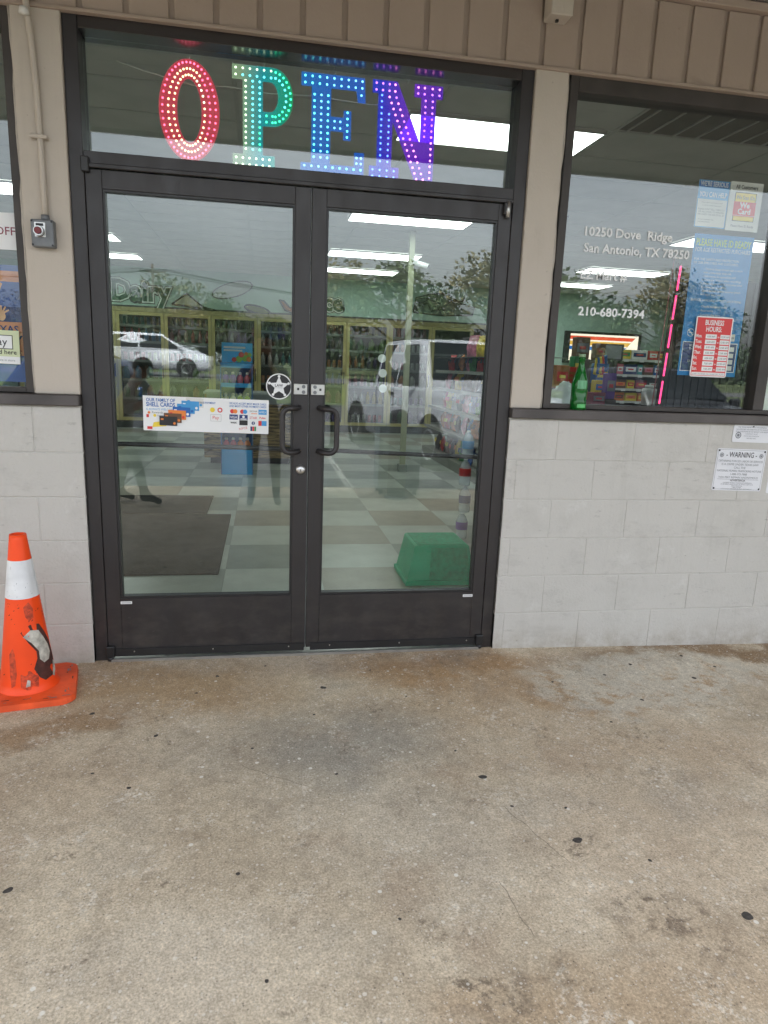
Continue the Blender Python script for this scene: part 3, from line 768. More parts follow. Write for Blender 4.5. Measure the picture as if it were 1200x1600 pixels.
# air vent in the ceiling
x0, y0 = cellx(1), celly(2)
t = thing('ceiling_vent', 'slatted grey air vent in the ceiling near the front window', 'air vent', (x0+CW/2, y0+CD/2, CH-0.01))
part('vent_back', mat('vent_dark', (0.10, 0.095, 0.085), 0.7), [(x0+0.02, x0+CW-0.02, y0+0.02, y0+CD-0.02, CH+0.004, CH+0.018)], t)
for k in range(7):
    bm = NB(); xk = x0+0.08+k*0.185; bx(bm, xk, xk+0.012, y0+0.02, y0+CD-0.02, CH-0.006, CH+0.0035); mk('vent_slat', bm, M_tbar, t)
# sprinkler head
t = thing('sprinkler_head', 'small dark sprinkler head hanging from the ceiling', 'sprinkler', (3.05, 4.3, CH-0.09))
bm = NB(); cyl(bm, (3.05, 4.3, CH-0.06), (3.05, 4.3, CH), 0.012); mk('stem', bm, M_black, t)
bm = NB(); cyl(bm, (3.05, 4.3, CH-0.075), (3.05, 4.3, CH-0.06), 0.045, 0.05); mk('deflector', bm, M_black, t)

# ------------------------------------------------------------------ row of glass-door coolers
M_olive = mat('cooler_frame', (0.42, 0.365, 0.14), 0.4, 0.1, 0.12, 4)
M_olive2 = mat('cooler_header', (0.32, 0.28, 0.12), 0.4, 0.1, 0.12, 4)
M_coolin = mat('cooler_inside', (0.045, 0.05, 0.048), 0.6, 0, 0.1)  # darkened to stand for the dim light inside the cooler
M_shelf = mat('wire_shelf', (0.36, 0.38, 0.36), 0.5, 0.1, 0.05)
M_cshelf = mat('shaded_cooler_shelf', (0.15, 0.16, 0.15), 0.5, 0.1, 0.05)  # darker copy of the shelf grey, cooler shade put into the colour
cool = thing('drinks_cooler', 'long wall of drinks coolers with olive yellow door frames', 'cooler', (0.6, 11.5, 0))
part('base_panel', M_coolin, [(-5.05, 4.61, 11.45, 12.45, 0.021, 0.165)], cool)
part('header_rail', M_olive2, [(-5.05, 4.61, 11.44, 11.60, 2.335, 2.415)], cool)
part('back_panel', M_coolin, [(-5.05, 4.61, 12.40, 12.45, 0.17, 2.42), (-5.06, -5.0, 11.61, 12.39, 0.17, 2.42), (4.56, 4.615, 11.61, 12.39, 0.17, 2.42)], cool)
part('top_panel', M_coolin, [(-5.05, 4.61, 11.61, 12.45, 2.425, 2.46)], cool)
M_coolamp = emit('cooler_tube', (0.9, 1.0, 0.95), 0.22)
CP = 0.925; edges = [-2.19+CP*k for k in range(-3, 8)]
for k, xe in enumerate(edges[:-1]):
    a, b = xe+0.012, xe+CP-0.012
    bm = NB(); f_ = 0.055
    bx(bm, a, a+f_, 11.44, 11.50, 0.17, 2.33); bx(bm, b-f_, b, 11.44, 11.50, 0.17, 2.33)
    bx(bm, a+f_+.0005, b-f_-.0005, 11.44, 11.50, 0.17, 0.235); bx(bm, a+f_+.0005, b-f_-.0005, 11.44, 11.50, 2.265, 2.33)
    d = mk('cooler_door', bm, M_olive, cool)
    part('glass_pane', M_glass_cool, [(a+f_-.004, b-f_+.004, 11.465, 11.475, 0.232, 2.268)], d)
    bm = NB(); tube(bm, [(b-0.03, 11.44, 1.05), (b-0.03, 11.40, 1.07), (b-0.03, 11.40, 1.28), (b-0.03, 11.44, 1.30)], 0.011, 8); mk('handle', bm, M_black, d)
for k, xe in enumerate(edges): part('mullion', M_olive2, [(xe-0.0115, xe+0.0115, 11.452, 11.60, 0.17, 2.333)], cool)
for k, xe in enumerate(edges[:-1]):
    part('light_tube', M_coolamp, [(xe+0.03, xe+0.05, 11.56, 11.58, 0.3, 2.2)], cool)
SH = [0.20, 0.60, 0.98, 1.36, 1.74, 2.06]
for zz in SH: part('shelf', M_cshelf, [(-4.95, 4.55, 11.63, 12.35, zz, zz+0.02), (-4.95, 4.55, 11.615, 11.63, zz-0.015, zz+0.035)], cool)
# drinks on the shelves
def bottle_mesh(r, h, kind):
    bm = NB()
    if kind == 'can': lathe(bm, [(0.0, 0), (r*0.9, 0), (r, 0.01), (r, h-0.015), (r*0.8, h), (0, h)], 10)
    elif kind == 'jug': lathe(bm, [(0, 0), (r, 0), (r, h*0.62), (r*0.75, h*0.78), (r*0.35, h*0.9), (r*0.35, h), (0, h)], 10)
    else: lathe(bm, [(0, 0), (r, 0.004), (r, h*0.55), (r*0.8, h*0.68), (r*0.4, h*0.84), (r*0.4, h*0.95), (r*0.48, h*0.95), (r*0.48, h), (0, h)], 10)
    return bm
palette = [('red', M_red), ('orange', M_orange), ('yellow', M_yellow), ('dark blue', M_blue), ('light blue', M_sky), ('dark green', M_green), ('lime green', M_lime),
           ('purple', M_purple), ('pink', M_pink), ('brown', M_brown), ('teal', M_teal), ('white', M_white), ('pale grey', M_offwhite)]
def dim(nm, c): return mat('drink_'+nm.replace(' ', '_'), c, 0.35, 0, 0.3, 25)  # drink colours lowered to stand for the dim light in the cooler
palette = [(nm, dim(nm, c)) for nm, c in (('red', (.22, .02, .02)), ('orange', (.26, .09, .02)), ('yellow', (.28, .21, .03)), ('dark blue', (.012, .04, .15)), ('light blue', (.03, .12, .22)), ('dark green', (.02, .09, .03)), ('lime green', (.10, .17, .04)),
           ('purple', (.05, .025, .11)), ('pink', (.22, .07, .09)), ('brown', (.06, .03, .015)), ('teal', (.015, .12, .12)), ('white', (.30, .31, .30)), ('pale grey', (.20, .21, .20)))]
DP = {}
shelfname = ['bottom', 'second', 'third', 'fourth', 'fifth', 'top']
doorname = {1: 'the cooler door left of Dairy', 2: 'the cooler door under Dairy', 3: 'the cooler door after Dairy', 4: 'the cooler door behind the blue rack',
            5: 'the cooler door before Juice', 6: 'the cooler door under Juice', 7: 'the cooler door behind the column', 8: 'the last cooler door'}
rng = random.Random(3)
for k in (1, 2, 3, 4, 5, 6, 7, 8):
    xe = edges[k]
    for s_, zz in enumerate(SH[:6]):
        if s_ == 0 and k in (2, 3, 4): continue
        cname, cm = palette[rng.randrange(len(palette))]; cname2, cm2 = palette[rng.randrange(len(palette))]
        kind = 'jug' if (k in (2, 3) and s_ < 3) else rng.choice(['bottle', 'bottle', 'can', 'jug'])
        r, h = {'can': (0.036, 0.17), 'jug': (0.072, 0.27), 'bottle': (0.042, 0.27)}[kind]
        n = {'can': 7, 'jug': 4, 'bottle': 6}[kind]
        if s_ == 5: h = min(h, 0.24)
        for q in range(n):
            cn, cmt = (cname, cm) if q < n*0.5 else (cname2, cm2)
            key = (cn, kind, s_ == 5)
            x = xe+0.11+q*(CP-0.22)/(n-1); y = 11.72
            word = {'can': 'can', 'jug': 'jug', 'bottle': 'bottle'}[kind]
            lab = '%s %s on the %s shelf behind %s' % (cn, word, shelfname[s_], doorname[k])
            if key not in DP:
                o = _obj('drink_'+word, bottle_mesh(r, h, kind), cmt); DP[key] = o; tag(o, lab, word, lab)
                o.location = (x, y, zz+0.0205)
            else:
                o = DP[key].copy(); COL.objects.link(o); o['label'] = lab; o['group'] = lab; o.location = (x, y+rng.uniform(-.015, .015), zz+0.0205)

# ------------------------------------------------------------------ lettering and pictures on the green wall
M_outl = mat('dark_outline', (0.02, 0.035, 0.03), 0.5, 0, 0.05)
M_letgreen = mat('letter_green', (0.002, 0.085, 0.028), 0.45, 0, 0.05)
M_letwhite = mat('letter_cream', (0.80, 0.90, 0.82), 0.5, 0, 0.05)
def wallword(word, x, z, h, label, y=11.60, xs=1.0):
    root = thing('wall_lettering', label, 'lettering', (x, y, z))
    for nm, b_, dy, mt in (('outline', 0.105, 0.0, M_outl), ('white_edge', 0.080, -0.006, M_letwhite), ('letters', 0.030, -0.012, M_letgreen)):
        vs, fs, x0, x1 = text_geo(word, b_); k = h/0.73
        w0 = text_geo(word, 0.018); cxx = (w0[2]+w0[3])/2
        V = [((a-cxx)*k*xs, dy, c*k) for a, c in vs]; n0 = len(V)
        mkl(nm, (V, fs), mt, root)
    return root
wallword('Dairy', -2.63, 2.56, 0.40, 'large green Dairy lettering on the wall above the coolers', xs=0.92)
wallword('Juice', 0.98, 2.56, 0.36, 'large green Juice lettering on the wall above the coolers', xs=0.92)
def outline_pic(name, label, cat, pts, y, col, lw=0.018):
    root = thing(name, label, cat, (sum(p[0] for p in pts)/len(pts), y, min(p[1] for p in pts)))
    V = [(p[0], y-0.004, p[1]) for p in pts]; bm = NB(); vv = [bm.verts.new(p) for p in V]; bm.faces.new(vv); mk('picture_fill', bm, col, root)
    bm = NB(); tube(bm, [(p[0], y-0.004, p[1]) for p in pts+[pts[0]]], lw, 6); mk('picture_outline', bm, M_outl, root)
    return root
def ell(x, z, rx, rz, n=18, rot=0): return [(x+rx*math.cos(2*PI*i/n)*math.cos(rot)-rz*math.sin(2*PI*i/n)*math.sin(rot), z+rx*math.cos(2*PI*i/n)*math.sin(rot)+rz*math.sin(2*PI*i/n)*math.cos(rot)) for i in range(n)]
M_bread = mat('pale_picture', (0.52, 0.55, 0.40), 0.5, 0, 0.15, 3)
M_peel = mat('orange_picture', (0.38, 0.13, 0.03), 0.5, 0, 0.2, 3)
outline_pic('wall_picture', 'yellow wedge picture on the wall right of the Dairy lettering', 'wall picture', [(-2.05, 2.52), (-1.75, 2.74), (-1.45, 2.50), (-1.2, 2.44)], 11.60, M_bread)
outline_pic('wall_picture', 'pale loaf picture on the wall in the middle', 'wall picture', ell(-0.85, 2.86, 0.42, 0.14, rot=0.3), 11.60, M_wallw, 0.010)
outline_pic('wall_picture', 'olive oval picture on the wall below the pale loaf', 'wall picture', ell(-0.35, 2.50, 0.26, 0.07, rot=-0.2), 11.60, mat('olive_picture', (0.20, 0.24, 0.06), 0.5))
outline_pic('wall_picture', 'orange crescent picture left of the Juice lettering', 'wall picture', [(0.10, 2.72), (0.22, 2.52), (0.40, 2.46), (0.58, 2.54), (0.62, 2.66), (0.46, 2.56), (0.32, 2.58), (0.2, 2.7)], 11.60, M_peel)
st = outline_pic('wall_picture', 'large dark line drawing on the wall right of the column', 'wall picture', [(2.95, 2.62), (3.0, 2.92), (3.35, 3.02), (3.7, 3.05), (4.0, 2.85), (4.32, 2.78), (4.28, 2.62), (3.6, 2.58)], 11.60, mat('drawing_grey', (0.15, 0.21, 0.17), 0.6, 0, 0.6, 7), 0.014)
bm = NB(); rg = random.Random(5)
for q in range(18):
    xa = rg.uniform(3.05, 4.1); za = rg.uniform(2.64, 2.9); tube(bm, [(xa, 11.592, za), (xa+rg.uniform(-.12, .2), 11.592, za+rg.uniform(-.03, .1)), (xa+rg.uniform(-.2, .3), 11.592, za+rg.uniform(-.08, .08))], 0.010, 5)
mk('picture_lines', bm, M_outl, st)

# ------------------------------------------------------------------ support column with camera
M_pole = mat('pale_yellow_paint', (0.40, 0.42, 0.29), 0.5, 0, 0.06)
t = thing('support_column', 'pale yellow square support column in the middle of the shop', 'column', (1.70, 6.0, FZ))
bm = NB(); bx(bm, 1.665, 1.738, 5.965, 6.035, FZ, CH-0.007, 0.004); mk('shaft', bm, M_pole, t)
bm = NB(); bx(bm, 1.64, 1.763, 5.94, 6.06, FZ+0.0005, FZ+0.10, 0.004); mk('base_boot', bm, M_tile_d, t)
t = thing('security_camera', 'white security camera mounted high on the support column', 'camera', (1.78, 5.93, 2.75))
bm = NB(); cyl(bm, (1.72, 5.93, 2.80), (1.90, 5.85, 2.74), 0.035, 0.04); mk('housing', bm, M_white, t)
bm = NB(); cyl(bm, (1.70, 5.964, 2.84), (1.76, 5.93, 2.80), 0.015); mk('bracket', bm, M_white, t)
bm = NB(); cyl(bm, (1.901, 5.8495, 2.7397), (1.91, 5.8455, 2.7367), 0.03); mk('lens', bm, M_black, t)

# ------------------------------------------------------------------ blue drinks rack
RX0, RX1, RY0, RY1 = -0.745, -0.350, 5.55, 5.90
M_rack = mat('rack_blue', (0.02, 0.36, 0.78), 0.35, 0, 0.08, 4)
M_rackd = mat('rack_dark_blue', (0.010, 0.13, 0.38), 0.4, 0, 0.08, 4)
rk = thing('display_rack', 'tall blue drinks rack with picture header card', 'display rack', ((RX0+RX1)/2, 5.72, FZ))
part('side_panel', M_rackd, [(RX0, RX0+0.012, RY0, RY1, FZ, 1.42)], rk); part('side_panel', M_rackd, [(RX1-0.012, RX1, RY0, RY1, FZ, 1.42)], rk)
part('back_panel', M_rackd, [(RX0+0.0125, RX1-0.0125, RY1-0.012, RY1, FZ, 1.42)], rk)
part('base_panel', M_rack, [(RX0+0.0125, RX1-0.0125, RY0, RY0+0.012, FZ, 0.30)], rk)
for zz in (0.30, 0.56, 0.86, 1.12):
    part('shelf', M_rack, [(RX0+0.0125, RX1-0.0125, RY0+0.0125, RY1-0.0125, zz, zz+0.012), (RX0+0.0125, RX1-0.0125, RY0-0.004, RY0+0.012, zz+0.0005, zz+0.055)], rk)
hc = part('header_card', mat('card_sky', (0.05, 0.40, 0.75), 0.4, 0, 0.1, 3), [(RX0+0.005, RX1-0.005, RY1-0.03, RY1-0.018, 1.425, 1.67)], rk)
part('header_base', M_rack, [(RX0+0.0125, RX1-0.0125, RY0+0.05, RY1-0.05, 1.36, 1.42)], rk)
sr = random.Random(9)
bm = NB()
for (u, v, rr) in ((0.30, 0.06, 0.045), (0.22, 0.045, 0.04), (0.35, 0.10, 0.03)): cyl(bm, (RX0+u, RY1-0.034, 1.425+v), (RX0+u, RY1-0.0301, 1.425+v), rr, n=18)
mk('fruit_print', bm, M_lime, rk)
bm = NB()
for (u, v, rr) in ((0.25, 0.10, 0.035), (0.16, 0.035, 0.03)): cyl(bm, (RX0+u, RY1-0.036, 1.425+v), (RX0+u, RY1-0.0342, 1.425+v), rr, n=18)
mk('fruit_print', bm, M_red, rk)
bm = NB()
for (u, v, rr) in ((0.345, 0.045, 0.032), (0.31, 0.115, 0.022)): cyl(bm, (RX0+u, RY1-0.037, 1.425+v), (RX0+u, RY1-0.0361, 1.425+v), rr, n=18)
mk('fruit_print', bm, M_orange, rk)
bm = NB(); bx(bm, RX0+0.03, RX0+0.30, RY1-0.032, RY1-0.0302, 1.60, 1.625); bx(bm, RX0+0.03, RX0+0.26, RY1-0.032, RY1-0.0302, 1.565, 1.585); mk('lettering_print', bm, M_offwhite, rk)
def rack_bottle(x, z, mt, name):
    t = thing('drink_bottle', name, 'bottle', (x, RY0+0.075, z), group=None)
    bm = NB(); lathe(bm, [(0, 0), (0.036, 0.003), (0.040, 0.03), (0.034, 0.055), (0.041, 0.085), (0.036, 0.115), (0.018, 0.135), (0.018, 0.145), (0, 0.145)], 14); smooth(mkl('body', bm, mt, t))
    bm = NB(); lathe(bm, [(0.0, 0.146), (0.02, 0.146), (0.02, 0.165), (0.012, 0.178), (0, 0.178)], 12); mkl('cap', bm, M_offwhite, t)
for row, (zz, cs) in enumerate(((1.1325, (('purple', M_purple), ('purple', M_purple), ('pink', M_pink), ('pink', M_pink))),
                                (0.8725, (('clear', M_offwhite), ('clear', M_offwhite), ('green', M_lime), ('green', M_lime))),
                                (0.5725, (('orange', M_orange), ('yellow', M_yellow), ('red', M_red), ('red', M_red))),
                                (0.3125, (('pink', M_pink), ('pink', M_pink), ('orange', M_orange), ('orange', M_orange))))):
    for q, (cn, mt) in enumerate(cs):
        side = ('far left', 'second from left', 'third from left', 'far right')[q]
        rack_bottle(RX0+0.065+q*0.088, zz, mt, '%s bottle %s on the %s shelf of the blue rack' % (cn, side, ('top', 'second', 'third', 'lowest')[row]))

# ------------------------------------------------------------------ wood clad freezer behind the rack
def mat_wood(name, c0, c1, sc=3.0):
    mt, t, b = principled(name); N = t.nodes.new; L = t.links.new
    oi = N('ShaderNodeObjectInfo'); c = N('ShaderNodeTexCoord'); ad = N('ShaderNodeVectorMath'); ad.operation = 'ADD'
    L(c.outputs['Object'], ad.inputs[0]); L(oi.outputs['Random'], ad.inputs[1])
    mp = N('ShaderNodeMapping'); mp.inputs['Scale'].default_value = (1.2, 6, 14); L(ad.outputs['Vector'], mp.inputs['Vector'])
    n = N('ShaderNodeTexNoise'); n.inputs['Scale'].default_value = sc; n.inputs['Detail'].default_value = 6; n.inputs['Distortion'].default_value = 1.2; L(mp.outputs['Vector'], n.inputs['Vector'])
    r = N('ShaderNodeValToRGB'); r.color_ramp.elements[0].position = 0.40; r.color_ramp.elements[0].color = tuple(c0)+(1,); r.color_ramp.elements[1].position = 0.56; r.color_ramp.elements[1].color = tuple(c1)+(1,)
    L(n.outputs['Fac'], r.inputs['Fac']); L(r.outputs['Color'], b.inputs['Base Color']); b.inputs['Roughness'].default_value = 0.55
    return mt
M_wood = mat_wood('burnt_pine', (0.045, 0.022, 0.010), (0.36, 0.24, 0.10))
wd = thing('wooden_display', 'plank clad wooden display island behind the blue rack', 'display stand', (-0.4, 6.85, FZ))
part('inner_case', M_black, [(-1.0, 0.205, 6.53, 7.2, FZ+0.10, 0.865)], wd)
part('top_lid', M_shelf, [(-1.03, 0.235, 6.48, 7.23, 0.99, 1.02), (-0.99, 0.19, 6.54, 7.18, 0.866, 0.9895)], wd)
for q in range(9):
    bm = NB(); z0 = FZ+0.085+q*0.085; bx(bm, -1.03, 0.235, 6.50, 6.525, z0+0.002, z0+0.082, 0.003); mk('plank', bm, M_wood, wd)
    bm = NB(); bx(bm, 0.210, 0.235, 6.527, 7.2, z0+0.002, z0+0.082, 0.003); mk('plank', bm, M_wood, wd)
part('plinth', M_black, [(-0.95, 0.15, 6.56, 7.15, FZ+.0005, FZ+0.0985)], wd)

# ------------------------------------------------------------------ mats and step box
M_mat = mat('rubber_mat', (0.017, 0.016, 0.014), 0.95, 0, 0.35, 14, 0.9, 120)
bm = NB(); bx(bm, -2.0, -0.51, 1.30, 3.16, FZ+0.0005, FZ+0.012, 0.004)
o = mk('floor_mat', bm, M_mat); tag(o, 'large dark entrance mat lying just inside the door', 'mat')
bm = NB(); bx(bm, -2.25, -0.735, 3.20, 4.08, FZ+0.0005, FZ+0.012, 0.004)
o = mk('floor_mat', bm, M_mat); tag(o, 'second dark mat behind the large entrance mat', 'mat')
M_greenbox = mat('green_plastic', (0.001, 0.50, 0.25), 0.42, 0, 0.10, 6, 0.06, 60)
M_greentop = mat('green_grip', (0.002, 0.36, 0.18), 0.7, 0, 0.25, 30, 0.5, 120)
sb = thing('step_box', 'green plastic step box standing inside the right door', 'step stool', (0.95, 1.4, FZ))
bm = NB()
def taper(bm, bot, top, z0, z1):
    A = [bm.verts.new((p[0], p[1], z0)) for p in bot]; B = [bm.verts.new((p[0], p[1], z1)) for p in top]
    for i in range(4):
        j = (i+1) % 4; bm.faces.new((A[i], A[j], B[j], B[i]))
    bm.faces.new(A[::-1]); bm.faces.new(B); return bm
taper(bm, [(0.735, 1.00), (1.205, 1.00), (1.205, 1.40), (0.735, 1.40)], [(0.785, 1.02), (1.155, 1.02), (1.155, 1.385), (0.785, 1.385)], FZ+0.03, 0.290)
bmesh.ops.bevel(bm, geom=list(bm.edges), offset=0.006, segments=2, affect='EDGES'); mk('body', bm, M_greenbox, sb)
part('foot_rim', M_greenbox, [(0.722, 1.215, 0.988, 1.412, FZ+.0005, FZ+0.034)], sb, 0.004)
part('grip_top', M_greentop, [(0.800, 1.140, 1.035, 1.37, 0.2902, 0.2945)], sb, 0.001)
bm = NB(); taper(bm, [(0.885, 0.998), (1.175, 0.998), (1.175, 1.02), (0.885, 1.02)], [(0.895, 1.0125), (1.135, 1.0125), (1.135, 1.03), (0.895, 1.03)], 0.06, 0.275); mk('front_panel', bm, M_greentop, sb)

# ------------------------------------------------------------------ snack rack on the right
def pillow_bag(w, h, d, seed):
    rr = random.Random(seed); bm = NB(); nx, nz_ = 7, 9; F_ = []; B_ = []
    for j in range(nz_):
        v = j/(nz_-1)
        fr_, bk = [], []
        for i in range(nx):
            u = i/(nx-1); bul = (math.sin(PI*u)**0.7)*(math.sin(PI*min(max((v-0.06)/0.88, 0), 1))**0.6)*d/2
            bul *= 1+rr.uniform(-.18, .18); x = (u-0.5)*w*(1-0.05*math.sin(PI*v)); z = v*h
            fr_.append(bm.verts.new((x, -bul-0.002, z))); bk.append(bm.verts.new((x, bul+0.002, z)))
        F_.append(fr_); B_.append(bk)
    for j in range(nz_-1):
        for i in range(nx-1):
            for G_, fl in ((F_, 0), (B_, 1)):
                q = [G_[j][i], G_[j][i+1], G_[j+1][i+1], G_[j+1][i]]
                f = bm.faces.new(q[::-1] if fl else q); f.smooth = True
    for j in range(nz_-1):
        bm.faces.new((F_[j][0], F_[j+1][0], B_[j+1][0], B_[j][0])); bm.faces.new((F_[j][-1], B_[j][-1], B_[j+1][-1], F_[j+1][-1]))
    for i in range(nx-1):
        bm.faces.new((F_[0][i], B_[0][i], B_[0][i+1], F_[0][i+1])); bm.faces.new((F_[-1][i], F_[-1][i+1], B_[-1][i+1], B_[-1][i]))
    return bm
def foil(name, col): return mat(name, tuple(x*1.0 for x in col), 0.42, 0.0, 0.45, 16, 0.35, 18, spec=0.35)
foils = [('red', foil('foil_red', (0.50, 0.03, 0.03))), ('yellow', foil('foil_yellow', (0.62, 0.45, 0.04))), ('blue', foil('foil_blue', (0.03, 0.12, 0.42))), ('green', foil('foil_green', (0.05, 0.26, 0.07))),
         ('orange', foil('foil_orange', (0.58, 0.19, 0.03))), ('white', foil('foil_white', (0.60, 0.60, 0.56))), ('brown', foil('foil_brown', (0.14, 0.07, 0.035))), ('pink', foil('foil_pink', (0.60, 0.20, 0.30))), ('black', foil('foil_black', (0.03, 0.03, 0.035)))]
GX, GY0, GY1 = 2.46, 4.15, 8.1
gr = thing('snack_rack', 'long grey metal snack rack packed with bags on the right', 'shelf rack', (2.9, 6.1, FZ))
M_gond = mat('gondola_grey', (0.26, 0.255, 0.235), 0.5, 0.1, 0.08)
part('base_deck', M_gond, [(GX, 3.3, GY0, GY1, FZ+.0005, 0.16)], gr)
part('back_panel', M_gond, [(2.93, 2.97, GY0, GY1, 0.161, 1.62)], gr)
SZ = [0.16, 0.50, 0.82, 1.12, 1.40]
for s_, zz in enumerate(SZ[1:]): part('shelf', M_gond, [(GX+0.04+0.05*s_, 2.93-.0005, GY0, GY1, zz, zz+0.018), (GX+0.03+0.05*s_, GX+0.0395+0.05*s_, GY0, GY1, zz-0.015, zz+0.03)], gr)
for yy in (GY0-0.02, GY1-0.012): part('end_upright', M_gond, [(2.90, 3.0, yy, yy+0.018, 0.161, 1.64)], gr)
bagm = {}
brg = random.Random(21); cnt = {}
ordw = ['first', 'second', 'third', 'fourth', 'fifth', 'sixth', 'seventh', 'eighth', 'ninth', 'tenth', 'eleventh', 'twelfth']
for s_, zz in enumerate(SZ):
    y = GY0+0.16; q = 0
    while y < GY1-0.1 and q < 12:
        cn, cmt = brg.choice(foils); v = brg.randrange(3)
        w, h, d = ((0.24, 0.28, 0.11), (0.20, 0.24, 0.09), (0.27, 0.26, 0.12))[v]
        key = (cn, v)
        lab = '%s snack bag, %s from the front on the %s shelf of the snack rack' % (cn, ordw[q], ('bottom', 'second', 'third', 'fourth', 'top')[s_])
        if key not in bagm:
            o = _obj('snack_bag', pillow_bag(w, h, d, hash(v) % 97+len(cn)), cmt)
            mkl('printed_label', ([(-w*0.3, -d*0.55, h*0.45), (w*0.3, -d*0.55, h*0.45), (w*0.3, -d*0.52, h*0.68), (-w*0.3, -d*0.52, h*0.68)], [(0, 1, 2, 3)]), brg.choice([M_yellow, M_navy, M_red, M_brown, M_orange, M_ink]), o)
            bagm[key] = o
            tag(o, lab, 'snack bag', 'snack bags on the rack')
        else:
            o = dup(bagm[key], (0, 0, 0), None, lab)
        o.location = (GX+0.15+0.05*s_+brg.uniform(-.02, .02), y, zz+(0.0185 if s_ else 0.0005)); o.rotation_euler = (R(brg.uniform(-12, -4)), 0, R(-90+brg.uniform(-14, 14)))
        y += w+brg.uniform(0.03, 0.09); q += 1
# big packs on top of the rack
tops = [('green', 4.45, 0.16, 0.20), ('white', 4.80, 0.20, 0.24), ('red', 5.2, 0.18, 0.22), ('blue', 5.65, 0.2, 0.26), ('yellow', 6.1, 0.18, 0.2), ('pink', 6.55, 0.18, 0.22)]
fd = dict(foils)
for q, (cn, y, hw, h) in enumerate(tops):
    o = _obj('snack_pack', pillow_bag(0.36, h+0.1, 0.16, q+50), fd[cn]); o.location = (2.78, y, 1.62+0.005); o.rotation_euler = (R(-6), 0, R(-90+brg.uniform(-15, 15)))
    tag(o, 'large %s snack pack standing on top of the snack rack, %s from the front' % (cn, ordw[q]), 'snack pack', 'packs on top of the snack rack')
part('top_shelf', M_gond, [(2.62, 3.25, GY0, GY1, 1.6225, 1.6245)], gr)
# stack of water bottles by the right door stile
M_pet = clear_plastic('clear_pet', (0.72, 0.82, 0.86), 0.45, 0.08)
for q in range(4):
    t = thing('water_bottle', 'clear water bottle, %s from the floor in the stack beside the right door' % ordw[q], 'bottle', (1.47+0.012*(q % 2), 2.25, FZ+0.002+q*0.232), group='water bottles stacked by the door')
    bm = NB(); lathe(bm, [(0, 0), (0.046, 0.003), (0.05, 0.04), (0.046, 0.06), (0.05, 0.08), (0.046, 0.10), (0.05, 0.15), (0.034, 0.19), (0.016, 0.21), (0.016, 0.218), (0, 0.218)], 16); mkl('body', bm, M_pet, t)
    bm = NB(); lathe(bm, [(0.0505, 0.082), (0.0512, 0.084), (0.0512, 0.146), (0.0505, 0.148)], 16); mkl('paper_label', bm, [M_purple, M_navy, M_red, M_sky][q], t)
    bm = NB(); lathe(bm, [(0, 0.2185), (0.018, 0.2185), (0.018, 0.231), (0, 0.231)], 12); mkl('cap', bm, M_white, t)

# ------------------------------------------------------------------ behind the right window: ledge, counter, goods
def PX(x, y): return CX+(x-CX)*(y-CY)/(-CY)
def PZ(z, y): return CZ+(z-CZ)*(y-CY)/(-CY)
M_lam = mat('dark_laminate', (0.055, 0.045, 0.040), 0.45, 0, 0.2, 4)
ct = thing('service_counter', 'dark service counter behind the right window', 'counter', (3.0, 2.4, FZ))
part('counter_body', M_lam, [(1.75, 4.9, 2.05, 2.65, FZ+.0005, 1.02)], ct); part('counter_top', M_lam, [(1.70, 4.95, 2.0, 2.7, 1.0205, 1.06)], ct, 0.004)
lg = thing('window_ledge', 'narrow display ledge just inside the right window', 'ledge', (1.55, 0.55, FZ))
part('ledge_top', M_lam, [(1.20, 2.75, 0.24, 0.80, 1.13, 1.16)], lg, 0.003); part('ledge_body', M_lam, [(1.24, 2.72, 0.27, 0.77, FZ+.0005, 1.1295)], lg)
# crumpled white plastic bag on the ledge
bm = NB(); bmesh.ops.create_icosphere(bm, subdivisions=4, radius=1.0); rb = random.Random(4)
import mathutils
for v in bm.verts:
    n_ = mathutils.noise.fractal(v.co*2.3, 1.0, 2.0, 4)*0.22
    v.co *= 1+n_; v.co.x *= 0.105; v.co.y *= 0.08; v.co.z = max(v.co.z, -0.75)*0.135
    if v.co.z > 0.07: v.co.x *= 0.75
zmin = min(v.co.z for v in bm.verts)
bmesh.ops.translate(bm, verts=bm.verts, vec=(1.462, 0.42, 1.161-zmin))
o = smooth(mk('plastic_bag', bm, mat('white_film', (0.66, 0.76, 0.72), 0.35, 0, 0.06, 8, 0.3, 30))); tag(o, 'crumpled white plastic bag in the corner of the right window', 'bag')
# shelf unit behind the counter
def at(xf, zf, y): return PX(xf, y), PZ(zf, y)
def pack(name, label, cat, x, y, z, w, d, h, mt, mt2, rotz=0.0, group=None):
    t = thing(name, label, cat, (x, y, z), (0, 0, rotz), group)
    bm = NB(); bx(bm, -w/2, w/2, -d/2, d/2, 0, h, min(0.004, h*.1)); mkl('carton', bm, mt, t)
    bm = NB(); bx(bm, -w*0.4, w*0.4, -d/2-0.001, -d/2+0.002, h*0.3, h*0.72); mkl('printed_band', bm, mt2, t)
    bm = NB(); bx(bm, -w*0.22, w*0.22, -d/2-0.0016, -d/2-0.0009, h*0.44, h*0.58); mkl('printed_mark', bm, M_red if mt2 is not M_red else M_yellow, t)
    return t
sg = random.Random(12)
YS = 3.3
sxa, sxb = PX(1.535, YS), PX(1.765, YS)
UZ = [PZ(z, YS) for z in (1.315, 1.377, 1.447, 1.522)]
su = thing('shelf_unit', 'dark shelf unit with pale price rails behind the counter', 'shelf unit', ((sxa+sxb)/2, YS+.2, FZ))
part('back_panel', M_lam, [(sxa, sxb, YS+.36, YS+.38, FZ+.0005, UZ[3])], su)
for xx in (sxa-.021, sxb+.001): part('side_panel', M_lam, [(xx, xx+0.02, YS+.01, YS+.38, FZ+.0005, UZ[3])], su)
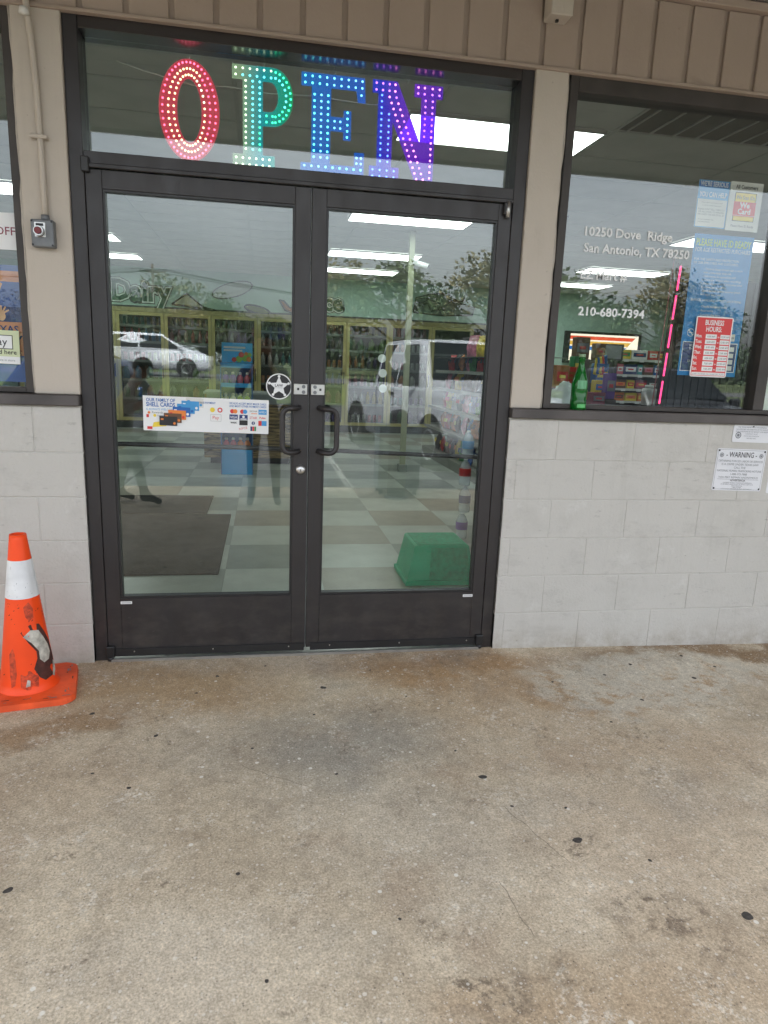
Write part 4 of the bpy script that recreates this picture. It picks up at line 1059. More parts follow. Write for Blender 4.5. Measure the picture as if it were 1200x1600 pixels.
for zz in UZ:
    part('shelf', M_lam, [(sxa, sxb, YS, YS+.3595, zz, zz+0.012)], su); part('price_rail', M_offwhite, [(sxa, sxb, YS-.012, YS-.0005, zz-0.006, zz+0.016)], su)
    for q in range(3):
        bm = NB(); u = sxa+.06+q*.17; bx(bm, u, u+.05, YS-.0145, YS-.0125, zz-.012, zz+.014); mk('price_tag', bm, M_white, su)
rowsU = [(UZ[0], [('orange', M_orange, M_brown, .11), ('yellow', M_yellow, M_orange, .13), ('amber', M_orange, M_yellow, .10), ('brown', M_brown, M_orange, .11)], 'bottom'),
         (UZ[1], [('brown', M_brown, M_orange, .12), ('yellow', M_yellow, M_red, .08), ('dark red', M_maroon, M_red, .13), ('black', M_black, M_offwhite, .11)], 'second'),
         (UZ[2], [('pink', M_pink, M_offwhite, .07), ('navy blue', M_navy, M_white, .14), ('teal', M_teal, M_white, .05), ('brown', M_brown, M_pink, .11), ('blue', M_blue, M_white, .07)], 'third'),
         (UZ[3], [('yellow', M_yellow, M_green, .14), ('white', M_white, M_navy, .17), ('red', M_red, M_white, .10), ('maroon', M_maroon, M_yellow, .06)], 'top')]
for zz, lst, rn in rowsU:
    x = sxa+.01
    for q, (cn, a, b, w) in enumerate(lst):
        h = {'bottom': .085, 'second': .09, 'third': .105, 'top': .095}[rn]
        pack('goods_box', '%s box %s from the left on the %s shelf behind the counter' % (cn, ordw[q], rn), 'box', x+w/2, YS+.09, zz+0.0125, w, 0.14, h, a, b, sg.uniform(-.05, .05)); x += w+0.012
# till screen
YT = 2.3
t = thing('till_screen', 'black framed till screen standing on the counter', 'monitor', (PX(1.51, YT), YT, 1.06))
(xa, za), (xb, zb) = at(1.463, 1.528, YT), at(1.548, 1.592, YT)
part('bezel', M_black, [(xa-0.012, xb+0.022, YT, YT+.03, za-0.022, zb+0.012)], t, 0.003)
part('screen', mat('grey_screen', (0.32, 0.34, 0.36), 0.2, 0, 0.05), [(xa, xb, YT-.003, YT-.0003, za, zb)], t)
part('stand', M_black, [((xa+xb)/2-0.02, (xa+xb)/2+0.02, YT+.01, YT+.03, 1.0605, za-.0225)], t); part('foot', M_black, [((xa+xb)/2-0.08, (xa+xb)/2+0.08, YT-.06, YT+.10, 1.0602, 1.0755)], t)
# cartons and bottles on stepped stands, seen low in the window
items = [ # label, facade x, foot z, depth, width, height, colours
 ('orange pouch carton at the left end of the window goods', 1.232, 1.375, 1.15, 0.10, 0.15, M_peel, M_red),
 ('red carton standing left of the green bottle', 1.278, 1.395, 1.35, 0.085, 0.12, M_red, M_peel),
 ('green and yellow carton tower behind the green bottle', 1.318, 1.415, 1.5, 0.085, 0.17, M_green, M_yellow),
 ('dark brown carton tower left of the till screen', 1.330, 1.520, 1.9, 0.115, 0.165, M_brown, M_greyink),
 ('brown tube display beside the till screen', 1.425, 1.520, 1.95, 0.085, 0.125, M_brown, M_peel),
 ('blue candy carton in front of the till', 1.443, 1.405, 1.45, 0.10, 0.14, M_blue, M_yellow),
 ('yellow candy carton low in front of the till', 1.446, 1.352, 1.25, 0.085, 0.095, M_yellow, M_blue),
 ('purple candy carton low in the right window', 1.500, 1.330, 1.10, 0.065, 0.17, M_purple, M_greyink),
 ('maroon carton low beside the green bottle', 1.435, 1.300, 1.05, 0.10, 0.08, M_maroon, M_greyink)]
cr2 = thing('candy_stand', 'dark stepped candy stand between window ledge and counter', 'display stand', (1.9, 1.4, FZ))
for q, (lab, xf, zf, y, w, h, a, b) in enumerate(items):
    x, z = at(xf, zf, y)
    part('step', M_lam, [(x-w/2-0.004, x+w/2+0.004, y-0.05, y+0.05, FZ+.0005+0.0002*q, z-0.001)], cr2)
    pack('candy_carton', lab, 'carton', x, y, z, w, 0.08, h, a, b, sg.uniform(-.12, .12))
# upright packets fanned out in the blue carton
x, z = at(1.452, 1.45, 1.40)
for q in range(5):
    o = _obj('candy_bar', pillow_bag(0.028, 0.12, 0.010, q), [M_yellow, M_blue, M_yellow, M_red, M_blue][q]); o.location = (x-.05+q*.022, 1.40+.002*q, z-.005+.006*q); o.rotation_euler = (R(-14), R(14-3*q), R(6))
    tag(o, '%s candy bar, %s from the left in the fanned display' % (['yellow', 'blue', 'pale yellow', 'red', 'dark blue'][q], ordw[q]), 'candy bar', 'fanned candy bars')
# clear plastic tub right of the shelf unit
x, z = at(1.725, 1.305, 1.6)
tb = thing('plastic_tub', 'clear plastic tub standing beside the pink light strip', 'tub', (x, 1.6, z))
bm = NB(); lathe(bm, [(0, 0), (.05, 0), (.058, .10), (.050, .125), (.03, .13), (0, .13)], 18); mkl('body', bm, clear_plastic('frosted_tub', (.55, .58, .56), .55, .3), tb)
bm = NB(); lathe(bm, [(0, .131), (.036, .131), (.036, .15), (0, .152)], 16); mkl('lid', bm, M_offwhite, tb)
part('step', M_lam, [(x-.06, x+.06, 1.54, 1.66, FZ+.0005, z-.001)], cr2)
# backlit stripe board on the back wall
M_frame = mat('board_frame', (0.018, 0.022, 0.022), 0.4)
mb = thing('menu_board', 'backlit striped board in a black frame on the back wall', 'light board', (7.35, 11.58, 1.72))
part('frame', M_frame, [(6.46, 8.32, 11.54, 11.615, 1.70, 2.40)], mb, 0.006)
eb = lambda n, c, s_: emit(n, c, s_)
for (z0, z1, nm, c, st_) in ((2.30, 2.345, 'glow_cream', (1, .88, .70), 1.3), (2.225, 2.298, 'glow_red', (0.9, .10, .04), 1.0), (2.19, 2.223, 'glow_cream', 0, 0), (2.105, 2.188, 'glow_yellow', (1, .58, .10), 0.9), (2.075, 2.103, 'glow_cream', 0, 0), (2.0, 2.073, 'glow_blue', (.02, .16, .55), 0.9), (1.76, 1.998, 'glow_cream', 0, 0)):
    bm = NB(); V = [bm.verts.new(p) for p in ((6.58, 11.536, z0), (8.20-(2.345-z0)*0.9, 11.536, z0), (8.20-(2.345-z1)*0.9, 11.536, z1), (6.58, 11.536, z1))]
    bm.faces.new(V); mk('light_stripe', bm, emit(nm, c, st_) if st_ else MAT['glow_cream'], mb)
bm = NB(); V = [bm.verts.new(p) for p in ((7.68, 11.535, 1.76), (8.24, 11.535, 1.76), (8.24, 11.535, 2.345), (8.205, 11.535, 2.345))]; bm.faces.new(V); mk('light_stripe', bm, MAT['glow_cream'], mb)
# dark panel and pink light strip standing at the glass
pn = thing('dark_panel', 'tall dark ribbed panel behind the blue poster in the right window', 'panel', (2.25, 0.55, FZ))
M_ribbed = mat('ribbed_dark', (0.030, 0.031, 0.034), 0.5, 0, 0.2, 6)
YCB = 0.30
xca = PX(1.818, YCB)
part('panel_sheet', M_ribbed, [(xca, PX(2.30, YCB), YCB, YCB+.05, 1.1605, PZ(1.935, YCB))], pn)
for k in range(11): part('rib', M_ribbed, [(xca+0.008+k*0.045, xca+0.026+k*0.045, YCB-.008, YCB-.0005, 1.17, PZ(1.935, YCB)-0.01)], pn)
ls = thing('light_strip', 'upright pink neon light strip inside the right window', 'light strip', (1.83, 0.062, 1.30))
yL = 0.066; xt, xb_ = PX(1.815, yL), PX(1.788, yL); zt, zb_ = PZ(2.0, yL), 1.30
bm = NB(); tube(bm, [(xb_-0.004, yL+0.012, zb_), (xt-0.004, yL+0.012, zt)], 0.011, 6); mk('channel', bm, M_black, ls)
M_neon = emit('neon_pink', (1.0, 0.06, 0.22), 2.6)
for k in range(5):
    f0, f1 = k/5+0.015, (k+1)/5-0.02
    bm = NB(); tube(bm, [(xb_+(xt-xb_)*f, yL, zb_+(zt-zb_)*f) for f in (f0, f1)], 0.0046, 8); mk('neon_segment', bm, M_neon, ls)
bm = NB(); tube(bm, [(xb_-0.034, yL+0.01, zb_), (xt-0.034, yL+0.01, zt+0.03)], 0.0028, 6); mk('edge_rail', bm, mat('rose_edge', (0.32, 0.13, 0.14), 0.4), ls)

# ------------------------------------------------------------------ glowing OPEN letters in the transom
def curve_plate(loops, thick):
    cu = bpy.data.curves.new('plate', 'CURVE'); cu.dimensions = '2D'; cu.fill_mode = 'BOTH'; cu.extrude = thick/2
    for lp in loops:
        sp = cu.splines.new('POLY'); sp.points.add(len(lp)-1)
        for p, c in zip(sp.points, lp): p.co = (c[0], c[1], 0, 1)
        sp.use_cyclic_u = True
    o = bpy.data.objects.new('plate', cu); me = bpy.data.meshes.new_from_object(o)
    vs = [(v.co.x, v.co.z, v.co.y) for v in me.vertices]; fs = [tuple(p.vertices)[::-1] for p in me.polygons]
    bpy.data.objects.remove(o); bpy.data.meshes.remove(me); bpy.data.curves.remove(cu)
    return vs, fs
def led(V, F, x, z, r=0.0048, n=8):
    k = len(V)
    for i in range(n): V.append((x+r*math.cos(2*PI*i/n), -0.004, z+r*math.sin(2*PI*i/n)))
    for i in range(n): V.append((x+r*0.6*math.cos(2*PI*i/n), -0.009, z+r*0.6*math.sin(2*PI*i/n)))
    for i in range(n):
        j = (i+1) % n; F.append((k+i, k+j, k+n+j, k+n+i))
    F.append(tuple(range(k+n, k+2*n)))
LEDS = {'pink': emit('led_pink', (1.0, 0.10, 0.20), 5.0), 'warm': emit('led_warm', (1.0, 0.72, 0.38), 4.0), 'pale': emit('led_pale', (0.75, 1.0, 0.62), 3.6), 'green': emit('led_green', (0.05, 1.0, 0.42), 4.0),
        'cyan': emit('led_cyan', (0.12, 0.85, 1.0), 4.5), 'azure': emit('led_azure', (0.16, 0.55, 1.0), 4.5), 'blue': emit('led_blue', (0.10, 0.22, 1.0), 5.0), 'magenta': emit('led_magenta', (1.0, 0.25, 0.75), 4.5), 'violet': emit('led_violet', (0.50, 0.15, 1.0), 4.5)}
def acryl(name, stops):
    """edge-lit acrylic sheet: clear plastic that glows in the colours of its lamps, bands across its width"""
    mt = bpy.data.materials.new(name); mt.use_nodes = True; t = mt.node_tree
    for n in list(t.nodes): t.nodes.remove(n)
    N = t.nodes.new; L = t.links.new
    c = N('ShaderNodeTexCoord'); sp = N('ShaderNodeSeparateXYZ'); L(c.outputs['Object'], sp.inputs[0])
    mr = N('ShaderNodeMapRange'); mr.inputs['From Min'].default_value = -0.16; mr.inputs['From Max'].default_value = 0.16; L(sp.outputs['X'], mr.inputs['Value'])
    r = N('ShaderNodeValToRGB'); L(mr.outputs['Result'], r.inputs['Fac'])
    while len(r.color_ramp.elements) < len(stops): r.color_ramp.elements.new(0.5)
    for e, (p, cc) in zip(r.color_ramp.elements, stops): e.position = p; e.color = tuple(cc)+(1,)
    em = N('ShaderNodeEmission'); em.inputs['Strength'].default_value = 0.12; L(r.outputs['Color'], em.inputs['Color'])
    tr = N('ShaderNodeBsdfTransparent'); L(r.outputs['Color'], tr.inputs['Color']); ms = N('ShaderNodeMixShader'); ms.inputs['Fac'].default_value = 0.62
    o = N('ShaderNodeOutputMaterial'); L(tr.outputs[0], ms.inputs[1]); L(em.outputs[0], ms.inputs[2]); L(ms.outputs[0], o.inputs['Surface'])
    return mt
AC = {'O': acryl('acrylic_rose', [(0, (0.9, .10, .16)), (1, (0.9, .12, .18))]), 'P': acryl('acrylic_teal', [(0.2, (.45, .62, .40)), (0.5, (0.0, .55, .62)), (1, (0, .62, .22))]),
      'E': acryl('acrylic_blue', [(0, (.02, .30, .85)), (1, (.05, .22, .85))]), 'N': acryl('acrylic_violet', [(0.1, (.04, .08, .9)), (0.55, (.30, .05, .85)), (1, (.20, .03, .8))])}
YO = 0.118
def letter(ch, x0, x1, z0, z1, loops, dots, label):
    kx = (YO-CY)/(-CY)
    X0, X1, Z0, Z1 = PX(x0, YO), PX(x1, YO), PZ(z0, YO), PZ(z1, YO)
    cx_, cz_ = (X0+X1)/2, (Z0+Z1)/2; w, h = X1-X0, Z1-Z0
    f = lambda p: ((p[0]-0.5)*w, (p[1]-0.5)*h)
    t = thing('light_letter', label, 'light-up letter', (cx_, YO, cz_))
    vs, fs = curve_plate([[f(p) for p in lp] for lp in loops], 0.003)
    mkl('acrylic_plate', (vs, fs), AC[ch], t)
    G_ = {}
    for (u, v, c) in dots:
        V, F = G_.setdefault(c, ([], [])); led(V, F, *f((u, v)))
    for c, g in G_.items():
        o = mkl('led_bulbs', g, LEDS[c], t); o['kind'] = 'stuff'
    # hanging wire
    bm = NB(); tube(bm, [(0, 0, h/2-0.005), (0.01, 0.012, h/2+0.02), (0.0, 0.02, 2.719-cz_)], 0.0016, 5); mkl('hanging_wire', bm, M_offwhite, t)
def ellp(rx, rz, n=40): return [(0.5+rx*math.cos(2*PI*i/n), 0.5+rz*math.sin(2*PI*i/n)) for i in range(n)]
dots = []
for rx, rz, n, c in ((0.44, 0.465, 44, 'pink'), (0.345, 0.405, 40, 'warm'), (0.255, 0.345, 34, 'warm')):
    for i in range(n):
        a = 2*PI*(i+0.5)/n; cc = c
        if rx < 0.4 and -0.6 < math.atan2(math.sin(a), math.cos(a)) < 0.9 and rx > 0.3: cc = 'pink'
        if rx < 0.3 and 0.2 < (a % (2*PI)) < 1.2: cc = 'pale'
        dots.append((0.5+rx*math.cos(a), 0.5+rz*math.sin(a), cc))
letter('O', -0.640, -0.394, 2.262, 2.652, [ellp(0.5, 0.5), ellp(0.20, 0.31)], dots, 'glowing red letter O hanging in the transom window')
# P
bowl_o = [(0.66, 1.0)]+[(0.66+0.34*math.sin(PI*i/16), 0.715+0.285*math.cos(PI*i/16)) for i in range(1, 16)]+[(0.66, 0.43)]
bowl_i = [(0.50, 0.86), (0.62, 0.86)]+[(0.62+0.13*math.sin(PI*i/10), 0.715+0.145*math.cos(PI*i/10)) for i in range(1, 10)]+[(0.62, 0.57), (0.50, 0.57)]
Pout = [(0.0, 1.0)]+bowl_o+[(0.50, 0.43), (0.50, 0.14), (0.70, 0.14), (0.70, 0.0), (0.0, 0.0), (0.0, 0.14), (0.17, 0.14), (0.17, 0.86), (0.0, 0.86)]
dots = []
for z in [0.19+0.055*i for i in range(13)]:
    for q, u in enumerate((0.22, 0.335, 0.45)): dots.append((u, z, 'pale' if q == 0 else ('cyan' if q == 1 else ('green' if z < .45 else 'cyan'))))
for u in [0.06+0.11*i for i in range(6)]:
    for z in (0.035, 0.10): dots.append((u, z, 'pale'))
for u in [0.06+0.115*i for i in range(6)]:
    for z in (0.90, 0.965): dots.append((u, z, 'pale' if z > .95 or u < .1 else 'cyan'))
for rr, n, c in (((0.30, 0.245), 13, 'green'), ((0.225, 0.19), 10, 'green')):
    for i in range(n):
        a = PI*(i+0.7)/(n+0.4); dots.append((0.66+rr[0]*math.sin(a), 0.715+rr[1]*math.cos(a), c if rr[0] > .25 or i > 6 else 'cyan'))
for u in (0.56, 0.66): dots.append((u, 0.47, 'green')); dots.append((u, 0.53, 'green'))
letter('P', -0.342, -0.088, 2.256, 2.654, [Pout, bowl_i], dots, 'glowing green letter P hanging in the transom window')
# E
Eout = [(0, 1), (0.98, 1), (1.0, 0.76), (0.88, 0.76), (0.85, 0.87), (0.46, 0.87), (0.46, 0.60), (0.66, 0.60), (0.66, 0.67), (0.78, 0.67), (0.78, 0.38), (0.66, 0.38), (0.66, 0.46), (0.46, 0.46), (0.46, 0.13), (0.84, 0.13), (0.84, 0.27), (1.0, 0.27), (1.0, 0.0), (0, 0), (0, 0.13), (0.16, 0.13), (0.16, 0.87), (0, 0.87)]
dots = []
for z in [0.19+0.0605*i for i in range(11)]:
    for q, u in enumerate((0.205, 0.31, 0.415)): dots.append((u, z, 'cyan' if q != 1 else 'azure'))
for u in [0.06+0.111*i for i in range(9)]:
    for z in (0.035, 0.098): dots.append((u, z, 'cyan' if u > .3 else 'azure'))
    for z in (0.90, 0.965): dots.append((min(u, .94), z, 'cyan' if u < .35 else 'azure'))
for z in (0.16, 0.215):
    for u in (0.88, 0.95): dots.append((u, z, 'azure'))
for u in (0.93,): dots.append((u, 0.83, 'azure'))
for z in (0.49, 0.555):
    for u in (0.52, 0.61): dots.append((u, z, 'azure'))
for z in (0.41, 0.47, 0.53, 0.59, 0.65): dots.append((0.72, z, 'cyan'))
letter('E', -0.054, 0.224, 2.248, 2.654, [Eout], dots, 'glowing blue letter E hanging in the transom window')
# N
Nout = [(0.02, 1.0), (0.36, 1.0), (0.70, 0.42), (0.70, 0.87), (0.60, 0.87), (0.60, 1.0), (1.0, 1.0), (1.0, 0.87), (0.91, 0.87), (0.91, 0.0), (0.66, 0.0), (0.31, 0.60), (0.31, 0.14), (0.42, 0.14), (0.42, 0.0), (0.0, 0.0), (0.0, 0.14), (0.10, 0.14), (0.10, 0.87), (0.02, 0.87)]
dots = []
for z in [0.19+0.06*i for i in range(12)]:
    dots.append((0.15, z, 'blue'))
    if z < 0.72: dots.append((0.255, z, 'blue'))
for u in (0.05, 0.15, 0.25, 0.35):
    for z in (0.035, 0.10): dots.append((u, z, 'blue'))
for u in (0.07, 0.16, 0.25, 0.33):
    for z in (0.90, 0.965): dots.append((u, z, 'violet' if u < .3 else 'magenta'))
for u in (0.65, 0.74, 0.85, 0.95):
    for z in (0.905, 0.965): dots.append((u, z, 'magenta' if z > .95 else 'violet'))
for z in [0.06+0.06*i for i in range(14)]:
    dots.append((0.86, z, 'magenta' if z < .5 else 'violet'))
    if z > 0.42: dots.append((0.76, z, 'violet'))
for i in range(15):
    f_ = i/14; u0 = 0.30+0.42*f_; z = 0.84-0.80*f_
    dots.append((u0-0.045, z, 'magenta'))
    dots.append((u0+0.05, z, 'magenta' if i % 4 else 'violet'))
letter('N', 0.247, 0.566, 2.256, 2.656, [Nout], dots, 'glowing purple letter N hanging in the transom window')
# thin cable linking the letters
bm = NB()
pts = [(PX(-0.80, .12), 0.125, 2.66), (PX(-0.70, .12), 0.125, 2.635), (PX(-0.5, .13), 0.13, 2.60), (PX(-0.36, .13), 0.13, 2.61), (PX(-0.2, .13), 0.13, 2.60), (PX(0.0, .13), 0.13, 2.61), (PX(0.24, .13), 0.13, 2.60), (PX(0.40, .13), 0.13, 2.61)]
tube(bm, pts, 0.0018, 5); o = mk('sign_cable', bm, M_offwhite); tag(o, 'thin pale cable running behind the OPEN letters', 'cable')

# ------------------------------------------------------------------ prints on the right window (stuck to the inside of the glass)
YP = 0.052
def psheet(name, label, cat, x0, x1, z0, z1, mt, y=YP, rot=0.0, rc=0.0):
    X0, X1, Z0, Z1 = PX(x0, y), PX(x1, y), PZ(z0, y), PZ(z1, y)
    return Sheet(name, label, cat, (X0+X1)/2, (Z0+Z1)/2, X1-X0, Z1-Z0, y, mt, rot, None, rc)
M_posterblue = mat('poster_blue', (0.0, 0.20, 0.52), 0.35, 0, 0.08, 2)
M_posterblue2 = mat('poster_blue_top', (0.045, 0.20, 0.46), 0.35, 0, 0.05, 2)
M_pgreen = mat('yellow_green_ink', (0.48, 0.62, 0.06), 0.5, 0, 0.04)
# long blue notice
p = psheet('window_poster', 'tall blue notice about having ID ready on the right window', 'poster', 1.868, 2.196, 1.462, 2.143, M_posterblue, y=YP+0.003)
w, h = p.w, p.h
p.text('PLEASE HAVE ID READY', 0, h/2-0.055, 0.034, M_pgreen, maxw=w*0.92, bold=0.02, xs=0.9)
p.text('FOR AGE RESTRICTED PURCHASES', 0, h/2-0.084, 0.021, M_white, maxw=w*0.92, xs=0.9)
y_ = h/2-0.125
for ln in ('FOR THE SAFETY AND PROTECTION', 'OF OUR EMPLOYEES AND CUSTOMERS:'):
    p.text(ln, -w*0.46, y_, 0.0115, M_white, 'l', maxw=w*0.75); y_ -= 0.017
y_ -= 0.010
for ln in ('- There is always limited cash in store', '   with a time-delay drop safe', '- Safe cannot be opened by staff', '- There are 24-hour video recordings', '- Please stop and hold all items when asked', '   by a member of staff', '- Smile for our camera security system', '   and enjoy your visit'):
    p.text(ln, -w*0.28, y_, 0.0105, M_white, 'l', maxw=w*0.68); y_ -= 0.0175
y_ -= 0.012
p.text('SERVICES AVAILABLE AT MOST LOCATIONS:', 0, y_, 0.0115, M_white, maxw=w*0.86); y_ -= 0.03
for ln in ('- Checks accepted today', '- Restrooms', '- Lottery, play here', '- Gift cards and phone cards', '- Money orders available', '- Most major credit and debit cards'):
    p.text(ln, -w*0.27, y_, 0.0115, M_white, 'l', maxw=w*0.62); y_ -= 0.0205
for k, (a, b) in enumerate(((M_sky, M_sky), (M_offwhite, M_navy), (M_offwhite, M_red), (M_offwhite, M_navy))):
    u = -w*0.36+k*0.066; p.rect(u, y_-0.038, u+0.058, y_-0.002, a, 0, 'card_mark')
    if k == 2: p.disc(u+0.023, y_-0.02, 0.013, M_red, 1); p.disc(u+0.036, y_-0.02, 0.013, M_orange, 2)
    elif k == 1: p.text('VISA', u+0.029, y_-0.026, 0.013, M_navy, layer=1)
    elif k == 3: p.text('DISCOVER', u+0.029, y_-0.025, 0.009, M_ink, layer=1, maxw=.05)
zc = -h/2+0.215; p.ring(-w*0.36, zc, 0.020, 0.003, M_white, 1); p.rect(-w*0.36-0.012, zc-0.002, -w*0.36+0.012, zc+0.002, M_white, 1, 'symbol'); p.poly([(-w*.36-.015, zc+.011), (-w*.36-.012, zc+.014), (-w*.36+.015, zc-.011), (-w*.36+.012, zc-.014)], M_white, 2, 'symbol')
p.rect(-w*0.47, -h/2+0.022, w*0.47, -h/2+0.170, M_navy, 0); p.frame(-w*0.47, -h/2+0.022, w*0.47, -h/2+0.170, 0.0035, M_white, 1)
for k, (ln, zz) in enumerate((('MONDAY -', .145), ('THURSDAY', .130), ('FRIDAY', .100), ('SATURDAY', .068), ('SUNDAY', .036))):
    p.text(ln, -w*0.10, -h/2+zz, 0.0125, M_white, 'r', layer=2, bold=.01)
for k in range(4): p.rect(w*0.24, -h/2+0.032+k*0.032, w*0.42, -h/2+0.055+k*0.032, M_offwhite, 2, 'hours_label')
p.done()
# we-be-serious notice
p = psheet('window_poster', 'small blue and white notice top left of the poster group on the window', 'poster', 1.856, 2.022, 2.172, 2.386, M_offwhite)
w, h = p.w, p.h
p.rect(-w/2, h*0.10, w/2, h/2, M_sky, 0); p.rect(-w/2, h*0.36, w/2, h/2-.0005, M_blue, 1)
p.text("WE'RE SERIOUS", 0, h*0.375, 0.023, M_white, layer=2, maxw=w*0.9, xs=0.8, bold=.02); p.text('YOU CAN HELP', 0, h*0.15, 0.024, M_white, layer=2, maxw=w*0.88, xs=.8, bold=.01)
for k, ln in enumerate(('Please report any concern to staff', 'or call the number listed below')): p.text(ln, 0, h*(0.02-0.06*k), 0.006, M_greyink, maxw=w*.7)
for k, ln in enumerate(("PLEASE DON'T SELL TOBACCO", 'OR ALCOHOL TO MINORS', 'WE CHECK THE AGE OF ALL ID')): p.text(ln, 0, h*(-0.13-0.055*k), 0.0085, M_greyink, maxw=w*.85)
for k, ln in enumerate(('For more information visit', 'your local authority')): p.text(ln, -w*.4, h*(-0.34-0.05*k), 0.006, M_greyink, 'l', maxw=w*.5)
p.frame(-w/2, -h/2, w/2, h/2-0.001, 0.004, M_sky, 2); p.done()
# we card
p = psheet('window_poster', 'white We Card poster with red and yellow box on the window', 'poster', 2.027, 2.205, 2.168, 2.392, M_offwhite, y=YP+0.0015)
w, h = p.w, p.h
p.text('All Customers', 0, h*0.36, 0.019, M_ink, bold=.02, maxw=w*.68, xs=.85)
p.rect(-w*.33, -h*.30, w*.33, h*.29, M_ink, 0); p.rect(-w*.31, -h*.285, w*.31, h*.275, M_yellow, 1)
p.text('We Scan IDs', 0, h*.15, .018, M_greyink, layer=2, maxw=w*.56, xs=.85, bold=.015)
p.rect(-w*.34, -h*.20, w*.34, h*.10, M_red, 2); p.text('We', 0, h*-.02, .026, M_white, layer=3, bold=.03); p.text('Card', 0, h*-.15, .026, M_white, layer=3, bold=.03)
p.rect(-w*.34, -h*.185, w*.34, -h*.178, M_white, 3); p.text('Please Have ID Ready', 0, -h*.42, .012, M_greyink, maxw=w*.7, bold=.01); p.done()
# business hours
p = psheet('hours_sign', 'red and white business hours sign over the blue notice', 'sign', 1.938, 2.145, 1.457, 1.756, M_white, y=0.0405, rc=0.010)
w, h = p.w, p.h
p.rect(-w/2+.006, -h/2+.026, w/2-.006, h/2-.006, M_red, 0); p.frame(-w/2+.006, -h/2+.006, w/2-.006, -h/2+.0255, .0025, M_red, 0)
p.text('BUSINESS', 0, h/2-.042, .026, M_white, bold=.02, xs=.72); p.text('HOURS:', 0, h/2-.074, .026, M_white, bold=.02, xs=.72)
for k, (dn, o1, c1) in enumerate((('Mon.', '6:00 AM', '12:00 AM'), ('Tues.', '6:00 AM', '12:00 AM'), ('Wed.', '6:00 AM', '12:00 AM'), ('Thur.', '6:00 AM', '12:00 AM'), ('Fri.', '6:00 AM', '12:00 AM'), ('Sat.', '7:00 AM', '12:00 AM'), ('Sun.', '7:00 AM', '12:00 AM'))):
    zz = h/2-.105-k*.0272
    p.text(dn, -w*.46, zz, .0175, M_white, 'l', bold=.02, xs=.72)
    p.rect(-w*.20, zz-.004, w*.10, zz+.0175, M_white, 1, 'hours_box'); p.rect(w*.20, zz-.004, w*.455, zz+.0175, M_white, 1, 'hours_box')
    p.text(o1, -w*.05, zz+.002, .0095, M_ink, layer=2, maxw=w*.24); p.text(c1, w*.33, zz+.002, .0095, M_ink, layer=2, maxw=w*.22); p.text('to', w*.15, zz+.001, .009, M_white, layer=1, bold=.02)
p.text('SORRY WE MISSED YOU, PLEASE CALL AGAIN', 0, -h/2+.0115, .007, M_greyink, maxw=w*.86); p.done()
# white vinyl address letters
def vinyl(name, lines, label):
    """each line: text, facade x0, x1, z baseline, cap height"""
    root = thing(name, label, 'lettering', (PX(lines[0][1], .041), 0.0412, lines[-1][3]))
    for (tx_, x0, x1, z, hh) in lines:
        vs, fs, a, b = text_geo(tx_, 0.026); k = hh/0.73; xs_ = (PX(x1, .041)-PX(x0, .041))/((b-a)*k)
        V = [(PX(x0, .041)+(c[0]-a)*k*xs_, 0.0412, PZ(z, .041)+c[1]*k) for c in vs]
        o = _obj('letters', (V, fs), M_white); o.parent = root; o.matrix_parent_inverse = Matrix.Translation(root.location).inverted()
    return root
vinyl('vinyl_address', [('10250 Dove  Ridge', 1.295, 1.752, 2.094, 0.042), ('San Antonio, TX 78250', 1.296, 1.853, 2.020, 0.042)], 'white vinyl street address lettering on the right window')
vinyl('vinyl_shop_name', [('EZ Mart #', 1.293, 1.535, 1.898, 0.040)], 'white vinyl shop name line under the address on the window')
vinyl('vinyl_phone_number', [('210-680-7394', 1.298, 1.650, 1.728, 0.042)], 'white vinyl phone number 210-680-7394 on the right window')
# paper sheet behind the next pane
p = psheet('window_paper', 'white paper sheet low in the window right of the mullion', 'paper', 2.37, 2.62, 1.30, 1.52, M_white, y=0.055, rot=R(-3)); p.text('NOTICE', 0, .03, .02, M_greyink); p.ring(-.04, -.03, .018, .003, M_greyink, 1); p.done()

# ------------------------------------------------------------------ metal signs on the block wall
M_signw = mat('sign_enamel', (0.72, 0.73, 0.76), 0.35, 0.0, 0.04, 4)
def wallsign(label, x0, x1, z0, z1, rot=0.0): return Sheet('warning_sign', label, 'sign', (x0+x1)/2, (z0+z1)/2, x1-x0, z1-z0, FY-0.0035, M_signw, rot, None, 0.010, 0.0025)
p = wallsign('white metal WARNING sign screwed to the block wall', 2.140, 2.434, 0.868, 1.092, R(1.2)); w, h = p.w, p.h
p.text('- WARNING -', 0, h*.30, .030, M_ink, bold=.005, xs=.95, maxw=w*.62)
for u in (-w*.40, w*.40): p.disc(u, h*.345, .012, M_greyink, 1); p.ring(u, h*.345, .008, .002, M_signw, 2)
for k, ln in enumerate(('OBTAINING FORCED LABOR OR SERVICES', 'IS A CRIME UNDER TEXAS LAW', 'CALL THE', 'NATIONAL HUMAN TRAFFICKING HOTLINE', '1-888-373-7888', 'YOU MAY REMAIN ANONYMOUS')):
    p.text(ln, 0, h*(.185-.078*k), .0115, M_greyink, maxw=w*.9)
p.rect(-w*.42, -h*.232, w*.42, -h*.226, M_greyink, 1, 'rule_line'); p.text('ADVERTENCIA', 0, -h*.275, .010, M_ink, bold=.01)
for k, ln in enumerate(('OBTENER TRABAJO O SERVICIOS FORZADOS', 'ES UN DELITO BAJO LA LEY DE TEXAS. LLAME A LA', 'LINEA NACIONAL', '1-888-373-7888', 'USTED PUEDE PERMANECER EN EL ANONIMATO')): p.text(ln, 0, -h*(.325+.037*k), .0062, M_greyink, maxw=w*.86)
for u in (-w*.46, w*.46):
    for v in (-h*.45, h*.45): p.disc(u, v, .005, M_ink, 2, 'screw')
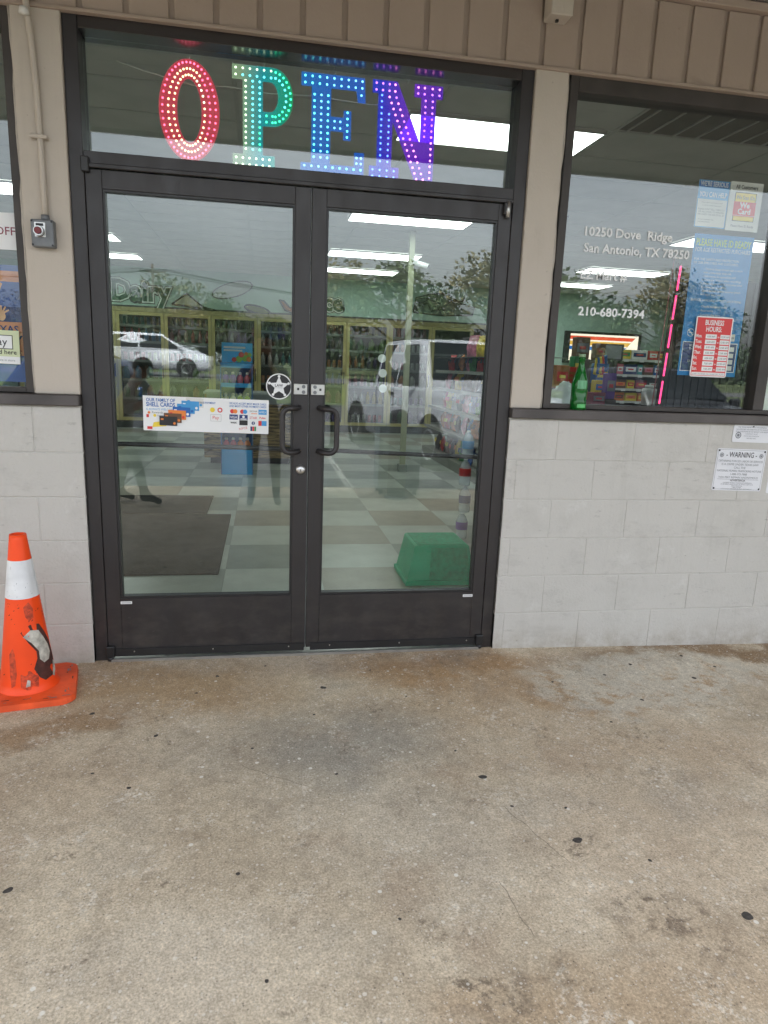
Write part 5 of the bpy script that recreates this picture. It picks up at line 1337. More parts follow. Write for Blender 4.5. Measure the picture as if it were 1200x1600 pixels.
p.frame(-w*.48, -h*.475, w*.48, h*.475, .0015, M_greyink, 0); p.done()
p = wallsign('small white notice plate with round seal above the WARNING sign', 2.218, 2.448, 1.127, 1.219, R(.6)); w, h = p.w, p.h
for k, ln in enumerate(('THE TEXAS DEPARTMENT OF LICENSING', 'HAS APPROVED THE CONDITION OF THIS FACILITY', 'FOR QUESTIONS OR TO REPORT A PROBLEM', 'CONTACT US AT', 'WWW.TDLR.TEXAS.GOV', '1-800-803-9202')): p.text(ln, -.005, h*(.33-.125*k), .0068, M_greyink, maxw=w*(.82 if k < 3 else .4))
p.ring(-w*.36, -h*.1, .017, .005, M_greyink, 1); p.disc(-w*.36, -h*.1, .008, M_greyink, 1); p.disc(0, h*.42, .004, M_ink, 2, 'screw'); p.done()
p = wallsign('white plate at the right edge beside the WARNING sign', 2.468, 2.72, 0.855, 1.06); p.text('NOTICE', 0, .05, .025, M_ink); p.done()

# ------------------------------------------------------------------ prints on the doors
YD = 0.0225
p = psheet('card_sticker', 'long white payment cards sticker across the left door glass', 'sticker', -0.745, -0.187, 1.118, 1.274, M_white, y=YD, rot=R(0.6)); w, h = p.w, p.h
p.text('OUR FAMILY OF', -w*.475, h*.34, .0155, M_blue, 'l', bold=.02, maxw=w*.225); p.text('SHELL CARDS', -w*.475, h*.20, .0195, M_blue, 'l', bold=.025, maxw=w*.225); p.text('IS ALWAYS WELCOME', -w*.475, h*.09, .010, M_sky, 'l', maxw=w*.22)
for k, (c1, c2) in enumerate(((M_offwhite, M_sky), (M_sky, M_white), (M_sky, M_blue), (M_blue, M_white), (M_orange, M_red), (M_brown, M_orange), (M_black, M_orange))):
    u = -w*.165-k*.0195; v = h*.22-k*.0145; p.poly([(u, v), (u+.078, v-.002), (u+.078, v+.040), (u, v+.042)], c1, 1+2*k, 'card_picture'); p.rect(u+.006, v+.024, u+.018, v+.031, c2, 2+2*k, 'card_chip'); p.disc(u+.066, v+.010, .006, c2, 2+2*k)
p.poly([(-w*.43, -h*.40), (-w*.32, -h*.36), (-w*.32, -h*.20), (-w*.42, -h*.26)], M_yellow, 1); p.rect(-w*.475, -h*.12, -w*.455, -h*.03, M_red, 1); p.disc(-w*.41, -h*.06, .007, M_yellow, 1); p.rect(-w*.47, -h*.46, -w*.43, -h*.38, M_red, 1)
p.disc(-w*.455, h*.02, .006, M_orange, 1); p.text('Rewards', -w*.43, 0, .010, M_greyink, 'l'); p.text('Savings card', -w*.39, -h*.08, .008, M_greyink, 'l')
p.text('MOBILE PAYMENT', -w*.005, h*.33, .0095, M_blue, bold=.01, maxw=w*.15); p.disc(w*.045, h*.16, .011, M_yellow, 1); p.disc(w*.105, h*.16, .0115, M_red, 1); p.disc(w*.105, h*.16, .006, M_white, 2); p.frame(w*.03, -h*.17, w*.115, h*.03, .001, M_greyink, 1); p.text('Pay', w*.072, -h*.11, .016, M_red, maxw=w*.07)
p.text('WE ALSO ACCEPT MOST MAJOR CARDS', w*.33, h*.345, .0095, M_blue, bold=.01, maxw=w*.30); p.text('AND MOST OTHER PAYMENT CARDS', w*.33, h*.265, .0095, M_blue, bold=.01, maxw=w*.30)
cu_ = [w*.215, w*.295, w*.375, w*.45]; rv = [h*.14, -h*.03, -h*.19, -h*.36]
for i, u in enumerate(cu_):
    for j, v in enumerate(rv):
        if (i, j) in ((0, 3), (3, 3)): continue
        bgm = {(0,1): M_navy, (1,1): M_navy, (1,2): M_ink, (3,0): M_sky, (3,2): M_sky}.get((i, j))
        if bgm: p.rect(u-.019, v-.011, u+.019, v+.012, bgm, 1, 'card_mark')
        if (i, j) in ((0,0), (1,0)):
            p.disc(u-.006, v, .010, M_red, 1); p.disc(u+.007, v, .010, M_orange if i == 0 else M_sky, 2)
        elif (i, j) == (0,1): p.text('VISA', u, v-.006, .012, M_white, layer=2, bold=.01)
        elif (i, j) == (1,1): p.disc(u, v+.003, .006, M_white, 2); p.rect(u-.014, v-.009, u+.014, v-.005, M_white, 2)
        elif (i, j) == (0,2): p.text('wex', u, v-.004, .012, M_ink, bold=.02)
        elif (i, j) == (2,0): p.text('DISCOVER', u, v, .007, M_ink, maxw=.034); p.rect(u-.01, v-.009, u+.017, v-.006, M_orange, 1)
        elif (i, j) == (2,1): p.text('STAR', u, v-.006, .012, M_red, maxw=.034)
        elif (i, j) == (3,1): p.text('Pulse', u, v-.004, .010, M_red, bold=.02)
        elif (i, j) == (2,2): p.disc(u, v, .008, M_navy, 1); p.rect(u-.001, v-.006, u+.001, v+.006, M_white, 2)
        elif (i, j) == (1,3): p.text('NYCE', u, v-.004, .011, M_red, rot=.2)
        elif (i, j) == (2,3): p.rect(u-.013, v-.010, u-.005, v+.011, M_navy, 1); p.rect(u-.004, v-.010, u+.004, v+.011, M_red, 1); p.rect(u+.005, v-.010, u+.013, v+.011, M_green, 1)
        elif (i, j) == (3,0): p.text('AMEX', u, v-.004, .009, M_white, layer=2)
        elif (i, j) == (3,2): p.rect(u-.019, v-.011, u-.004, v+.012, M_red, 2)
p.done()
# star badge decal
xs0, zs0 = PX(-0.140, YD), PZ(1.336, YD)
bd = thing('star_decal', 'round black and white star badge decal on the left door glass', 'sticker', (xs0, YD, zs0))
V = [(0.0565*math.cos(2*PI*i/40), 0.0, 0.0565*math.sin(2*PI*i/40)) for i in range(40)]; mkl('dark_disc', (V, [tuple(range(40))]), M_ink, bd)
V, F = [], []
for i in range(48):
    a = 2*PI*i/48; V += [(0.0595*math.cos(a), -0.0004, 0.0595*math.sin(a)), (0.0545*math.cos(a), -0.0004, 0.0545*math.sin(a))]
for i in range(48): j = (i+1) % 48; F.append((2*i, 2*j, 2*j+1, 2*i+1))
mkl('white_ring', (V, F), M_white, bd)
V = [(0, -0.0006, 0)]
for i in range(10):
    a = PI/2+2*PI*i/10; r_ = 0.047 if i % 2 == 0 else 0.0215; V.append((r_*math.cos(a), -0.0006, r_*math.sin(a)))
mkl('white_star', (V, [(0, 1+i, 1+(i+1) % 10) for i in range(10)]), M_white, bd)
for i in range(5):
    a = PI/2+2*PI*i/5; V = [(0.0465*math.cos(a)+0.0062*math.cos(2*PI*q/14), -0.0008, 0.0465*math.sin(a)+0.0062*math.sin(2*PI*q/14)) for q in range(14)]; mkl('star_tip', (V, [tuple(range(14))]), M_white, bd)
vs, fs, a, b = text_geo('LAW', 0.02); k = 0.0125/0.73; mkl('lettering', ([((v[0]-(a+b)/2)*k, -0.001, v[1]*k-0.001) for v in vs], fs), M_ink, bd)
vs, fs, a, b = text_geo('ENFORCEMENT', 0); k = 0.004/0.73; mkl('lettering', ([((v[0]-(a+b)/2)*k, -0.001, v[1]*k-0.008) for v in vs], fs), M_greyink, bd)
for xx, lab in ((-0.853, 'tiny white label at the lower left corner of the left door'), (0.837, 'tiny white label at the lower right corner of the right door')):
    p = Sheet('door_label', lab, 'label', xx, 0.2975, 0.052, 0.013, 0.0027, M_white, 0, None, 0.001, 0.001); p.rect(-.022, -.002, .022, .001, M_greyink, 0, 'print_line'); p.done()
# clear suction discs on the right door
M_disc = clear_plastic('suction_plastic', (0.75, 0.80, 0.76), 0.75, 0.2)
for q, (xf, zf) in enumerate(((0.338, 1.482), (0.344, 1.414), (0.347, 1.343))):
    t = thing('suction_disc', 'round pale suction disc on the right door glass, %s of three' % ('top', 'middle', 'bottom')[q], 'suction disc', (PX(xf, .034), 0.032, PZ(zf, .034)), (R(-90), 0, 0))
    bm = NB(); lathe(bm, [(0, 0.008), (0.007, 0.008), (0.010, 0.004), (0.0195, 0.0015), (0.0195, 0)], 24); mkl('cup', bm, M_disc, t)
    bm = NB(); lathe(bm, [(0, 0.014), (0.005, 0.014), (0.005, 0.0085), (0, 0.0085)], 12); mkl('knob', bm, M_offwhite, t)
# ------------------------------------------------------------------ prints in the left window
M_lot = mat('lottery_blue', (0.06, 0.12, 0.36), 0.4, 0, 0.1); M_loto = mat('lottery_orange', (0.66, 0.27, 0.14), 0.4, 0, 0.06)
p = psheet('lottery_poster', 'blue and orange Texas Lottery poster in the left window', 'poster', -1.62, -1.226, 1.318, 1.80, M_lot); w, h = p.w, p.h
p.rect(-w/2, h*.36, w/2, h*.45, M_loto, 0); p.rect(-w/2, -h*.27, w/2, h*.04, M_loto, 0); p.rect(-w/2, h*.02, w/2, h*.15, M_navy, 1)
M_peach = mat('peach_ink', (0.72, 0.42, 0.25), 0.45)
p.poly([(w*.18+a, h*.28+b) for a, b in ((-.05, .03), (-.02, .045), (0, .02), (.03, .05), (.06, .03), (.045, -.005), (.02, -.03), (-.005, -.045), (-.01, -.01), (-.04, -.005))], M_peach, 1, 'bird_print')
hx_, hz_ = w*.30, h*.085
p.disc(hx_, hz_-.008, .016, M_peach, 2, 'hand_print', r2=.020)
for q in range(5):
    a = R(150-q*30); p.poly([(hx_+.010*math.cos(a)-.004*math.sin(a), hz_+.010*math.sin(a)+.004*math.cos(a)), (hx_+.036*math.cos(a)-.003*math.sin(a), hz_+.036*math.sin(a)+.003*math.cos(a)), (hx_+.036*math.cos(a)+.003*math.sin(a), hz_+.036*math.sin(a)-.003*math.cos(a)), (hx_+.010*math.cos(a)+.004*math.sin(a), hz_+.010*math.sin(a)-.004*math.cos(a))], M_peach, 3, 'hand_print')
p.text('TEXAS', w*.46, -h*.07, .030, M_navy, 'r', bold=.02, maxw=w*.36, layer=2); p.text('LOTTERY', w*.50, -h*.17, .038, M_navy, 'r', bold=.03, maxw=w*.50, layer=2); p.text('NO TEXAS', w*.48, -h*.27, .024, M_maroon, 'r', bold=.02, maxw=w*.5, layer=2)
p.done()
p = psheet('pay_sticker', 'pale green Apple Pay accepted here sticker in the left window', 'sticker', -1.50, -1.243, 1.395, 1.535, mat('pale_lime', (0.60, 0.66, 0.42), 0.45, 0, .05), y=YP-0.0015 if False else 0.0395, rot=R(1)); w, h = p.w, p.h
p.rect(-w/2, -h/2, w/2, -h*.28, M_white, 0); p.frame(-w*.4, -h*.06, w*.40, h*.36, .003, M_ink, 1); p.rect(-w*.385, -h*.04, w*.385, h*.34, M_white, 0)
p.disc(w*.0, h*.13, .015, M_ink, 2, r2=.016); p.disc(w*.068, h*.15, .008, M_white, 3); p.disc(w*.02, h*.29, .006, M_ink, 2, r2=.008)
p.text('Pay', w*.08, h*.05, .034, M_ink, 'l', layer=2); p.text('Accepted here', w*.45, -h*.21, .020, M_ink, 'r', layer=2, bold=.01, maxw=w*.8); p.text('learn more in store', w*.42, -h*.42, .010, M_greyink, 'r', layer=2); p.done()
p = psheet('emergency_sign', 'white emergency fuel shut off sign with maroon letters in the left window', 'sign', -1.60, -1.216, 1.86, 2.005, M_white, y=0.0395); w, h = p.w, p.h
p.text('EMERGENCY', w*.30, h*.22, .034, M_maroon, 'r', bold=.005, maxw=w*.76); p.text('FUEL SHUT OFF', w*.47, -h*.10, .034, M_maroon, 'r', bold=.005, maxw=w*.93); p.text('BUTTON', w*.14, -h*.40, .034, M_maroon, 'r', bold=.005); p.done()
# yellow and pink banner high inside the left window
M_ban = mat('banner_yellow', (0.50, 0.37, 0.06), 0.5); 
bn = thing('hanging_banner', 'yellow and pink banner hanging inside the left window', 'banner', (-1.75, 0.6, 2.30))
part('banner_cloth', M_ban, [(-2.4, -1.50, 0.60, 0.604, 2.42, 2.66)], bn); part('banner_band', mat('banner_pink', (0.32, .12, .14), .5), [(-2.4, -1.50, 0.60, 0.604, 2.30, 2.4195)], bn)

# ------------------------------------------------------------------ traffic cone
M_cone = mat('cone_orange', (0.96, 0.070, 0.002), 0.5, 0, 0.08, 6, 0.12, 40)
M_cone2 = mat('cone_base_orange', (0.82, 0.095, 0.020), 0.55, 0, 0.25, 9, 0.3, 50)
M_collar = mat('reflective_white', (0.74, 0.75, 0.76), 0.4, 0, 0.10, 14, 0.05, 60)
KX, KY = -1.213, -0.278; KR0, KR1, KH = 0.112, 0.032, 0.70
cone = thing('traffic_cone', 'orange traffic cone with white collar and torn scuff beside the left wall', 'traffic cone', (KX, KY, 0.008))
cone.rotation_euler = (0, 0, R(12))
bm = NB(); s_ = 0.19; zt = 0.032
pts = []
for (cx_, cy_, a0) in ((s_-.05, -s_+.05, -90), (s_-.05, s_-.05, 0), (-s_+.05, s_-.05, 90), (-s_+.05, -s_+.05, 180)):
    for k in range(5): a = R(a0+22.5*k); pts.append((cx_+.05*math.cos(a), cy_+.05*math.sin(a)))
A = [bm.verts.new((x*1.0, y*1.0, 0.0+0.004*math.sin(7*i))) for i, (x, y) in enumerate(pts)]; B = [bm.verts.new((x*.985, y*.985, 0.026+0.004*math.sin(7*i))) for i, (x, y) in enumerate(pts)]
C_ = [bm.verts.new((KR0*1.10*math.cos(2*PI*i/20-PI/2), KR0*1.10*math.sin(2*PI*i/20-PI/2), zt)) for i in range(20)]
bm.faces.new(A[::-1])
for i in range(20):
    j = (i+1) % 20; bm.faces.new((A[i], A[j], B[j], B[i])); bm.faces.new((B[i], B[j], C_[j], C_[i]))
mkl('base', bm, M_cone2, cone)
def kr(z): return KR0+(KR1-KR0)*(z-0.03)/(KH-0.03)
def crease(a, z): return 1.0-0.035*math.exp(-((a-R(-38))/0.16)**2)*math.exp(-((z-.42)/.28)**2)
bm = NB(); nz_, na = 36, 48; rings = []
for j in range(nz_+1):
    z = 0.03+(KH-0.03)*j/nz_; rr = kr(z)*(1.10 if j == 0 else 1.0)
    rings.append([bm.verts.new((rr*crease(-PI+2*PI*i/na, z)*math.cos(-PI+2*PI*i/na), rr*crease(-PI+2*PI*i/na, z)*math.sin(-PI+2*PI*i/na), z)) for i in range(na)])
for Ar, Br in zip(rings, rings[1:]):
    for i in range(na):
        j = (i+1) % na; f = bm.faces.new((Ar[i], Ar[j], Br[j], Br[i])); f.smooth = True
inner = [bm.verts.new((v.co.x*.72, v.co.y*.72, v.co.z)) for v in rings[-1]]; deep = [bm.verts.new((v.co.x*.72, v.co.y*.72, v.co.z-.06)) for v in rings[-1]]
for i in range(na):
    j = (i+1) % na; bm.faces.new((rings[-1][i], rings[-1][j], inner[j], inner[i])); bm.faces.new((inner[i], inner[j], deep[j], deep[i]))
bm.faces.new(deep); mkl('cone_body', bm, M_cone, cone)
bm = NB(); rings = []
for j in range(9):
    z = 0.435+0.160*j/8; rings.append([bm.verts.new((( kr(z)+.0016)*crease(-PI+2*PI*i/na, z)*math.cos(-PI+2*PI*i/na), (kr(z)+.0016)*crease(-PI+2*PI*i/na, z)*math.sin(-PI+2*PI*i/na), z)) for i in range(na)])
for Ar, Br in zip(rings, rings[1:]):
    for i in range(na):
        j = (i+1) % na; f = bm.faces.new((Ar[i], Ar[j], Br[j], Br[i])); f.smooth = True
mkl('white_collar', bm, M_collar, cone)
def cone_patch(name, pts, mt, off):
    """irregular scuff lying on the cone: pts are (angle deg, height)"""
    n = len(pts); ca = sum(p[0] for p in pts)/n; cz_ = sum(p[1] for p in pts)/n
    bm = NB(); rg_ = []
    for f in (1.0, 0.66, 0.33):
        rg_.append([bm.verts.new(((kr(cz_+(z-cz_)*f)+off)*math.cos(R(ca+(a-ca)*f)), (kr(cz_+(z-cz_)*f)+off)*math.sin(R(ca+(a-ca)*f)), cz_+(z-cz_)*f)) for a, z in pts])
    c = bm.verts.new(((kr(cz_)+off)*math.cos(R(ca)), (kr(cz_)+off)*math.sin(R(ca)), cz_))
    for Ar, Br in zip(rg_, rg_[1:]):
        for i in range(n): j = (i+1) % n; bm.faces.new((Ar[i], Ar[j], Br[j], Br[i]))
    for i in range(n): bm.faces.new((rg_[-1][i], rg_[-1][(i+1) % n], c))
    return mkl(name, bm, mt, cone)
M_tornw = mat('torn_white', (0.50, 0.48, 0.42), 0.7, 0, 0.35, 40, 0.5, 80); M_tornd = mat('torn_brown', (0.070, 0.022, 0.016), 0.75, 0, 0.5, 30, 0.6, 70)
cone_patch('scuff', [(-96, 0.294), (-70, 0.324), (-41, 0.319), (-25, 0.278), (-9, 0.227), (-2, 0.165), (-5, 0.103), (-25, 0.077), (-47, 0.072), (-60, 0.093), (-70, 0.134), (-60, 0.175), (-60, 0.206), (-77, 0.247)], M_tornd, 0.0012)
cone_patch('scuff', [(-90, 0.276), (-70, 0.301), (-47, 0.294), (-34, 0.258), (-21, 0.216), (-18, 0.180), (-28, 0.154), (-44, 0.149), (-54, 0.170), (-54, 0.206), (-70, 0.247)], M_tornw, 0.0022)
cone_patch('scuff', [(-12, 0.139), (-4, 0.124), (-5, 0.088), (-18, 0.067), (-25, 0.077), (-18, 0.113)], M_tornw, 0.0026)
cone_patch('scuff', [(-86, 0.093), (-80, 0.088), (-81, 0.064), (-90, 0.062)], M_tornw, 0.0016)
rs = random.Random(17)
for q in range(44):
    a = rs.uniform(-150, 0); z = rs.choice([rs.uniform(.06, .16), rs.uniform(.33, .42), rs.uniform(.44, .58)]); l_ = rs.uniform(2, 7) if z < .43 else rs.uniform(1, 3); hh = rs.uniform(.001, .003)
    cone_patch('scuff', [(a, z), (a+l_*.5, z+hh*.4), (a+l_, z+hh*2), (a+l_*.9, z+hh*3), (a+l_*.4, z+hh*2)], M_tornd if z < .43 else M_greyink, 0.003 if z > .43 else .0018)
cone_patch('scuff', [(-128, .20), (-118, .23), (-112, .20), (-108, .12), (-112, .07), (-120, .06), (-124, .11)], mat('cone_rub', (0.50, 0.055, 0.015), .6, 0, .5, 60), 0.0008)
cone_patch('scuff', [(-84, .40), (-66, .42), (-54, .39), (-56, .35), (-70, .34), (-80, .36)], MAT['cone_rub'], 0.0008)
cone_patch('scuff', [(-100, .115), (-80, .13), (-62, .10), (-64, .055), (-84, .045), (-100, .06)], MAT['cone_rub'], 0.0008)
# wear on the base: pale and dark streaks near the rim
for q in range(22):
    u = rs.uniform(-.15, .15); side = rs.choice([0, 0, 1]); d = rs.uniform(.150, .176); l_ = rs.uniform(.006, .035); t_ = rs.uniform(.002, .006)
    zf = 0.0335-(d-.123)/(0.187-.123)*0.006+.0012
    P4 = [(u, -d), (u+l_, -d-rs.uniform(-.003, .003)), (u+l_*.9, -d+t_), (u+.002, -d+t_*.8)]
    if side: P4 = [(-b, a) for a, b in P4]
    mkl('rim_wear', ([(a, b, zf+.002) for a, b in P4], [(0, 1, 2, 3)]), rs.choice([M_tornd, M_greyink, M_greyink]), cone)

# ------------------------------------------------------------------ emergency button box and conduit
eb_ = thing('emergency_button', 'grey metal button box with red button on the left pier', 'button box', (-1.103, -0.03, 1.87))
bm = NB(); bx(bm, -1.150, -1.062, -0.060, -0.0165, 1.872, 1.980, 0.006, 2); mk('box', bm, M_grey_metal, eb_)
bm = NB(); bx(bm, -1.135, -1.092, -0.063, -0.0605, 1.910, 1.968, 0.002); mk('name_plate', bm, M_steel, eb_)
bm = NB(); bx(bm, -1.128, -1.099, -0.0645, -0.0632, 1.953, 1.963); mk('plate_print', bm, M_ink, eb_)
bm = NB(); cyl(bm, (-1.115, -0.083, 1.932), (-1.115, -0.0632, 1.932), 0.019, 0.021, 20); mk('collar', bm, M_steel, eb_)
bm = NB(); cyl(bm, (-1.115, -0.092, 1.932), (-1.115, -0.0832, 1.932), 0.0135, 0.0145, 20); mk('red_button', bm, mat('button_red', (0.16, 0.008, 0.012), 0.35), eb_)
for (u, v) in ((-1.144, 1.972), (-1.068, 1.972), (-1.068, 1.880), (-1.144, 1.880)):
    bm = NB(); cyl(bm, (u, -0.0625, v), (u, -0.0595, v), 0.004, n=8); mk('screw', bm, M_ink, eb_)
cd = thing('conduit', 'tan painted conduit running up the left pier to the siding', 'conduit', (-1.10, -0.03, 1.98))
bm = NB(); tube(bm, [(-1.098, -0.032, 1.980), (-1.098, -0.032, 2.15), (-1.100, -0.031, 2.35), (-1.103, -0.030, 2.50), (-1.108, -0.032, 2.62), (-1.115, -0.038, 2.72), (-1.119, -0.046, 2.80), (-1.121, -0.047, 3.09)], 0.0115, 12); mk('pipe', bm, M_pier, cd)
bm = NB(); cyl(bm, (-1.098, -0.032, 1.979), (-1.098, -0.032, 2.00), 0.017, 0.016); mk('connector', bm, M_grey_metal, cd)
for zz in (2.30, 2.31): pass
bm = NB(); bx(bm, -1.135, -1.070, -0.046, -0.0162, 2.288, 2.302, 0.002); mk('strap', bm, M_pier, cd)
bm = NB(); lathe(bm, [(0, 0), (0.020, 0.004), (0.016, 0.025), (0.0, 0.03)], 10, (-1.120, -0.066, 2.715)); mk('caulk_blob', bm, M_offwhite, cd)
# small box above, at the siding
jb = thing('junction_box', 'small tan box mounted high on the siding above the right pier', 'junction box', (1.085, -0.06, 3.03))
bm = NB(); bx(bm, 0.995, 1.095, -0.11, -0.0225, 2.945, 3.142, 0.004); mk('box', bm, M_pier, jb)
bm = NB(); bx(bm, 1.035, 1.047, -0.07, -0.058, 2.935, 2.9445); mk('drain_stub', bm, M_black, jb)
# ------------------------------------------------------------------ green bottle on the sill
M_gb = bpy.data.materials.new('green_glass'); M_gb.use_nodes = True
b_ = M_gb.node_tree.nodes['Principled BSDF']; b_.inputs['Base Color'].default_value = (0.012, 0.30, 0.040, 1); b_.inputs['Roughness'].default_value = 0.04; b_.inputs['Transmission Weight'].default_value = 0.65; b_.inputs['IOR'].default_value = 1.45
bt = thing('green_bottle', 'green glass bottle standing on the right window sill', 'bottle', (1.342, -0.003, 1.2712))
bm = NB(); lathe(bm, [(0, 0), (0.0338, 0.0), (0.0390, 0.004), (0.0396, 0.05), (0.0384, 0.052), (0.0384, 0.10), (0.0396, 0.125), (0.0351, 0.150), (0.0240, 0.185), (0.0151, 0.215), (0.0140, 0.245), (0.0162, 0.247), (0.0162, 0.256), (0.0143, 0.258), (0.0143, 0.270), (0.0106, 0.270), (0.0106, 0.20), (0.0312, 0.14), (0.0345, 0.10), (0.0345, 0.01), (0, 0.008)], 28); mkl('glass_body', bm, M_gb, bt)
bm = NB(); lathe(bm, [(0.0148, 0.2575), (0.0155, 0.2575), (0.0155, 0.2715), (0.0, 0.2722)], 16); mkl('rim', bm, mat('pale_green_rim', (0.28, 0.42, 0.26), 0.3), bt)
def label_patch(a0, a1, z0, z1, mt, nm, r=0.0402):
    V, F = [], []; n = 10
    for i in range(n+1):
        a = R(a0+(a1-a0)*i/n); V += [(r*math.cos(a), r*math.sin(a), z0), (r*math.cos(a), r*math.sin(a), z1)]
    for i in range(n): F.append((2*i, 2*i+2, 2*i+3, 2*i+1))
    mkl(nm, (V, F), mt, bt)
label_patch(-34, -4, .052, .099, M_yellow, 'yellow_label')
label_patch(-130, -60, .105, .145, mat('green_foil', (0.14, 0.36, 0.20), 0.25, 0.4), 'neck_label', 0.0402)
label_patch(-120, -50, .012, .030, mat('green_print2', (0.10, 0.42, 0.14), 0.4), 'foot_print', 0.0402)

# ------------------------------------------------------------------ gum and leaf spots on the sidewalk
M_gum = mat('old_gum', (0.060, 0.052, 0.046), 0.9, 0, 0.4, 90)
gs = random.Random(31)
spots = [(0.768, -1.487, .017), (0.573, -1.127, .015), (0.059, -0.381, .014), (-0.894, -1.484, .013), (1.103, -1.832, .016), (0.0, -0.62, .007), (-0.25, -0.85, .006), (0.05, -1.05, .006), (-0.42, -0.22, .009), (-0.50, -0.38, .008), (-0.2, -0.13, .007), (-0.66, -1.05, .008), (-0.9, -0.52, .012), (0.52, -0.95, .006), (0.62, -1.30, .006), (0.80, -1.33, .006),
         (1.65, -0.25, .011), (1.9, -0.42, .013), (2.1, -0.30, .010), (1.50, -0.62, .010), (2.0, -0.16, .010), (1.15, -0.42, .008), (1.25, -0.80, .007), (-0.28, -1.50, .007), (-0.20, -1.86, .006), (0.15, -1.72, .005), (-0.62, -0.72, .010), (-0.8, -0.95, .006), (0.95, -1.60, .006), (0.3, -0.22, .006), (0.42, -0.5, .005), (1.45, -0.36, .008)]
for q, (x, y, r_) in enumerate(spots):
    n = 16; ra = gs.uniform(0, PI); el = gs.uniform(.7, .98)
    P_ = []
    for i in range(n):
        a = 2*PI*i/n; rr = r_*(1+.10*math.sin(2*a+q)+.06*math.sin(3*a+2*q))*gs.uniform(.95, 1.05); u, v = rr*math.cos(a), rr*el*math.sin(a); P_.append((u*math.cos(ra)-v*math.sin(ra), u*math.sin(ra)+v*math.cos(ra)))
    V = [(x+a, y+b, zs(x)+0.0002) for a, b in P_]+[(x+a*.8, y+b*.8, zs(x)+0.0009) for a, b in P_]
    o = mk('gum_spot', (V, [(i, (i+1) % n, n+(i+1) % n, n+i) for i in range(n)]+[tuple(range(n, 2*n))]), M_gum, sidewalk)

# ==================================================================== the place behind the camera, seen mirrored in the glass
M_rubber = mat('tyre_rubber', (0.018, 0.018, 0.018), 0.85, 0, 0.2, 30)
M_rim = mat('alloy_rim', (0.42, 0.43, 0.44), 0.3, 0.7, 0.08)
M_cglass = mat('car_glass', (0.012, 0.015, 0.017), 0.12, 0, 0.1, spec=0.12)
M_lampg = mat('headlight_lens', (0.55, 0.57, 0.58), 0.12, 0.1, 0.1)
M_tail = mat('tail_lens', (0.30, 0.012, 0.012), 0.15, 0, 0.1)
def loft(bm, secs):
    """secs: list of (x, [(y,z)...half section from bottom centre to top centre])"""
    rings = []
    for x, hs in secs:
        full = [(x, y, z) for y, z in hs]+[(x, -y, z) for y, z in hs[-2:0:-1]]
        rings.append([bm.verts.new(p) for p in full])
    n = len(rings[0])
    for A, B in zip(rings, rings[1:]):
        for i in range(n):
            j = (i+1) % n; f = bm.faces.new((A[i], A[j], B[j], B[i])); f.smooth = True
    bm.faces.new(rings[0][::-1]); bm.faces.new(rings[-1])
    bmesh.ops.recalc_face_normals(bm, faces=bm.faces)
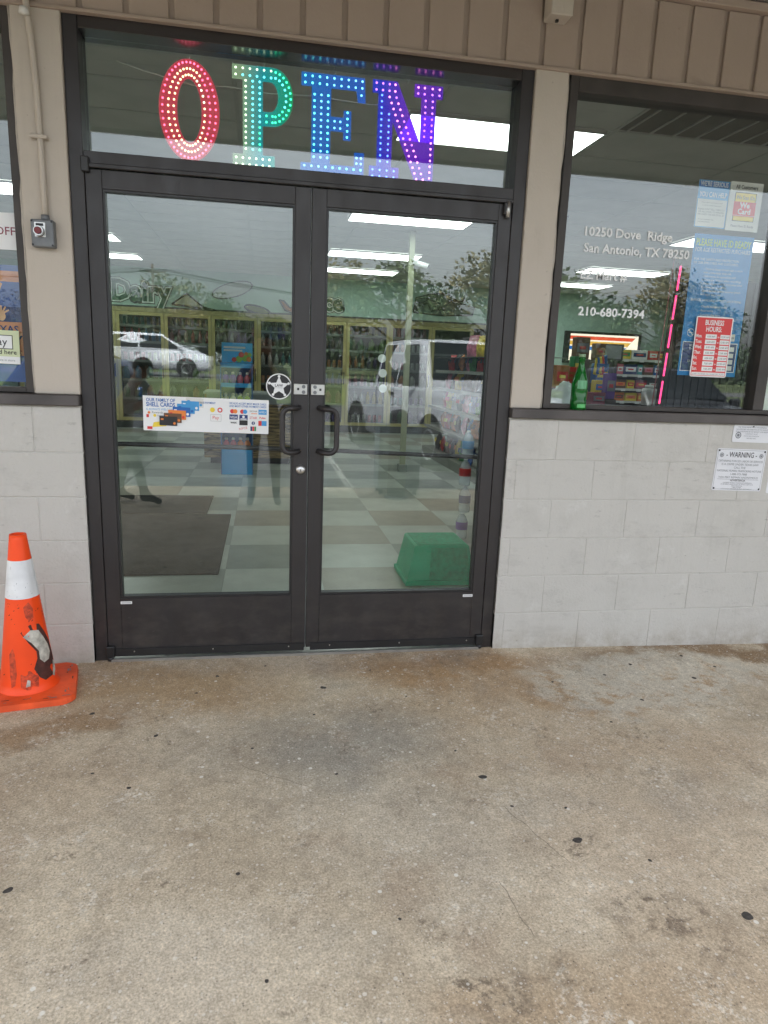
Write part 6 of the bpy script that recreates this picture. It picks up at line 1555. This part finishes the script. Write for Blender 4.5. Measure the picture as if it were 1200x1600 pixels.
def car(name, label, cat, loc, rotz, paint, L, Wd, belt, roof, hood, cab, wheel_r, axles, truck=False):
    t = thing(name, label, cat, loc, (0, 0, rotz)); h = Wd/2; zb = 0.24
    def sec(w, z0, z1, crown=0.02): return [(0, z0), (w*.80, z0), (w*.97, z0+.10), (w, z0+(z1-z0)*.45), (w*.985, z1-.10), (w*.93, z1-.02), (w*.6, z1+crown*.7), (0, z1+crown)]
    xr, xf = -L/2, L/2
    c0, c1, c2, c3 = cab           # rear glass foot, rear roof edge, front roof edge, windscreen foot
    bm = NB(); secs = []
    if truck: prof = [(xr, belt-.04), (xr+.05, belt), (c0, belt), (c3, belt+.02), (c3+.2, hood+.02), (xf-.25, hood), (xf-.06, hood-.10), (xf, hood-.35)]
    else: prof = [(xr, belt-.35), (xr+.06, belt-.12), (xr+.25, belt-.02), (c0, belt), (c3, belt-.02), (c3+.3, hood+.03), (xf-.35, hood-.08), (xf-.10, hood-.22), (xf, hood-.42)]
    for x, z in prof:
        k = 1.0 if xr+.3 < x < xf-.3 else (0.95 if abs(x) < L/2-.05 else 0.86)
        secs.append((x, sec(h*k, zb+(0.06 if abs(x) > L/2-.05 else 0), z)))
    loft(bm, secs); mkl('body', bm, paint, t)
    # cabin
    bm = NB(); tw = h*.76
    def csec(w0, w1, z1): return [(0, belt-.05), (w0, belt-.05), (w0*.99, belt), ((w0+w1)/2, (belt+z1)/2), (w1, z1-.06), (w1*.92, z1-.015), (w1*.5, z1+.01), (0, z1+.02)]
    loft(bm, [(c0, csec(h*.93, h*.92, belt+.04)), (c1, csec(h*.93, tw, roof-.02)), ((c1+c2)/2, csec(h*.94, tw*1.02, roof)), (c2, csec(h*.93, tw, roof-.02)), (c3, csec(h*.90, h*.88, belt+.04))]); mkl('cabin', bm, paint, t)
    # glass
    def quad(nm, pts, mt=M_cglass):
        mkl(nm, (pts, [tuple(range(len(pts)))]), mt, t)
    def yat(z, e=.012): f = (z-belt)/(roof-.06-belt); return h*.93+(tw-h*.93)*f+e
    za, zr = belt+.03, roof-.10
    cuts = [c0+.16+(0 if truck else .10), (c0+c3)/2-.05, c3-.22]
    def slant(x, z): # keep windows inside sloping ends
        f = (z-belt)/(roof-belt); return max(min(x, c3-.10+(c2-c3)*f), c0+.10+(c1-c0)*f)
    for s_ in (1, -1):
        for a, b in zip(cuts, cuts[1:]):
            a, b = a+.03, b-.03
            quad('side_window', [(slant(a, za), s_*yat(za), za), (slant(b, za), s_*yat(za), za), (slant(b, zr), s_*yat(zr), zr), (slant(a, zr), s_*yat(zr), zr)])
        bm = NB(); bx(bm, c3-.35, c3-.22, s_*(h+.10)-.09, s_*(h+.10)+.09, belt+.0, belt+.15, .03, 2); mkl('mirror', bm, paint if not truck else M_black, t)
        bm = NB(); bx(bm, (c0+c3)/2-.22, (c0+c3)/2-.05, s_*(h*1.0)-.02, s_*(h*1.0)+.02, belt-.16, belt-.13, .008); mkl('door_handle', bm, M_black if truck else paint, t)
        for xx in (c0+.30, (c0+c3)/2-.02, c3-.10):
            bm = NB(); bx(bm, xx-.004, xx+.004, s_*h*.995-.006, s_*h*.995+.006, zb+.15, belt-.06); mkl('door_gap', bm, M_black, t)
    e = .016
    for nm, xa_, xb_, sg_ in (('windscreen', c3, c2, 1), ('rear_window', c0, c1, -1)):
        dz = roof-.02+.02-belt-.06; dx = xb_-xa_; ln = math.hypot(dx, dz); nx, nz2 = sg_*abs(dz)/ln*.022, abs(dx)/ln*.022
        P = lambda f, w: (xa_+dx*f+nx, w, belt+.06+dz*f+nz2)
        quad(nm, [P(.10, -h*.80), P(.10, h*.80), P(.90, tw*.84), P(.90, -tw*.84)] if sg_ > 0 else [P(.16, h*.80), P(.16, -h*.80), P(.88, -tw*.84), P(.88, tw*.84)])
    # wheels
    for ax in axles:
        for s_ in (1, -1):
            yo = s_*(h-.10)
            bm = NB(); cyl(bm, (ax, s_*(h-.30), wheel_r+.02), (ax, s_*(h+.004), wheel_r+.02), wheel_r+.075, n=28); mkl('wheel_arch', bm, M_black, t)
            bm = NB(); lathe(bm, [(wheel_r*.62, -.11), (wheel_r*.93, -.115), (wheel_r, -.08), (wheel_r, .08), (wheel_r*.93, .115), (wheel_r*.62, .11)], 28)
            bmesh.ops.rotate(bm, verts=bm.verts, cent=(0, 0, 0), matrix=Matrix.Rotation(R(90), 3, 'X')); o = mkl('wheel', bm, M_rubber, t, (ax, yo, wheel_r))
            bm = NB(); cyl(bm, (0, s_*.06, 0), (0, s_*.075, 0), wheel_r*.16, n=14)
            for q in range(7):
                a = 2*PI*q/7; cyl(bm, (0, s_*.07, 0), (wheel_r*.58*math.cos(a), s_*.09, wheel_r*.58*math.sin(a)), .03, .022, 6)
            for q in range(24):
                a, b = 2*PI*q/24, 2*PI*(q+1)/24; cyl(bm, (wheel_r*.60*math.cos(a), s_*.10, wheel_r*.60*math.sin(a)), (wheel_r*.60*math.cos(b), s_*.10, wheel_r*.60*math.sin(b)), .02, n=5, cap=False)
            mkl('rim', bm, M_rim, o)
    # lamps and front
    for s_ in (1, -1):
        zz = hood-.26 if not truck else hood-.28
        bm = NB(); bx(bm, xf-.16, xf+.012, s_*h*.66-.16, s_*h*.66+.16, zz-.08, zz+.09, .03, 2); mkl('headlight', bm, M_lampg, t)
        bm = NB(); bx(bm, xr-.012, xr+.10, s_*h*.74-.10, s_*h*.74+.10, belt-.38, belt-.12, .02); mkl('tail_light', bm, M_tail, t)
    if truck:
        bm = NB(); bx(bm, xf-.05, xf+.018, -h*.46, h*.46, hood-.46, hood-.16, .02); mkl('grille', bm, M_black, t)
        for q in range(3):
            bm = NB(); bx(bm, xf+.0185, xf+.035, -h*.45, h*.45, hood-.43+q*.09, hood-.39+q*.09, .006); mkl('grille_bar', bm, M_rim, t)
        bm = NB(); bx(bm, xf-.10, xf+.13, -h*.96, h*.96, .46, .66, .04, 2); mkl('bumper', bm, M_rim, t)
        bm = NB(); bx(bm, xf-.03, xf+.10, -h*.8, h*.8, .30, .455, .02); mkl('bumper_skirt', bm, M_black, t)
        bm = NB(); bx(bm, xr+.10, c0-.06, -h*.86, h*.86, belt-.02, belt+.026); mkl('bed_opening', bm, M_black, t)
    else:
        bm = NB(); bx(bm, xf-.10, xf+.02, -h*.5, h*.5, .34, .50, .03); mkl('grille', bm, M_black, t)
    bm = NB(); bx(bm, xf+.001 if not truck else xf+.131, xf+.025 if not truck else xf+.14, -.16, .16, .50, .60, .004); mkl('number_plate', bm, M_offwhite, t)
    return t
M_pwhite = mat('pearl_paint', (0.64, 0.66, 0.70), 0.4, 0, 0.03, spec=0.3)
M_psilver = mat('silver_paint', (0.40, 0.415, 0.44), 0.42, 0.0, 0.04, spec=0.4)
M_pblue = mat('dark_blue_paint', (0.022, 0.040, 0.13), 0.12, 0.2, 0.06)
car('parked_van', 'white minivan on the road, mirrored in the left door', 'van', (-4.75, -27.0, 0.73), 0, M_pwhite, 4.75, 1.85, 1.08, 1.70, 1.02, (-2.25, -1.75, 0.35, 1.45), .33, (-1.45, 1.40))
car('pickup_truck', 'silver pickup truck parked facing the shop, mirrored in the right door', 'pickup truck', (2.98, -9.0, -0.12), R(78), M_psilver, 5.6, 2.02, 1.27, 2.06, 1.20, (-.95, -.80, .75, 1.35), .39, (-1.75, 1.72), True)
car('parked_car', 'dark blue car parked nose in, mirrored at the left door edge', 'car', (-3.05, -8.0, -0.115), R(90), M_pblue, 4.5, 1.82, .98, 1.52, .98, (-1.75, -1.05, .25, 1.05), .32, (-1.35, 1.38))

car('parked_suv', 'dark grey car parked nose in at right, mirrored low in the right window', 'car', (7.35, -9.0, -0.115), R(90), mat('graphite_paint', (.022, .024, .028), .25, 0, .05), 4.7, 1.95, 1.08, 1.74, 1.08, (-2.0, -1.6, .35, 1.15), .35, (-1.4, 1.42))
# steel bollard and a grey newspaper box by the kerb
bo = thing('bollard', 'dark grey steel bollard by the kerb, mirrored in the right door', 'bollard', (1.25, -4.05, 0.008))
bm = NB(); lathe(bm, [(0, 0), (.10, 0), (.10, .93), (.085, .965), (.05, .985), (0, .99)], 24); mkl('post', bm, mat('bollard_grey', (.10, .10, .105), .5, 0, .2, 8, .1, 40), bo)
bm = NB(); lathe(bm, [(.105, .0), (.13, .0), (.13, .02), (.105, .03)], 24); mkl('collar', bm, M_grey_metal, bo)
nb = thing('newspaper_box', 'grey blue metal box by the kerb, mirrored in the right door', 'box', (1.32, -4.42, 0.005))
M_nb = mat('grey_blue_metal', (.20, .24, .29), .4, .1, .1, 5)
bm = NB(); bx(bm, -.245, .245, -.16, .16, 0.06, .80, .012, 2); mkl('cabinet', bm, M_nb, nb)
bm = NB(); bx(bm, -.20, .20, .1605, .168, .36, .74, .004); mkl('door_panel', bm, mat('grey_blue_door', (.26, .31, .36), .3), nb)
for q in (-.2, .2):
    for r_ in (-.12, .12):
        bm = NB(); bx(bm, q-.02, q+.02, r_-.02, r_+.02, 0.0, .0595); mkl('foot', bm, M_black, nb)

# ------------------------------------------------------------------ trees, pole and wires beyond the road
M_bark = mat('bark', (.085, .065, .05), .9, 0, .3, 12, .6, 30)
def leafmat(name, c):
    mt, t, b = principled(name); N = t.nodes.new; L_ = t.links.new
    g = N('ShaderNodeNewGeometry'); r = N('ShaderNodeValToRGB'); L_(g.outputs['Random Per Island'], r.inputs['Fac'])
    r.color_ramp.elements[0].color = tuple(x*.6 for x in c)+(1,); r.color_ramp.elements[1].color = tuple(x*1.4 for x in c)+(1,)
    L_(r.outputs['Color'], b.inputs['Base Color']); b.inputs['Roughness'].default_value = .7
    return mt
M_leafs = [leafmat('leaf_green', (.06, .085, .03)), leafmat('leaf_dark', (.04, .065, .03)), leafmat('leaf_tan', (.12, .10, .04))]
def tree_meshes(seed, H_, sp):
    rr = random.Random(seed); bm = NB()
    tube(bm, [(0, 0, -.3), (.05, .02, H_*.25), (.0, .08, H_*.5), (.1, 0, H_*.75)], [.22, .17, .12, .05], 8)
    tips = []
    for q in range(7):
        a = rr.uniform(0, 2*PI); z0 = H_*rr.uniform(.25, .55); l_ = sp*rr.uniform(.5, .95); tip = (l_*math.cos(a), l_*math.sin(a), z0+H_*rr.uniform(.12, .35)); tips.append(tip)
        tube(bm, [(0.02, 0.03, z0), (tip[0]*.5, tip[1]*.5, z0+(tip[2]-z0)*.6), tip], [.08, .05, .02], 6)
    V, F = [], []
    blobs = [(t_[0], t_[1], t_[2], sp*rr.uniform(.32, .5)) for t_ in tips]+[(rr.uniform(-.3, .3)*sp, rr.uniform(-.3, .3)*sp, H_*rr.uniform(.6, .86), sp*rr.uniform(.35, .55)) for _ in range(6)]
    for (bx_, by_, bz_, br) in blobs:
        for _ in range(190):
            d = Vector((rr.gauss(0, 1), rr.gauss(0, 1), rr.gauss(0, .8))).normalized()*br*(rr.random()**.4); c = Vector((bx_, by_, bz_))+d
            if c.z > H_: continue
            n_ = Vector((rr.gauss(0, 1), rr.gauss(0, 1), rr.gauss(.4, 1))).normalized(); a = n_.orthogonal().normalized(); b = n_.cross(a); s_ = rr.uniform(.10, .22); k = len(V)
            V += [tuple(c+a*s_), tuple(c+b*s_*.6), tuple(c-a*s_), tuple(c-b*s_*.6)]; F.append((k, k+1, k+2, k+3))
    return bm, (V, F)
TP = []
for q, (seed, H_, sp) in enumerate(((1, 7.6, 3.2), (2, 6.4, 2.9), (3, 8.4, 3.4))):
    b1, b2 = tree_meshes(seed, H_, sp); TP.append((b1, b2))
tproto = []
tr_r = random.Random(8)
tpos = [(-26, -58), (-20.5, -52), (-15.5, -60), (-11, -55), (-8.6, -62), (-4.2, -74), (0.5, -72), (5.2, -44), (8.6, -42), (12.4, -46), (15.8, -44), (19.5, -41), (24, -46), (29, -43), (35, -48), (40, -44), (46, -50), (-32, -54)]
for q, (x, y) in enumerate(sorted(tpos)):
    k = q % 3
    lab = 'leafy tree across the road, %s from the left of the row mirrored in the glass' % (ordw+['thirteenth', 'fourteenth', 'fifteenth', 'sixteenth', 'seventeenth', 'eighteenth'])[q]
    if len(tproto) < 3:
        t = thing('tree', lab, 'tree', (x, y, .85), (0, 0, tr_r.uniform(0, 6)), 'trees across the road'); mkl('trunk', TP[k][0], M_bark, t); mkl('crown', TP[k][1], M_leafs[k], t); tproto.append(t)
    else: t = dup(tproto[k], (x, y, .85), (0, 0, tr_r.uniform(0, 6)), lab)
    s_ = tr_r.uniform(.82, 1.05); t.scale = (s_*1.1, s_*1.1, s_)
# far wood behind the row of trees, one unbroken band of leaves
rr = random.Random(77); V, F = [], []
for _ in range(15000):
    x = rr.uniform(-60, 90); top = 4.2+1.3*math.sin(x*.33)+.9*math.sin(x*.9+1)
    c = Vector((x, -76+rr.uniform(-3, 3), .8+top*(rr.random()**.8)))
    n_ = Vector((rr.gauss(0, 1), rr.gauss(.6, 1), rr.gauss(.4, 1))).normalized(); a = n_.orthogonal().normalized(); b = n_.cross(a); s_ = rr.uniform(.25, .5); k = len(V)
    V += [tuple(c+a*s_), tuple(c+b*s_*.6), tuple(c-a*s_), tuple(c-b*s_*.6)]; F.append((k, k+1, k+2, k+3))
o = _obj('far_wood', (V, F), M_leafs[1]); tag(o, 'far band of dark green woodland beyond the trees, mirrored in the glass', 'woodland', kind='stuff')
M_polew = mat('pole_wood', (.12, .10, .085), .9, 0, .2, 5)
up_ = thing('utility_pole', 'wooden utility pole across the road, mirrored above the Dairy sign', 'utility pole', (-9.6, -60, .85))
bm = NB(); cyl(bm, (0, 0, -.3), (0, 0, 8.4), .15, .11, 10); mkl('shaft', bm, M_polew, up_)
bm = NB(); bx(bm, -1.1, 1.1, -.06, .06, 7.7, 7.85); mkl('cross_arm', bm, M_polew, up_)
for q in (-1, -.4, .4, 1):
    bm = NB(); cyl(bm, (q, 0, 7.851), (q, 0, 8.0), .05, .03, 8); mkl('insulator', bm, M_grey_metal, up_)
for q, dx in enumerate((-1, .4, 1)):
    bm = NB(); pts = []
    for i in range(25):
        f_ = i/24; pts.append((-9.6+dx+f_*60, -60-4*f_, 8.85+dx*.0-1.9*4*f_*(1-f_)-.5*f_))
    tube(bm, pts, .022, 5)
    pts = [(-9.6+dx-f_*50, -60+3*f_, 8.85-1.9*4*f_*(1-f_)) for f_ in [i/18 for i in range(19)]]
    tube(bm, pts, .022, 5)
    o = mk('power_line', bm, M_black); tag(o, 'sagging power line mirrored in the glass, %s of three on the pole' % ('nearest', 'middle', 'farthest')[q], 'power line', 'power lines')

# ------------------------------------------------------------------ people
M_skin = mat('skin', (.36, .19, .12), .55, 0, .06, 20)
def person(name, label, loc, joints, edges, zones, hairm, head, look, extras):
    """joints: name -> (x, y, z, r); one skin surface grown over the connected skeleton"""
    t = thing(name, label, 'person', loc); ks = list(joints)
    me = bpy.data.meshes.new('body'); me.from_pydata([joints[k][:3] for k in ks], [(ks.index(a), ks.index(b)) for a, b in edges], [])
    o = bpy.data.objects.new('body_src', me); COL.objects.link(o)
    md = o.modifiers.new('skin', 'SKIN'); md.use_smooth_shade = True; md.branch_smoothing = .6
    sv = me.skin_vertices[0].data
    for i, k in enumerate(ks): rr = joints[k][3]; sv[i].radius = rr if isinstance(rr, tuple) else (rr, rr); sv[i].use_root = (k == 'pelvis')
    ss = o.modifiers.new('sub', 'SUBSURF'); ss.levels = 2; ss.render_levels = 2
    dg = bpy.context.evaluated_depsgraph_get(); dg.update()
    m2 = bpy.data.meshes.new_from_object(o.evaluated_get(dg)); bpy.data.objects.remove(o)
    m2.materials.clear()
    mats = []
    for z in zones:
        if z[1] not in mats: mats.append(z[1])
    for q in mats: m2.materials.append(q)
    for p in m2.polygons:
        p.use_smooth = True
        for test, mt in zones:
            if test(p.center): p.material_index = mats.index(mt); break
    b = bpy.data.objects.new('body', m2); COL.objects.link(b); b.parent = t
    hx, hy, hz, hr = head; lk = Vector(look).normalized(); sd_ = lk.cross(Vector((0, 0, 1))).normalized(); u_ = sd_.cross(lk)
    c = Vector((hx, hy, hz))
    bm = NB(); bmesh.ops.create_icosphere(bm, subdivisions=3, radius=1)
    for v in list(bm.verts):
        p = v.co; w = sd_*p.x*hr*.86+lk*p.y*hr*1.02+u_*p.z*hr*1.08
        v.co = c+w+u_*hr*.16-lk*hr*.12
    dele = [v for v in bm.verts if (v.co-c).dot(lk) > hr*.30 and (v.co-c).dot(u_) < hr*.62 or (v.co-c).dot(u_) < -hr*.45]
    bmesh.ops.delete(bm, geom=dele, context='VERTS'); smooth(mkl('hair', bm, hairm, t))
    bm = NB(); cyl(bm, c+lk*hr*.78+u_*hr*.05, c+lk*hr*1.10-u_*hr*.22, hr*.07, hr*.13, 8); mkl('nose', bm, M_skin, t)
    for s_ in (1, -1):
        bm = NB(); bmesh.ops.create_uvsphere(bm, u_segments=10, v_segments=6, radius=hr*.10); bmesh.ops.translate(bm, verts=bm.verts, vec=c+lk*hr*.86+sd_*s_*hr*.34+u_*hr*.08); mkl('eye', bm, M_ink, t)
        bm = NB(); bmesh.ops.create_uvsphere(bm, u_segments=8, v_segments=6, radius=hr*.22); bmesh.ops.translate(bm, verts=bm.verts, vec=c+sd_*s_*hr*.90-lk*hr*.05); mkl('ear', bm, M_skin, t)
    bm = NB(); P_ = c+lk*hr*.90-u_*hr*.48; cyl(bm, P_-sd_*hr*.26, P_+sd_*hr*.26, hr*.06, n=6); mkl('mouth', bm, M_maroon, t)
    extras(t); return t
def hand(J, E, base, wrist, d, side, curl, L_=.085):
    """palm plus five separate bent fingers; d: finger direction, side: thumb side, curl: towards palm"""
    d = Vector(d).normalized(); sdv = Vector(side).normalized(); cu = Vector(curl).normalized(); w = Vector(wrist)
    pm = w+d*.055; J[base+'palm'] = (*pm, (.036, .020)); E.append((base+'wrist', base+'palm'))
    for k, (off, ln) in enumerate(((.026, .95), (.009, 1.08), (-.009, 1.0), (-.025, .78))):
        r0 = w+d*.088+sdv*off; a = r0+(d*.8+cu*.35)*L_*ln*.45; b = a+(d*.25+cu*.9)*L_*ln*.45
        J[base+'k%d' % k] = (*r0, .0105); J[base+'m%d' % k] = (*a, .0090); J[base+'t%d' % k] = (*b, .0078)
        E += [(base+'palm', base+'k%d' % k), (base+'k%d' % k, base+'m%d' % k), (base+'m%d' % k, base+'t%d' % k)]
    a = w+d*.045+sdv*.040; b = a+(d*.7+sdv*.45+cu*.3)*.040; J[base+'th1'] = (*a, .0125); J[base+'th2'] = (*b, .0095); E += [(base+'palm', base+'th1'), (base+'th1', base+'th2')]
# the one taking the picture: dark clothes, phone held at the camera's place
M_dark = mat('grey_cloth', (.10, .10, .11), .9, 0, .2, 10, .4, 60); M_jean = mat('grey_denim', (.085, .09, .10), .9, 0, .2, 10, .4, 80); M_shoe = mat('dark_shoe', (.03, .028, .026), .7); M_hair = mat('dark_hair', (.018, .013, .010), .6, 0, .3, 30)
def stand(J, E, pel, lean, sh_w, hips=.10):
    px_, py_, pz_ = pel
    J['pelvis'] = (px_, py_, pz_, (.155, .115)); J['waist'] = (px_+lean[0]*.3, py_+lean[1]*.3, pz_+.16, (.140, .105)); J['chest'] = (px_+lean[0]*.7, py_+lean[1]*.7, pz_+.36, (.165, .12)); J['neck'] = (px_+lean[0], py_+lean[1], pz_+.52, .058)
    E += [('pelvis', 'waist'), ('waist', 'chest'), ('chest', 'neck')]
J, E = {}, []
stand(J, E, (0, 0, .93), (0, .04), .2)
J['head0'] = (0, .055, 1.53, .070); J['head1'] = (0, .065, 1.615, .092); J['head2'] = (0, .06, 1.68, .075); E += [('neck', 'head0'), ('head0', 'head1'), ('head1', 'head2')]
for s_, n_ in ((1, 'r'), (-1, 'l')):
    J[n_+'sh'] = (s_*.19, .03, 1.37, .062); J[n_+'el'] = (s_*.25, .13, 1.13, .044); J[n_+'wrist'] = (s_*.075, .335, 1.395, .028)
    E += [('chest', n_+'sh'), (n_+'sh', n_+'el'), (n_+'el', n_+'wrist')]
    hand(J, E, n_, J[n_+'wrist'][:3], (-s_*.25, .30, .55), (-s_*.3, -.9, .1), (-s_*.8, .25, .1), .07)
    J[n_+'hip'] = (s_*.10, 0, .86, .095); J[n_+'kn'] = (s_*.115, .02, .48, .062); J[n_+'an'] = (s_*.125, -.01, .10, .045); J[n_+'heel'] = (s_*.127, -.04, .045, .040); J[n_+'toe'] = (s_*.145, .16, .038, .036)
    E += [('pelvis', n_+'hip'), (n_+'hip', n_+'kn'), (n_+'kn', n_+'an'), (n_+'an', n_+'heel'), (n_+'an', n_+'toe')]
def phone_ex(t):
    bm = NB(); bx(bm, -.037, .037, .455, .463, 1.355, 1.510, .003); mkl('phone', bm, M_black, t)
person('person', 'person in dark clothes holding up a phone, mirrored faintly between the doors', (-0.2084, -3.69, 0.006), J, E,
       [(lambda c: c.z > 1.47, M_skin), (lambda c: c.y > .27, M_skin), (lambda c: c.z < .075, M_shoe), (lambda c: c.z < .93, M_jean), (lambda c: True, M_dark)], M_hair, (0, .062, 1.615, .098), (0, 1, -.05), phone_ex)
# second person by the blue car, head bent over a phone, seen from the side
M_trous = mat('dark_trousers', (.02, .021, .026), .9, 0, .2, 10, .4, 80)
M_tan = mat('tan_shirt', (.40, .34, .28), .85, 0, .08, 12, .4, 60)
J, E = {}, []
J['pelvis'] = (-.02, 0, .80, (.13, .15)); J['waist'] = (-.01, 0, .93, (.12, .14)); J['chest'] = (.06, 0, 1.09, (.125, .16)); J['neck'] = (.13, 0, 1.22, .055); E += [('pelvis', 'waist'), ('waist', 'chest'), ('chest', 'neck')]
J['head0'] = (.17, 0, 1.265, .066); J['head1'] = (.20, 0, 1.325, .088); J['head2'] = (.19, 0, 1.375, .070); E += [('neck', 'head0'), ('head0', 'head1'), ('head1', 'head2')]
for s_, n_ in ((1, 'l'), (-1, 'r')):
    J[n_+'sh'] = (.08, s_*.17, 1.14, .060); J[n_+'el'] = (.06, s_*.21, .93, .045); J[n_+'wrist'] = (.29, s_*.07, 1.04, .028); E += [('chest', n_+'sh'), (n_+'sh', n_+'el'), (n_+'el', n_+'wrist')]
    hand(J, E, n_, J[n_+'wrist'][:3], (.8, -s_*.2, .25), (0, -s_*.6, .7), (.1, -s_*.9, -.1), .07)
    dx = .20 if s_ > 0 else -.10
    J[n_+'hip'] = (.0, s_*.09, .74, .088); J[n_+'kn'] = (dx*.5+.03, s_*.10, .42, .060); J[n_+'an'] = (dx, s_*.105, .10, .044); J[n_+'heel'] = (dx-.04, s_*.105, .045, .038); J[n_+'toe'] = (dx+.16, s_*.115, .037, .034)
    E += [('pelvis', n_+'hip'), (n_+'hip', n_+'kn'), (n_+'kn', n_+'an'), (n_+'an', n_+'heel'), (n_+'an', n_+'toe')]
def phone_ex2(t):
    bm = NB(); bx(bm, -.004, .004, -.036, .036, -.07, .07, .002); mkl('phone', bm, M_rim, t, (.395, 0, 1.085), (0, R(-50), 0))
person('person', 'person in tan shirt and dark trousers looking down at a phone, mirrored at left', (-1.56, -3.70, 0.006), J, E,
       [(lambda c: c.z > 1.235, M_skin), (lambda c: c.x > .135 and c.z > .85 and c.z < 1.2, M_skin), (lambda c: c.z < .072, M_shoe), (lambda c: c.z < .84, M_trous), (lambda c: True, M_tan)], M_hair, (.20, 0, 1.325, .094), (1, 0, -.75), phone_ex2)
